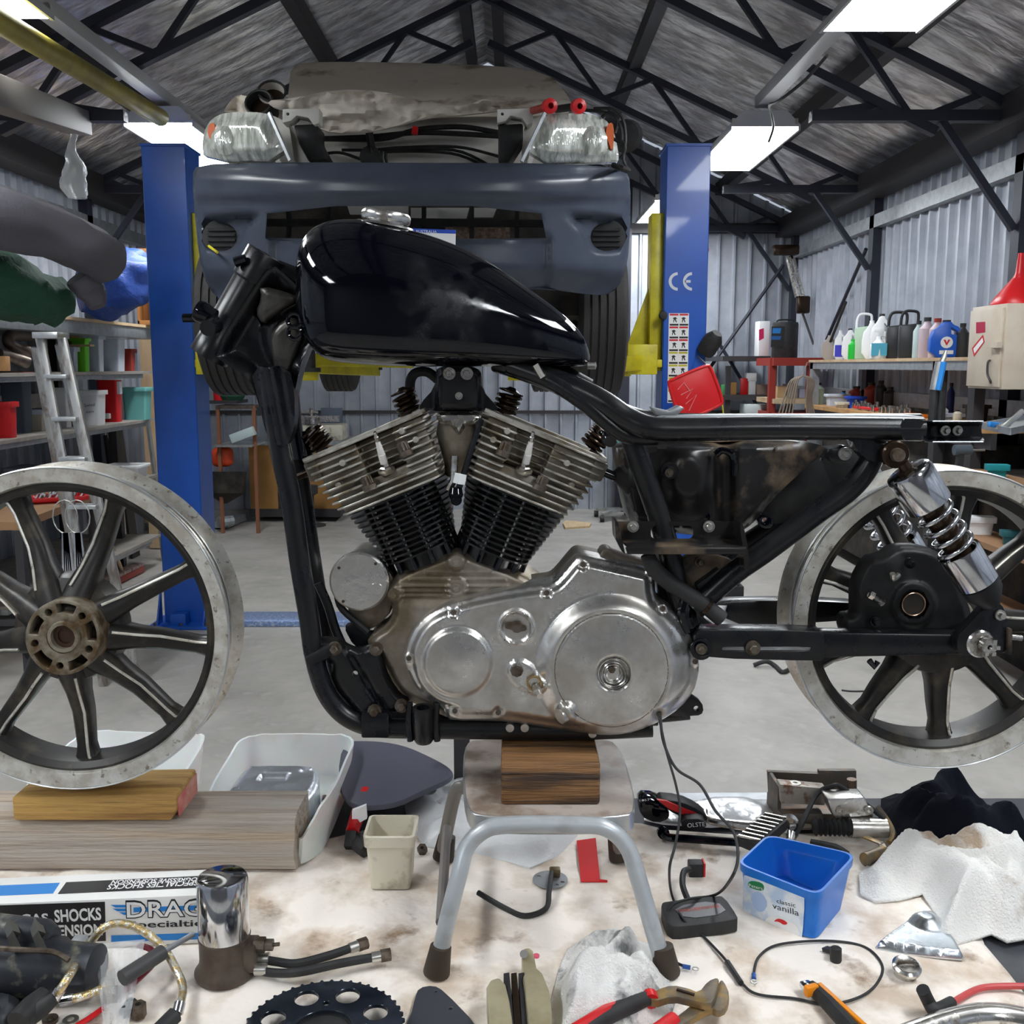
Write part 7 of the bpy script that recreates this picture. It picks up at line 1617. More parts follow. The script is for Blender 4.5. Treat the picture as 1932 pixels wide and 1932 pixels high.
# ---- ignition module with cable
im = thing('ignition_module', 'black oblong ignition module with faded red lettering beside the stool foot', 'electronic module', tuple(PZ(1320, 1740, TZ)))
zt_ = TZ + .024
o = smooth([(1247, 1704), (1256, 1700), (1350, 1690), (1366, 1690), (1392, 1728), (1391, 1735), (1290, 1748), (1262, 1748), (1250, 1722)], 1)
w = MB().prism([tuple(PZ(a, b, zt_))[:2] for a, b in o], [], lambda a, b: V((a, b, TZ)), (0, 0, .024)); w.build('case', m_rub, im, bevel=.003)
o = smooth([(1268, 1711), (1352, 1699), (1375, 1724), (1290, 1735)], 1)
MB().prism([tuple(PZ(a, b, zt_))[:2] for a, b in o], [], lambda a, b: V((a, b, zt_)), (0, 0, .0008)).build('name_label', M('grey_black_label', (.06, .06, .07), .3), im)
letters('DYNA PERFORMANCE', (1284, 1722), (1360, 1712), 6, (0, 0, zt_ + .0008), (0, 0, 1), M('faded_red_print', (.55, .08, .05), .5), im, off=.0004)
MB().tube([PZ(1298, 1698, TZ + .02), PZ(1288, 1670, TZ + .03), PZ(1290, 1645, TZ + .03), PZ(1302, 1640, TZ + .03)], .0055, 10, sm=6).build('cable', m_rub, im)
cn_ = PZ(1310, 1655, TZ); MB().bb(cn_ + V((-.010, -.002, 0)), cn_ + V((.016, .02, .026))).build('connector', m_rub, im, bevel=.002); MB().bb(cn_ + V((.016, -.002, .001)), cn_ + V((.020, .02, .027))).build('connector_seal', m_red, im, bevel=.001)
# ---- wires
def wire(name, label, pts, r=.0022, m=m_rub, cat='wire', parts=()):
    o_ = thing(name, label, cat, tuple(pts[-1])); MB().tube(pts, r, 8, sm=8).build('wire', m, o_)
    return o_
m_bcr = M('blue_crimp', (.03, .10, .35), .4)
def ring(root, p, d):
    d = V(d).normalized(); MB().tube([p, p + d * .012], .0036, 8).build('crimp_sleeve', m_bcr, root)
    c = p + d * .020; MB().tube([c + V((.0045 * cos(k * pi / 6), .0045 * sin(k * pi / 6), 0)) for k in range(12)], .0012, 6, closed=True).build('ring_terminal', m_bolts, root)
w1 = [P(1243, 1352, 1.56), P(1258, 1420, 1.53), P(1275, 1480, 1.50), P(1283, 1530, 1.47), P(1275, 1590, 1.44), P(1263, 1640, 1.42), P(1268, 1690, PZ(1268, 1690, TZ + .03).y), PZ(1290, 1735, TZ + .026), PZ(1320, 1760, TZ + .006), PZ(1350, 1790, TZ + .003), PZ(1372, 1815, TZ + .003), PZ(1400, 1855, TZ + .003), PZ(1430, 1876, TZ + .003), PZ(1500, 1884, TZ + .003), PZ(1560, 1895, TZ + .003), PZ(1620, 1882, TZ + .003), PZ(1655, 1855, TZ + .003), PZ(1664, 1820, TZ + .003), PZ(1630, 1786, TZ + .003), PZ(1560, 1775, TZ + .003), PZ(1470, 1782, TZ + .003), PZ(1432, 1805, TZ + .003), PZ(1422, 1838, TZ + .003)]
wr = wire('wiring_lead', 'thin black lead running from the engine cover down to a big loop on the cloth', w1, .0021)
ring(wr, PZ(1422, 1838, TZ + .004), PZ(1423, 1860, TZ) - PZ(1422, 1838, TZ))
MB().tube([PZ(1372, 1815, TZ + .005), PZ(1398, 1855, TZ + .005)], .0045, 10).build('heat_shrink', m_rub, wr)
w2 = [P(1246, 1352, 1.57), P(1252, 1400, 1.54), P(1276, 1450, 1.52), P(1320, 1480, 1.50), P(1350, 1530, 1.47), P(1384, 1570, 1.44), P(1392, 1620, 1.41), P(1378, 1660, 1.40), PZ(1350, 1688, TZ + .03), PZ(1300, 1696, TZ + .032), PZ(1268, 1708, TZ + .03), PZ(1253, 1735, TZ + .012)]
wire('wiring_lead', 'black lead looping past the blue tub to the black module', w2, .0024)
wr = wire('wiring_lead', 'short lead with blue ring terminal poking out by the right stool foot', [PZ(1266, 1800, TZ + .003), PZ(1275, 1815, TZ + .003), PZ(1288, 1822, TZ + .003)], .0024)
ring(wr, PZ(1288, 1823, TZ + .004), (1, -.35, 0))
# ---- pliers
pr = thing('slip_joint_pliers', 'rusty slip joint pliers with red and black grips at the bottom edge', 'pliers', tuple(PZ(1290, 1880, TZ)))
m_rust = M('tan_rust_steel', (.19, .16, .125), .45, .7, c2=(.34, .22, .08), sc=34, lo=.45, hi=.65)
def zsl(px, z, h, m, name, par, bevel=.002, holes=()):
    o = [tuple(PZ(a, b, z + h))[:2] for a, b in px]; return MB().prism(o, [], lambda a, b: V((a, b, z)), (0, 0, h)).build(name, m, par, bevel=bevel)
zsl(smooth([(1222, 1877), (1240, 1866), (1268, 1857), (1300, 1864), (1318, 1872), (1335, 1850), (1354, 1843), (1357, 1850), (1350, 1880), (1340, 1895), (1300, 1885), (1270, 1878), (1232, 1890)], 1), TZ + .03, .012, m_rust, 'upper_jaw', pr)
zsl(smooth([(1266, 1925), (1300, 1900), (1320, 1878), (1345, 1875), (1352, 1870), (1358, 1848), (1366, 1850), (1377, 1875), (1372, 1900), (1355, 1908), (1340, 1900), (1300, 1925), (1270, 1940)], 1), TZ + .018, .011, m_rust, 'lower_jaw', pr)
p3 = [PZ(1228, 1882, TZ + .036), PZ(1190, 1895, TZ + .04), PZ(1150, 1915, TZ + .045), PZ(1090, 1950, TZ + .05)]
MB().tube(p3, [.009, .013, .012, .010], 12, sm=4).build('grip', m_rub, pr); MB().tube([v + V((-.003, .002, .004)) for v in p3[1:]], [.003, .010, .009], 10, sm=4).build('grip_inlay', m_red, pr)
MB().tube([PZ(1226, 1878, TZ + .037), PZ(1229, 1890, TZ + .037)], .0115, 12).build('grip_collar', m_red, pr)
MB().tube([PZ(1272, 1925, TZ + .025), PZ(1230, 1955, TZ + .025)], .012, 12).build('grip', m_red, pr)
q = MB().bar(PZ(1277, 1867, TZ + .043), PZ(1310, 1877, TZ + .043), .004, .003); q.build('slot_rail', m_brown, pr)
# knife
kn = thing('utility_knife', 'orange and black utility knife at the bottom edge right of centre', 'knife', tuple(PZ(1580, 1900, TZ)))
MB().tube([PZ(1530, 1862, TZ + .010), PZ(1560, 1890, TZ + .012), PZ(1610, 1945, TZ + .012)], [.010, .0115, .012], 10, sx=1.0).build('handle', m_rub, kn)
MB().bar(PZ(1545, 1858, TZ + .016), PZ(1640, 1945, TZ + .016), .007, .008).build('slide_rail', M('orange_plastic', (.80, .26, .01), .35), kn, bevel=.001)
MB().bar(PZ(1526, 1864, TZ + .016), PZ(1535, 1872, TZ + .016), .022, .016).build('collar', bpy.data.materials['orange_plastic'], kn, bevel=.003)
MB().bar(PZ(1516, 1854, TZ + .013), PZ(1530, 1868, TZ + .013), .017, .010).build('blade_nose', m_chrome, kn, bevel=.003)
MB().bar(PZ(1540, 1862, TZ + .019), PZ(1620, 1945, TZ + .019), .004, .004).build('blade_channel', m_alug, kn)
# triangular cover
tc_ = [(1643, 1779), (1737, 1716), (1750, 1713), (1765, 1716), (1825, 1800), (1826, 1806)]
o = [tuple(PZ(a, b, TZ + .012))[:2] for a, b in smooth([(1642, 1780), (1738, 1714), (1768, 1718), (1827, 1802)], 0)]
o = smooth([(o[i][0] * (1 - t) + o[(i + 1) % 4][0] * t, o[i][1] * (1 - t) + o[(i + 1) % 4][1] * t) for i in range(4) for t in (.08, .92)], 1)
pk = PZ(1750, 1722, TZ + .03)
q = MB().prism(o, [], lambda a, b: V((a, b, TZ + .002 + .012 * sst(0, .006, edist(a, b, o)) + .012 * sst(.035, .008, hypot(a - pk.x, b - pk.y)))), (0, 0, -.002), .004)
q2 = MB()
tag(q.build('triangular_cover', M('blued_chrome', (.74, .78, .82), .24, 1., c2=(.55, .60, .64), sc=26, lo=.45, hi=.6, r2=.38), None, ang=50), 'chrome triangular engine cover lying below the right hand towel', 'engine cover')
cp = thing('round_cap', 'ribbed round chrome plug just below the triangular chrome cover', 'plug', tuple(PZ(1715, 1845, TZ)))
c = PZ(1714, 1852, TZ); MB().lathe([(0, 0), (.016, 0), (.016, .014), (.0205, .015), (.0215, .018), (.0215, .021), (.018, .024), (.012, .022), (0, .023)], c + V((0, .014, 0)), (0, -.25, 1), 32).build('plug_body', m_chromed, cp)
MB().bar(c + V((-.012, .012, .024)), c + V((.012, .012, .024)), .004, .004).build('key_bar', m_bolt, cp)
# plug lead
pl = thing('spark_plug_lead', 'red spark plug lead with black elbow boot at the lower right edge', 'lead', tuple(PZ(1770, 1890, TZ)))
MB().tube([PZ(1795, 1893, TZ + .010), PZ(1840, 1868, TZ + .008), PZ(1880, 1861, TZ + .008), PZ(1960, 1861, TZ + .008)], .0048, 10, sm=5).build('lead_wire', M('faded_red_silicone', (.55, .07, .07), .45), pl)
MB().tube([P(1741, 1867, 1.335), PZ(1752, 1890, TZ + .018), PZ(1762, 1905, TZ + .012), PZ(1775, 1902, TZ + .012), PZ(1796, 1890, TZ + .011)], [.0095, .0095, .0100, .0092, .008], 14, sm=4).build('boot', m_rub, pl)
q = MB().tube([PZ(1700, 1960, TZ + .01), PZ(1800, 1925, TZ + .014), PZ(1880, 1916, TZ + .014), PZ(1980, 1935, TZ + .014)], .017, 18, sm=6); tag(q.build('chrome_pipe', m_chromed, None), 'dull chrome curved pipe crossing the bottom right corner', 'pipe')
q = thing('rubber_elbow', 'small black rubber elbow on the cloth left of the triangular cover', 'cap', tuple(PZ(1575, 1812, TZ)))
MB().lathe([(0, 0), (.0075, 0), (.009, .003), (.009, .022), (.006, .024), (0, .02)], PZ(1577, 1815, TZ), (0, .15, 1), 16).build('cap_body', m_rub, q); MB().bar(PZ(1556, 1790, TZ + .004), PZ(1575, 1795, TZ + .010), .012, .006).build('cap_tail', m_rub, q)
q = MB().flat(smooth([tuple(PZ(a, b, TZ))[:2] for a, b in ((1755, 1830), (1764, 1828), (1766, 1834), (1760, 1837))], 1), TZ, .001)
# ---- oil filter housing
of_ = thing('oil_filter_housing', 'chrome topped oil filter housing with a grimy base and two black hoses', 'oil filter', tuple(PZ(415, 1860, TZ)))
c = PZ(414, 1862, TZ); c = V((c.x, c.y + .036, TZ)); s_ = mpp(1800, c.y); zt_ = P(414, 1652, c.y).z - TZ; zm = P(414, 1785, c.y - .03).z - TZ
MB().lathe([(0, zm), (.038, zm), (.0385, zm + .003), (.0385, zt_ - .006), (.036, zt_ - .001), (.034, zt_), (0, zt_)], c, (0, 0, 1), 48).build('chrome_canister', m_chrome, of_)
MB().lathe([(0, 0), (.045, 0), (.047, .004), (.047, .008), (.040, .018), (.0385, .03), (.0385, zm - .002), (.0395, zm), (0, zm)], c, (0, 0, 1), 40).build('housing_base', M('oily_cast_brown', (.12, .095, .075), .45, .5, c2=(.07, .05, .04), sc=20), of_)
MB().bb(c + V((.02, -.02, .01)), c + V((.050, .02, zm - .01))).build('side_boss', bpy.data.materials['oily_cast_brown'], of_, bevel=.004)
q = MB().cyl(c + V((.045, 0, zm * .74)), c + V((.062, 0, zm * .74)), .012, n=6); q.cyl(c + V((.062, 0, zm * .74)), c + V((.074, 0, zm * .74)), .009); q.cyl(c + V((.074, 0, zm * .74)), c + V((.084, 0, zm * .76)), .003); q.build('pressure_sender', m_bolt, of_)
h0 = c + V((.048, -.012, .013)); h1 = c + V((.048, .006, .020))
for i, (h, e1, e2, e3) in enumerate(((h0, (565, 1834), (640, 1818), (706, 1806)), (h1, (560, 1818), (620, 1803), (664, 1788)))):
    pp = [h, h + V((.03, -.004, -.003)), PZ(e1[0], e1[1], TZ + .018), PZ(e2[0], e2[1], TZ + .018), PZ(e3[0], e3[1], TZ + .020)]
    MB().tube(pp, .0068, 10, sm=6).build('rubber_hose', m_rub, of_); d = (pp[-1] - pp[-2]).normalized()
    MB().cyl(h, h + V((.018, 0, 0)), .009).build('hose_collar', m_bolts, of_)
    MB().cyl(pp[-1] - d * .004, pp[-1] + d * .010, .0082).build('ferrule', m_bolts, of_); MB().cyl(pp[-1] + d * .010, pp[-1] + d * .026, .0095, n=6).build('hose_nut', m_bolt, of_)
# ---- printed carton
A_, B_ = PZ(-60, 1800, TZ), PZ(446, 1776, TZ)
bxw = thing('printed_carton', 'long white carton printed black and blue lying in front of the timber beam', 'box', tuple(B_))
d = (B_ - A_).normalized(); nn_ = V((d.y, -d.x, 0)); D_ = .085; zc = RP(300, 1692, A_, nn_).z
A2 = A_ - d * .12
MB().prism([(A2.x, A2.y), (B_.x, B_.y), ((B_ - nn_ * D_).x, (B_ - nn_ * D_).y), ((A2 - nn_ * D_).x, (A2 - nn_ * D_).y)], [], lambda a, b: V((a, b, TZ)), (0, 0, zc - TZ)).build('carton_body', M('white_carton', (.80, .79, .76), .55), bxw, bevel=.0015)
decal([(-60, 1710), (198, 1701), (200, 1775), (-60, 1785)], A_, nn_, m_ink, bxw, 'black_panel')
letters('DRAG', (238, 1731), (385, 1727), 31, A_, nn_, m_ink, bxw, bold=.045, off=.0008)
letters('DRAG', (240, 1730), (383, 1726), 28, A_, nn_, m_paper, bxw, bold=.012, off=.0014)
letters('Specialties', (242, 1750), (398, 1746), 12, A_, nn_, m_ink, bxw, bold=.018)
letters('SHOCKS', (104, 1739), (192, 1734), 22, A_, nn_, m_paper, bxw, bold=.03)
letters('GAS', (40, 1741), (92, 1739), 16, A_, nn_, m_paper, bxw, bold=.03)
letters('SUSPENSION', (60, 1767), (194, 1763), 20, A_, nn_, m_paper, bxw, bold=.03)
for i, (x0, y0, x1) in enumerate(((209, 1707, 242), (213, 1714, 242), (225, 1721, 242))):
    decal([(x0, y0), (x1, y0), (x1, y0 + 5), (x0 + 9, y0 + 5)], A_, nn_, m_cyan, bxw, 'wing_bar')
decal([(252, 1712), (400, 1707), (400, 1716), (252, 1721)], A_, nn_, m_cyan, bxw, 'wing_bar', off=.0003)
decal([(210, 1765), (440, 1758), (440, 1770), (210, 1777)], A_, nn_, m_cyan, bxw, 'blue_stripe')
to = V((0, 0, zc)); tn = V((0, 0, 1))
decal([(-40, 1673), (113, 1666), (100, 1686), (-40, 1692)], to, tn, m_cyan, bxw, 'blue_panel')
decal([(125, 1665), (400, 1652), (400, 1674), (109, 1687)], to, tn, m_ink, bxw, 'black_panel')
letters('SPECIALTIES SHOCKS', (376, 1662), (206, 1670), -9, to, tn, m_paper, bxw, bold=.02, flip=True)
letters('PROGRESSIVE SUSPENSION', (390, 1656), (213, 1662), -7, to, tn, m_paper, bxw, bold=.02, flip=True)
# ---- starter motor heap, left
sm_ = thing('starter_motor', 'grimy black starter motor with brackets at the lower left corner', 'motor', tuple(PZ(60, 1850, TZ)))
m_grim = M('grimy_black_paint', (.03, .033, .04), .4, .2, c2=(.20, .19, .14), sc=20, lo=.56, hi=.70)
q0 = PZ(-90, 1850, TZ + .045); q1 = PZ(196, 1866, TZ + .045)
q0 = PZ(-90, 1815, TZ + .045); q1 = PZ(188, 1830, TZ + .045)
MB().lathe([(0, 0), (.040, 0), (.044, .004), (.044, (q1 - q0).length * .72), (.038, (q1 - q0).length * .76), (.036, (q1 - q0).length * .98), (.02, (q1 - q0).length), (0, (q1 - q0).length)], q0, q1 - q0, 32).build('motor_body', m_grim, sm_)
q0 = PZ(-90, 1745, TZ + .085); q1 = PZ(105, 1768, TZ + .085); MB().lathe([(0, 0), (.024, 0), (.024, (q1 - q0).length * .9), (.014, (q1 - q0).length), (0, (q1 - q0).length)], q0, q1 - q0, 24).build('solenoid', m_grim, sm_)
for x in (30, 78): MB().tube([PZ(x, 1790, TZ + .088), PZ(x - 4, 1765, TZ + .112), PZ(x - 12, 1740, TZ + .10)], .009, 4).build('bracket', M('dusty_steel_strap', (.12, .12, .11), .5, .5) if x == 30 else bpy.data.materials['dusty_steel_strap'], sm_)
MB().tube([PZ(-20, 1788, TZ + .095), PZ(40, 1792, TZ + .10), PZ(100, 1796, TZ + .09), PZ(130, 1812, TZ + .08)], .004, 8, sm=4).build('ground_strap', m_bolt, sm_)
MB().bb(PZ(132, 1796, TZ + .05), PZ(162, 1792, TZ + .05) + V((0, .015, .018))).build('terminal_cover', m_galv, sm_, bevel=.004)
q = MB().tube([PZ(35, 1930, TZ + .035), PZ(60, 1900, TZ + .04), PZ(85, 1875, TZ + .045)], [.018, .017, .012], 12); tag(q.build('rubber_boot', m_rub, None), 'thick black rubber boot at the bottom left corner', 'boot')
q = MB().heap([(-60, 1985), (-50, 1900), (10, 1885), (60, 1905), (80, 1985)], TZ, .05, .01, ns=20, seed=8, edge=.03); tag(q.build('grimy_casting', m_grim, None), 'grimy dark casting at the very bottom left corner', 'casting')
m_gold = M('gold_braid', (.68, .50, .22), .25, .8, c2=(.85, .82, .72), sc=140, lo=.45, hi=.55, bump=.0012, bs=300)
gh = thing('braided_hose', 'gold braided oil hose arching over the carton with silver ends', 'hose', tuple(PZ(200, 1850, TZ)))
ga = [PZ(105, 1880, TZ + .05), PZ(128, 1845, TZ + .075), P(160, 1795, 1.41), P(190, 1755, 1.42), P(222, 1742, 1.43), P(262, 1752, 1.43), P(305, 1785, 1.42), P(330, 1825, 1.40), P(345, 1865, 1.37), PZ(335, 1912, TZ + .02)]
MB().tube(ga, .0062, 12, sm=8).build('braid', m_gold, gh)
MB().tube([ga[0] - (ga[1] - ga[0]) * .1, ga[0] + (ga[1] - ga[0]) * .45], .0085, 12).build('ferrule', m_chrome, gh); MB().tube([ga[-1], ga[-1] + V((0, .012, .008))], .0082, 12).build('ferrule', m_chrome, gh)
MB().tube([PZ(52, 1925, TZ + .03), PZ(78, 1902, TZ + .04), PZ(104, 1882, TZ + .05)], [.011, .013, .009], 12).build('hose_end_boot', m_rub, gh)
MB().tube([PZ(300, 1945, TZ + .012), PZ(330, 1915, TZ + .018)], .012, 12).build('hose_end_boot', m_rub, gh)
g2 = thing('braided_hose', 'short second gold braided hose lying behind the clear plastic bag', 'hose', tuple(PZ(160, 1890, TZ)))
MB().tube([PZ(122, 1886, TZ + .03), PZ(155, 1880, TZ + .035), PZ(200, 1862, TZ + .03)], .0062, 12, sm=6).build('braid', m_gold, g2); MB().tube([PZ(116, 1888, TZ + .03), PZ(140, 1884, TZ + .033)], .0082, 12).build('ferrule', m_chrome, g2)
gt = thing('grey_sleeve_cable', 'braided cable with a thick grey sleeve leaning toward the filter housing', 'cable', tuple(PZ(260, 1850, TZ)))
MB().tube([PZ(230, 1846, TZ + .05), PZ(308, 1796, TZ + .055)], .0115, 14).build('sleeve', M('dark_grey_sleeve', (.06, .06, .062), .55), gt); MB().tube([PZ(305, 1797, TZ + .055), PZ(335, 1780, TZ + .055), PZ(366, 1762, TZ + .06)], .0045, 10).build('braided_cable', m_galv, gt)
rw = MB().tube([PZ(235, 1870, TZ + .025), PZ(268, 1840, TZ + .03), PZ(290, 1815, TZ + .03), PZ(285, 1792, TZ + .04), PZ(262, 1784, TZ + .04)], .0048, 8, sm=6); tag(rw.build('maroon_wire', M('maroon_wire_skin', (.18, .015, .03), .4), None), 'maroon wire curling under the grey sleeved cable', 'wire')
rw = MB().tube([PZ(145, 1935, TZ + .006), PZ(170, 1920, TZ + .008), PZ(195, 1902, TZ + .01)], .004, 8, sm=4); tag(rw.build('red_wire', m_red, None), 'red wire with eyelet at the bottom left of the picture', 'wire')
pb = MB()
vs = []; NU, NW = 12, 10
for i in range(NU + 1):
    for j in range(NW + 1):
        u = i / NU; v_ = j / NW; x = 178 + 96 * u + 18 * v_ - 50 * u * v_; y = 1780 + 165 * v_ - 8 * u
        vs.append(PZ(x, y, TZ + .062 - .055 * v_ + .012 * noise.noise(V((u * 4, v_ * 5, 3)))))
pb.add(vs + [v - V((0, 0, .0015)) for v in vs], [(i * (NW + 1) + j, i * (NW + 1) + j + 1, (i + 1) * (NW + 1) + j + 1, (i + 1) * (NW + 1) + j) for i in range(NU) for j in range(NW)])
tag(pb.build('plastic_bag', m_clear, None), 'clear plastic parts bag lying over the gold braided hoses', 'bag')
for i, (x, y, l) in enumerate(((262, 1918, 'hexagon nut socket at the bottom left, right of the clear bag'), (134, 1930, 'steel ring nut at the bottom edge beside the red wire'), (95, 1928, 'dark ring nut at the bottom edge near the hose boots'))):
    tag(MB().lathe([(.005, 0), (.011, 0), (.011, .02 if i == 0 else .006), (.005, .02 if i == 0 else .006)], PZ(x, y, TZ), (0, 0, 1), 6 if i == 0 else 16, close=True).build('nut', m_bolt if i != 1 else m_bolts, None), l, 'nut')
tag(MB().tube([PZ(236, 1910, TZ + .012), PZ(250, 1892, TZ + .012)], .009, 12).build('black_plug', m_rub, None), 'small black rubber plug seen through the clear parts bag', 'plug')
# ---- sprocket
sr = thing('rear_sprocket', 'black toothed sprocket with lightening holes at the bottom edge', 'sprocket', tuple(PZ(610, 1930, TZ)))
c = PZ(612, 1930, TZ + .025); c = V((c.x, c.y - .012, c.z)); Rr = 158 * mpp(1930, c.y) * .98; o = []
NT = 48
for k in range(NT):
    for (da, rr_) in ((0, .965), (.25, .965), (.42, 1.0), (.58, 1.0), (.75, .965)):
        a_ = 2 * pi * (k + da) / NT; o.append((c.x + Rr * rr_ * cos(a_), c.y + Rr * rr_ * sin(a_)))
hl = [circ(c.x, c.y, Rr * .36, 28)]
for k in range(8):
    a_ = 2 * pi * (k + .62) / 8; hl.append(circ(c.x + Rr * .68 * cos(a_), c.y + Rr * .68 * sin(a_), Rr * .155, 20))
    a_ = 2 * pi * (k + .12) / 8
    if k % 2 == 0: hl.append(circ(c.x + Rr * .5 * cos(a_), c.y + Rr * .5 * sin(a_), Rr * .045, 10))
MB().flat(o, c.z - .006, .006, hl).build('sprocket_plate', M('blue_black_gloss', (.012, .016, .026), .16, .4, c2=(.05, .06, .08), sc=9), sr, bevel=.0006, seg=1)
MB().lathe([(Rr * .36, -.02), (Rr * .40, -.02), (Rr * .40, 0), (Rr * .36, 0)], V((c.x, c.y, c.z - .006 + .001)), (0, 0, 1), 32, close=True).build('hub_ring', m_rub, sr)
MB().flat(circ(c.x, c.y - .02, Rr * .7, 20), TZ, .017).build('packing_disc', m_rub, sr)
# ---- black bracket plate
q = MB().prism([tuple(PZ(a, b, TZ + .006))[:2] for a, b in smooth([(783, 1880), (790, 1862), (818, 1857), (838, 1868), (900, 1932), (920, 1980), (740, 1990), (775, 1915)], 1)], [circ(PZ(823, 1876, TZ).x, PZ(823, 1876, TZ).y, .0022, 10), circ(PZ(850, 1908, TZ).x, PZ(850, 1908, TZ).y, .003, 10)], lambda a, b: V((a, b, TZ)), (0, 0, .005))
tag(q.build('bracket_plate', m_greybl if False else M('charcoal_bracket', (.045, .047, .06), .45), None, bevel=.001, seg=1), 'flat charcoal triangular bracket plate at the bottom edge right of the sprocket', 'bracket')
# ---- brake caliper
bc = thing('brake_caliper', 'cream yellow brake caliper with dark pads at the bottom centre', 'brake caliper', tuple(PZ(985, 1920, TZ)))
m_cal = M('cream_anodised', (.52, .47, .31), .38, .4, c2=(.40, .35, .22), sc=16)
zsl(smooth([(917, 1850), (950, 1840), (965, 1900), (972, 1985), (925, 1990), (920, 1890)], 1), TZ, .045, m_cal, 'caliper_half', bc, .004)
zsl(smooth([(985, 1828), (1018, 1820), (1042, 1880), (1040, 1985), (1000, 1990), (992, 1880)], 1), TZ, .048, m_cal, 'caliper_half', bc, .004)
zsl(smooth([(982, 1790), (1004, 1786), (1010, 1812), (1015, 1845), (990, 1850)], 1), TZ, .036, m_cal, 'caliper_lug', bc, .003)
for i in range(3):
    x = 950 + i * 14; zsl([(x, 1836), (x + 11, 1834), (x + 25, 1985), (x + 10, 1985)], TZ, .040, m_brown if i == 1 else m_rub, 'brake_pad', bc, .001)
MB().cyl(PZ(988, 1800, TZ + .036), PZ(988, 1800, TZ + .05), .006).build('bleed_screw', m_bolts, bc)
tag(MB().lathe([(0, 0), (.005, 0), (.005, .004), (0, .004)], PZ(1012, 1806, TZ), (0, 0, 1), 12).build('pink_cap', M('pink_plastic', (.75, .12, .2), .4), None), 'tiny pink plastic cap beside the cream brake caliper', 'cap')
# ---- parts row along the back right of the table
lv = thing('lever_set', 'black lever assembly with a red stripe and white letters behind the stool', 'lever', tuple(PZ(1290, 1570, TZ)))
A_, B_ = PZ(1235, 1520, TZ + .05), PZ(1325, 1545, TZ + .04)
MB().plate(smooth([(1206, 1508), (1240, 1510), (1262, 1528), (1265, 1545), (1240, 1555), (1208, 1542)], 1), A_.y, A_.y + .05).build('reservoir', m_gloss, lv, bevel=.004)
MB().plate(smooth([(1236, 1508), (1285, 1512), (1320, 1528), (1338, 1545), (1330, 1552), (1280, 1540), (1262, 1530)], 1), A_.y - .02, A_.y + .02).build('lever_body', m_blackm, lv, bevel=.003)
MB().plate([(1240, 1509), (1258, 1512), (1325, 1540), (1322, 1550), (1262, 1526)], A_.y - .026, A_.y - .019).build('red_stripe', m_red, lv)
MB().plate(smooth([(1282, 1545), (1330, 1545), (1335, 1565), (1290, 1568)], 1), A_.y - .05, A_.y - .0).build('pod_housing', m_blackm, lv, bevel=.003)
letters('OLSTE', (1297, 1561), (1330, 1558), 8, (0, A_.y - .0505, 0), (0, -1, 0), m_paper, lv)
letters('1057', (1207, 1512), (1226, 1510), 4, (0, A_.y - .0015, 0), (0, -1, 0), m_paper, lv)
MB().tube([PZ(1250, 1572, TZ + .02), PZ(1262, 1580, TZ + .014), PZ(1300, 1583, TZ + .014), PZ(1400, 1590, TZ + .014)], .008, 10, sm=4).build('control_rod', m_gloss, lv); MB().lathe([(0, 0), (.012, 0), (.012, .014), (0, .014)], PZ(1250, 1570, TZ + .01), (0, -1, .3), 14).build('rod_eye', m_gloss, lv)
q = MB().plate([(0, 0), (1, 0), (1, 1)], 1, 1.1) if False else None
tr = thing('battery_tray_part', 'grimy grey metal tray with mounting lugs at the back right of the table', 'tray', tuple(PZ(1530, 1530, TZ)))
Yt = 2.03
m_trm = M('grimy_grey_tray', (.14, .125, .11), .5, .5, c2=(.25, .16, .11), sc=24, lo=.5, hi=.66)
MB().plate([(1449, 1456), (1545, 1460), (1545, 1454), (1616, 1454), (1616, 1500), (1452, 1510)], Yt, Yt + .012).build('back_plate', m_trm, tr, bevel=.001)
q = P(1449, 1505, Yt); e = P(1616, 1505, Yt); MB().bb((q.x, Yt - .1, TZ), (e.x, Yt + .012, TZ + .03)).build('tray_floor', m_trm, tr, bevel=.003)
MB().plate([(1472, 1480), (1560, 1488), (1556, 1520), (1474, 1516)], Yt - .09, Yt - .06).build('front_plate', M('rust_speckled_alloy', (.42, .38, .33), .5, .4, c2=(.20, .10, .06), sc=40, lo=.5, hi=.62), tr, bevel=.002)
q = P(1452, 1510, Yt - .0); MB().bb((q.x - .004, Yt - .075, TZ + .0), (q.x + .004, Yt, P(1452, 1457, Yt).z)).build('end_plate', m_trm, tr, bevel=.001)
MB().cyl(P(1607, 1505, Yt - .04), P(1607, 1470, Yt - .04), .010).build('pillar', m_trm, tr)
for x in (1465, 1485): MB().lathe([(.005, 0), (.012, 0), (.012, .004), (.005, .004)], P(x + 15, 1480, Yt - .075), (0, 0, 1), 14, close=True).build('lug_ring', m_bolts, tr)
fk = thing('master_cylinder', 'dirty alloy master cylinder with a black bellows boot beside the black garment', 'master cylinder', tuple(PZ(1620, 1565, TZ)))
c = PZ(1530, 1560, TZ + .022); e = PZ(1672, 1562, TZ + .022)
pr_ = [(0, 0)]
for i in range(8): pr_ += [(.013, .005 + i * .009), (.018, .0095 + i * .009)]
pr_ += [(.013, .08), (0, .08)]
MB().lathe(pr_, c, e - c, 24).build('bellows_boot', m_rub, fk); MB().cyl(c + (e - c).normalized() * .078, e, .019, n=24).build('cylinder_body', m_alu, fk); MB().cyl(c - (e - c).normalized() * .025, c, .006).build('push_rod', m_bolt, fk)
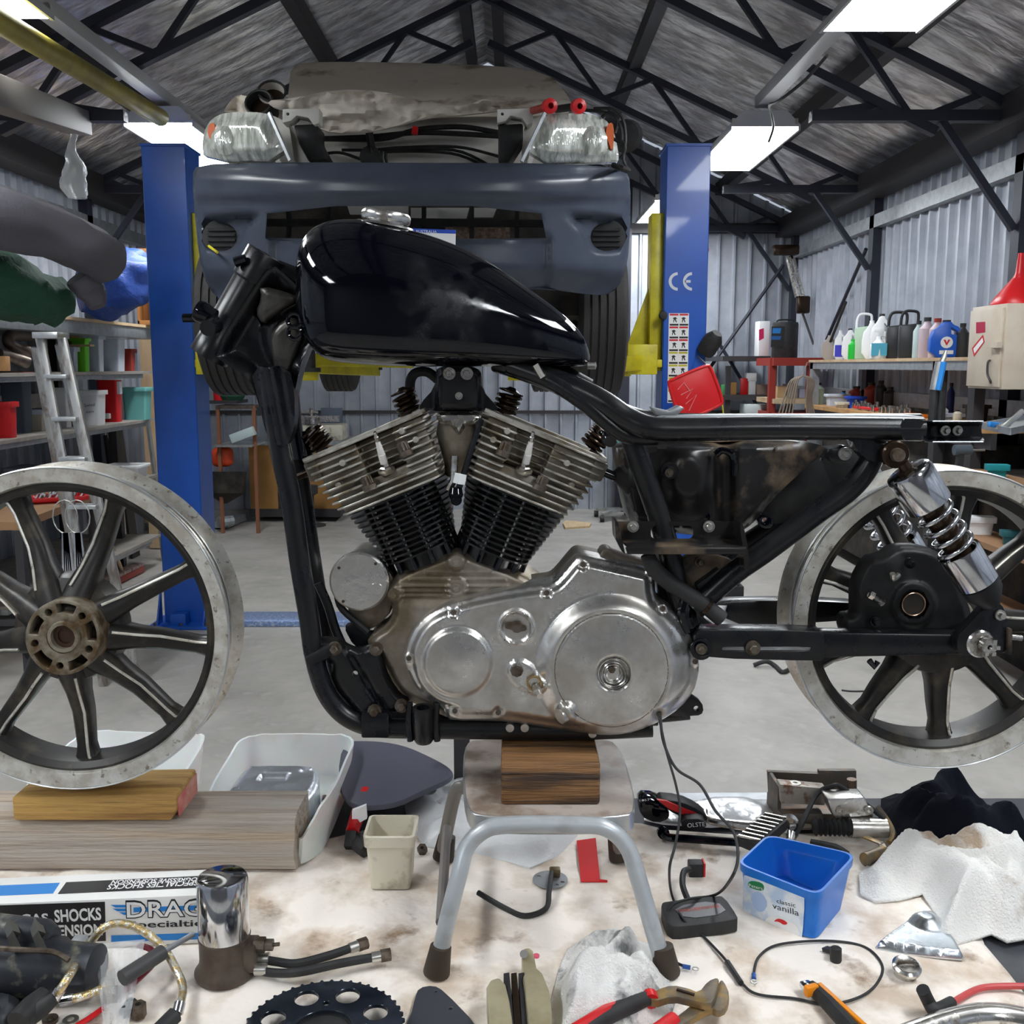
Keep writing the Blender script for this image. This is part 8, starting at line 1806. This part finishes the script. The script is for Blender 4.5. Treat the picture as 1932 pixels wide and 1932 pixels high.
MB().plate([(1560, 1507), (1632, 1504), (1645, 1534), (1640, 1540), (1575, 1545), (1568, 1530)], c.y + .0, c.y + .045).build('reservoir_block', m_alu, fk, bevel=.004)
for x in (1586, 1640): MB().lathe([(.004, 0), (.009, 0), (.009, .004), (.004, .004)], P(x, 1530, c.y - .004), (0, 1, .2), 16, close=True).build('port', m_bolts, fk)
MB().tube([PZ(1655, 1522, TZ + .05), PZ(1672, 1545, TZ + .03), PZ(1685, 1572, TZ + .02), PZ(1678, 1590, TZ + .01)], .006, 8, sm=4).build('bent_bracket', m_rust, fk)
pk_ = thing('foot_peg', 'ribbed chrome foot peg standing behind the blue tub', 'foot peg', tuple(PZ(1440, 1585, TZ)))
a, b = PZ(1410, 1596, TZ + .03), PZ(1466, 1548, TZ + .05); MB().bar(a, b, .05, .022).build('peg_rubber', m_rub, pk_, bevel=.004)
q = MB(); 
for i in range(8):
    f = .06 + i * .125; cc_ = a * (1 - f) + b * f; x_, y_, z_ = frame_of(b - a); q.bar(cc_ + V((-.018, .01, .013)), cc_ + V((.018, -.01, .013)), .004, .004)
q.build('peg_ribs', m_chromed, pk_)
cl_ = thing('clamp_arm', 'polished clamp arm with a round eye lying behind the foot peg', 'clamp', tuple(PZ(1480, 1560, TZ)))
c = PZ(1492, 1555, TZ + .045); MB().lathe([(.012, 0), (.020, .002), (.020, .022), (.012, .024)], c, (-.3, .9, -.5), 28, close=True).build('clamp_eye', m_chromed, cl_); MB().tube([c + V((-.01, .012, -.012)), PZ(1425, 1560, TZ + .025), PZ(1340, 1548, TZ + .02), PZ(1330, 1530, TZ + .02)], [.012, .010, .008, .006], 10, sm=5).build('clamp_rod', m_chromed, cl_)
MB().tube([c + V((0, 0, -.02)), PZ(1488, 1595, TZ + .01)], [.016, .006], 10).build('clamp_foot', m_chromed, cl_)
q = MB().tube([PZ(1486, 1590, TZ + .01), PZ(1510, 1560, TZ + .04), P(1540, 1500, 1.93), P(1570, 1483, 1.93), P(1590, 1487, 1.93), PZ(1650, 1530, TZ + .05), PZ(1668, 1545, TZ + .04)], .005, 8, sm=6); tag(q.build('brake_cable', m_rub, None), 'black cable arching in front of the grimy grey tray', 'cable')
q = MB().tube([PZ(1530, 1590, TZ + .012), PZ(1575, 1600, TZ + .014), PZ(1600, 1612, TZ + .010)], [.008, .009, .006], 8, sm=4); tag(q.build('black_hose', m_rub, None), 'short black hose on the cloth behind the blue tub', 'hose')
bk_ = thing('relay_bracket', 'olive grey bracket with a round relay on the cloth right of the blue tub', 'bracket', tuple(PZ(1640, 1620, TZ)))
q0, q1 = PZ(1632, 1622, TZ + .014), PZ(1668, 1608, TZ + .014); MB().cyl(q0, q1, .013, n=20).build('relay', m_rust, bk_); MB().bar(PZ(1630, 1578, TZ + .02), PZ(1665, 1592, TZ + .02), .014, .003).build('arm', m_rust, bk_, bevel=.001); MB().bar(PZ(1660, 1588, TZ + .02), PZ(1672, 1608, TZ + .016), .012, .003).build('arm', m_rust, bk_)
q = MB().heap([(1215, 1548), (1222, 1526), (1300, 1520), (1350, 1508), (1450, 1512), (1470, 1540), (1440, 1556), (1340, 1562), (1250, 1556)], TZ - .002, .02, .012, ns=20, na=.4, seed=21, edge=.02)
tag(q.build('foil_sheet', M('crumpled_bright_film', (.80, .81, .83), .3, .5, bump=.004, bs=20), None, ang=60), 'crumpled shiny film lying behind the levers on the table edge', 'film')
# ================================================================ light and camera
w = bpy.data.worlds.new('sky'); SC.world = w; w.use_nodes = True
bg = w.node_tree.nodes['Background']; bg.inputs[0].default_value = (.78, .86, 1, 1); bg.inputs[1].default_value = .5
cd = bpy.data.cameras.new('camera'); co = bpy.data.objects.new('camera', cd); COL.objects.link(co); SC.camera = co
cd.sensor_fit = 'HORIZONTAL'; cd.sensor_width = 36; cd.lens = FL / 1932 * 36; cd.clip_start = .05; cd.clip_end = 60
co.location = CAM; co.rotation_euler = (pi / 2 - TH, 0, 0)
vs_ = SC.view_settings; vs_.view_transform = 'Standard'; vs_.look = 'None'; vs_.gamma = 1; vs_.use_curve_mapping = False; vs_.exposure = 0.12
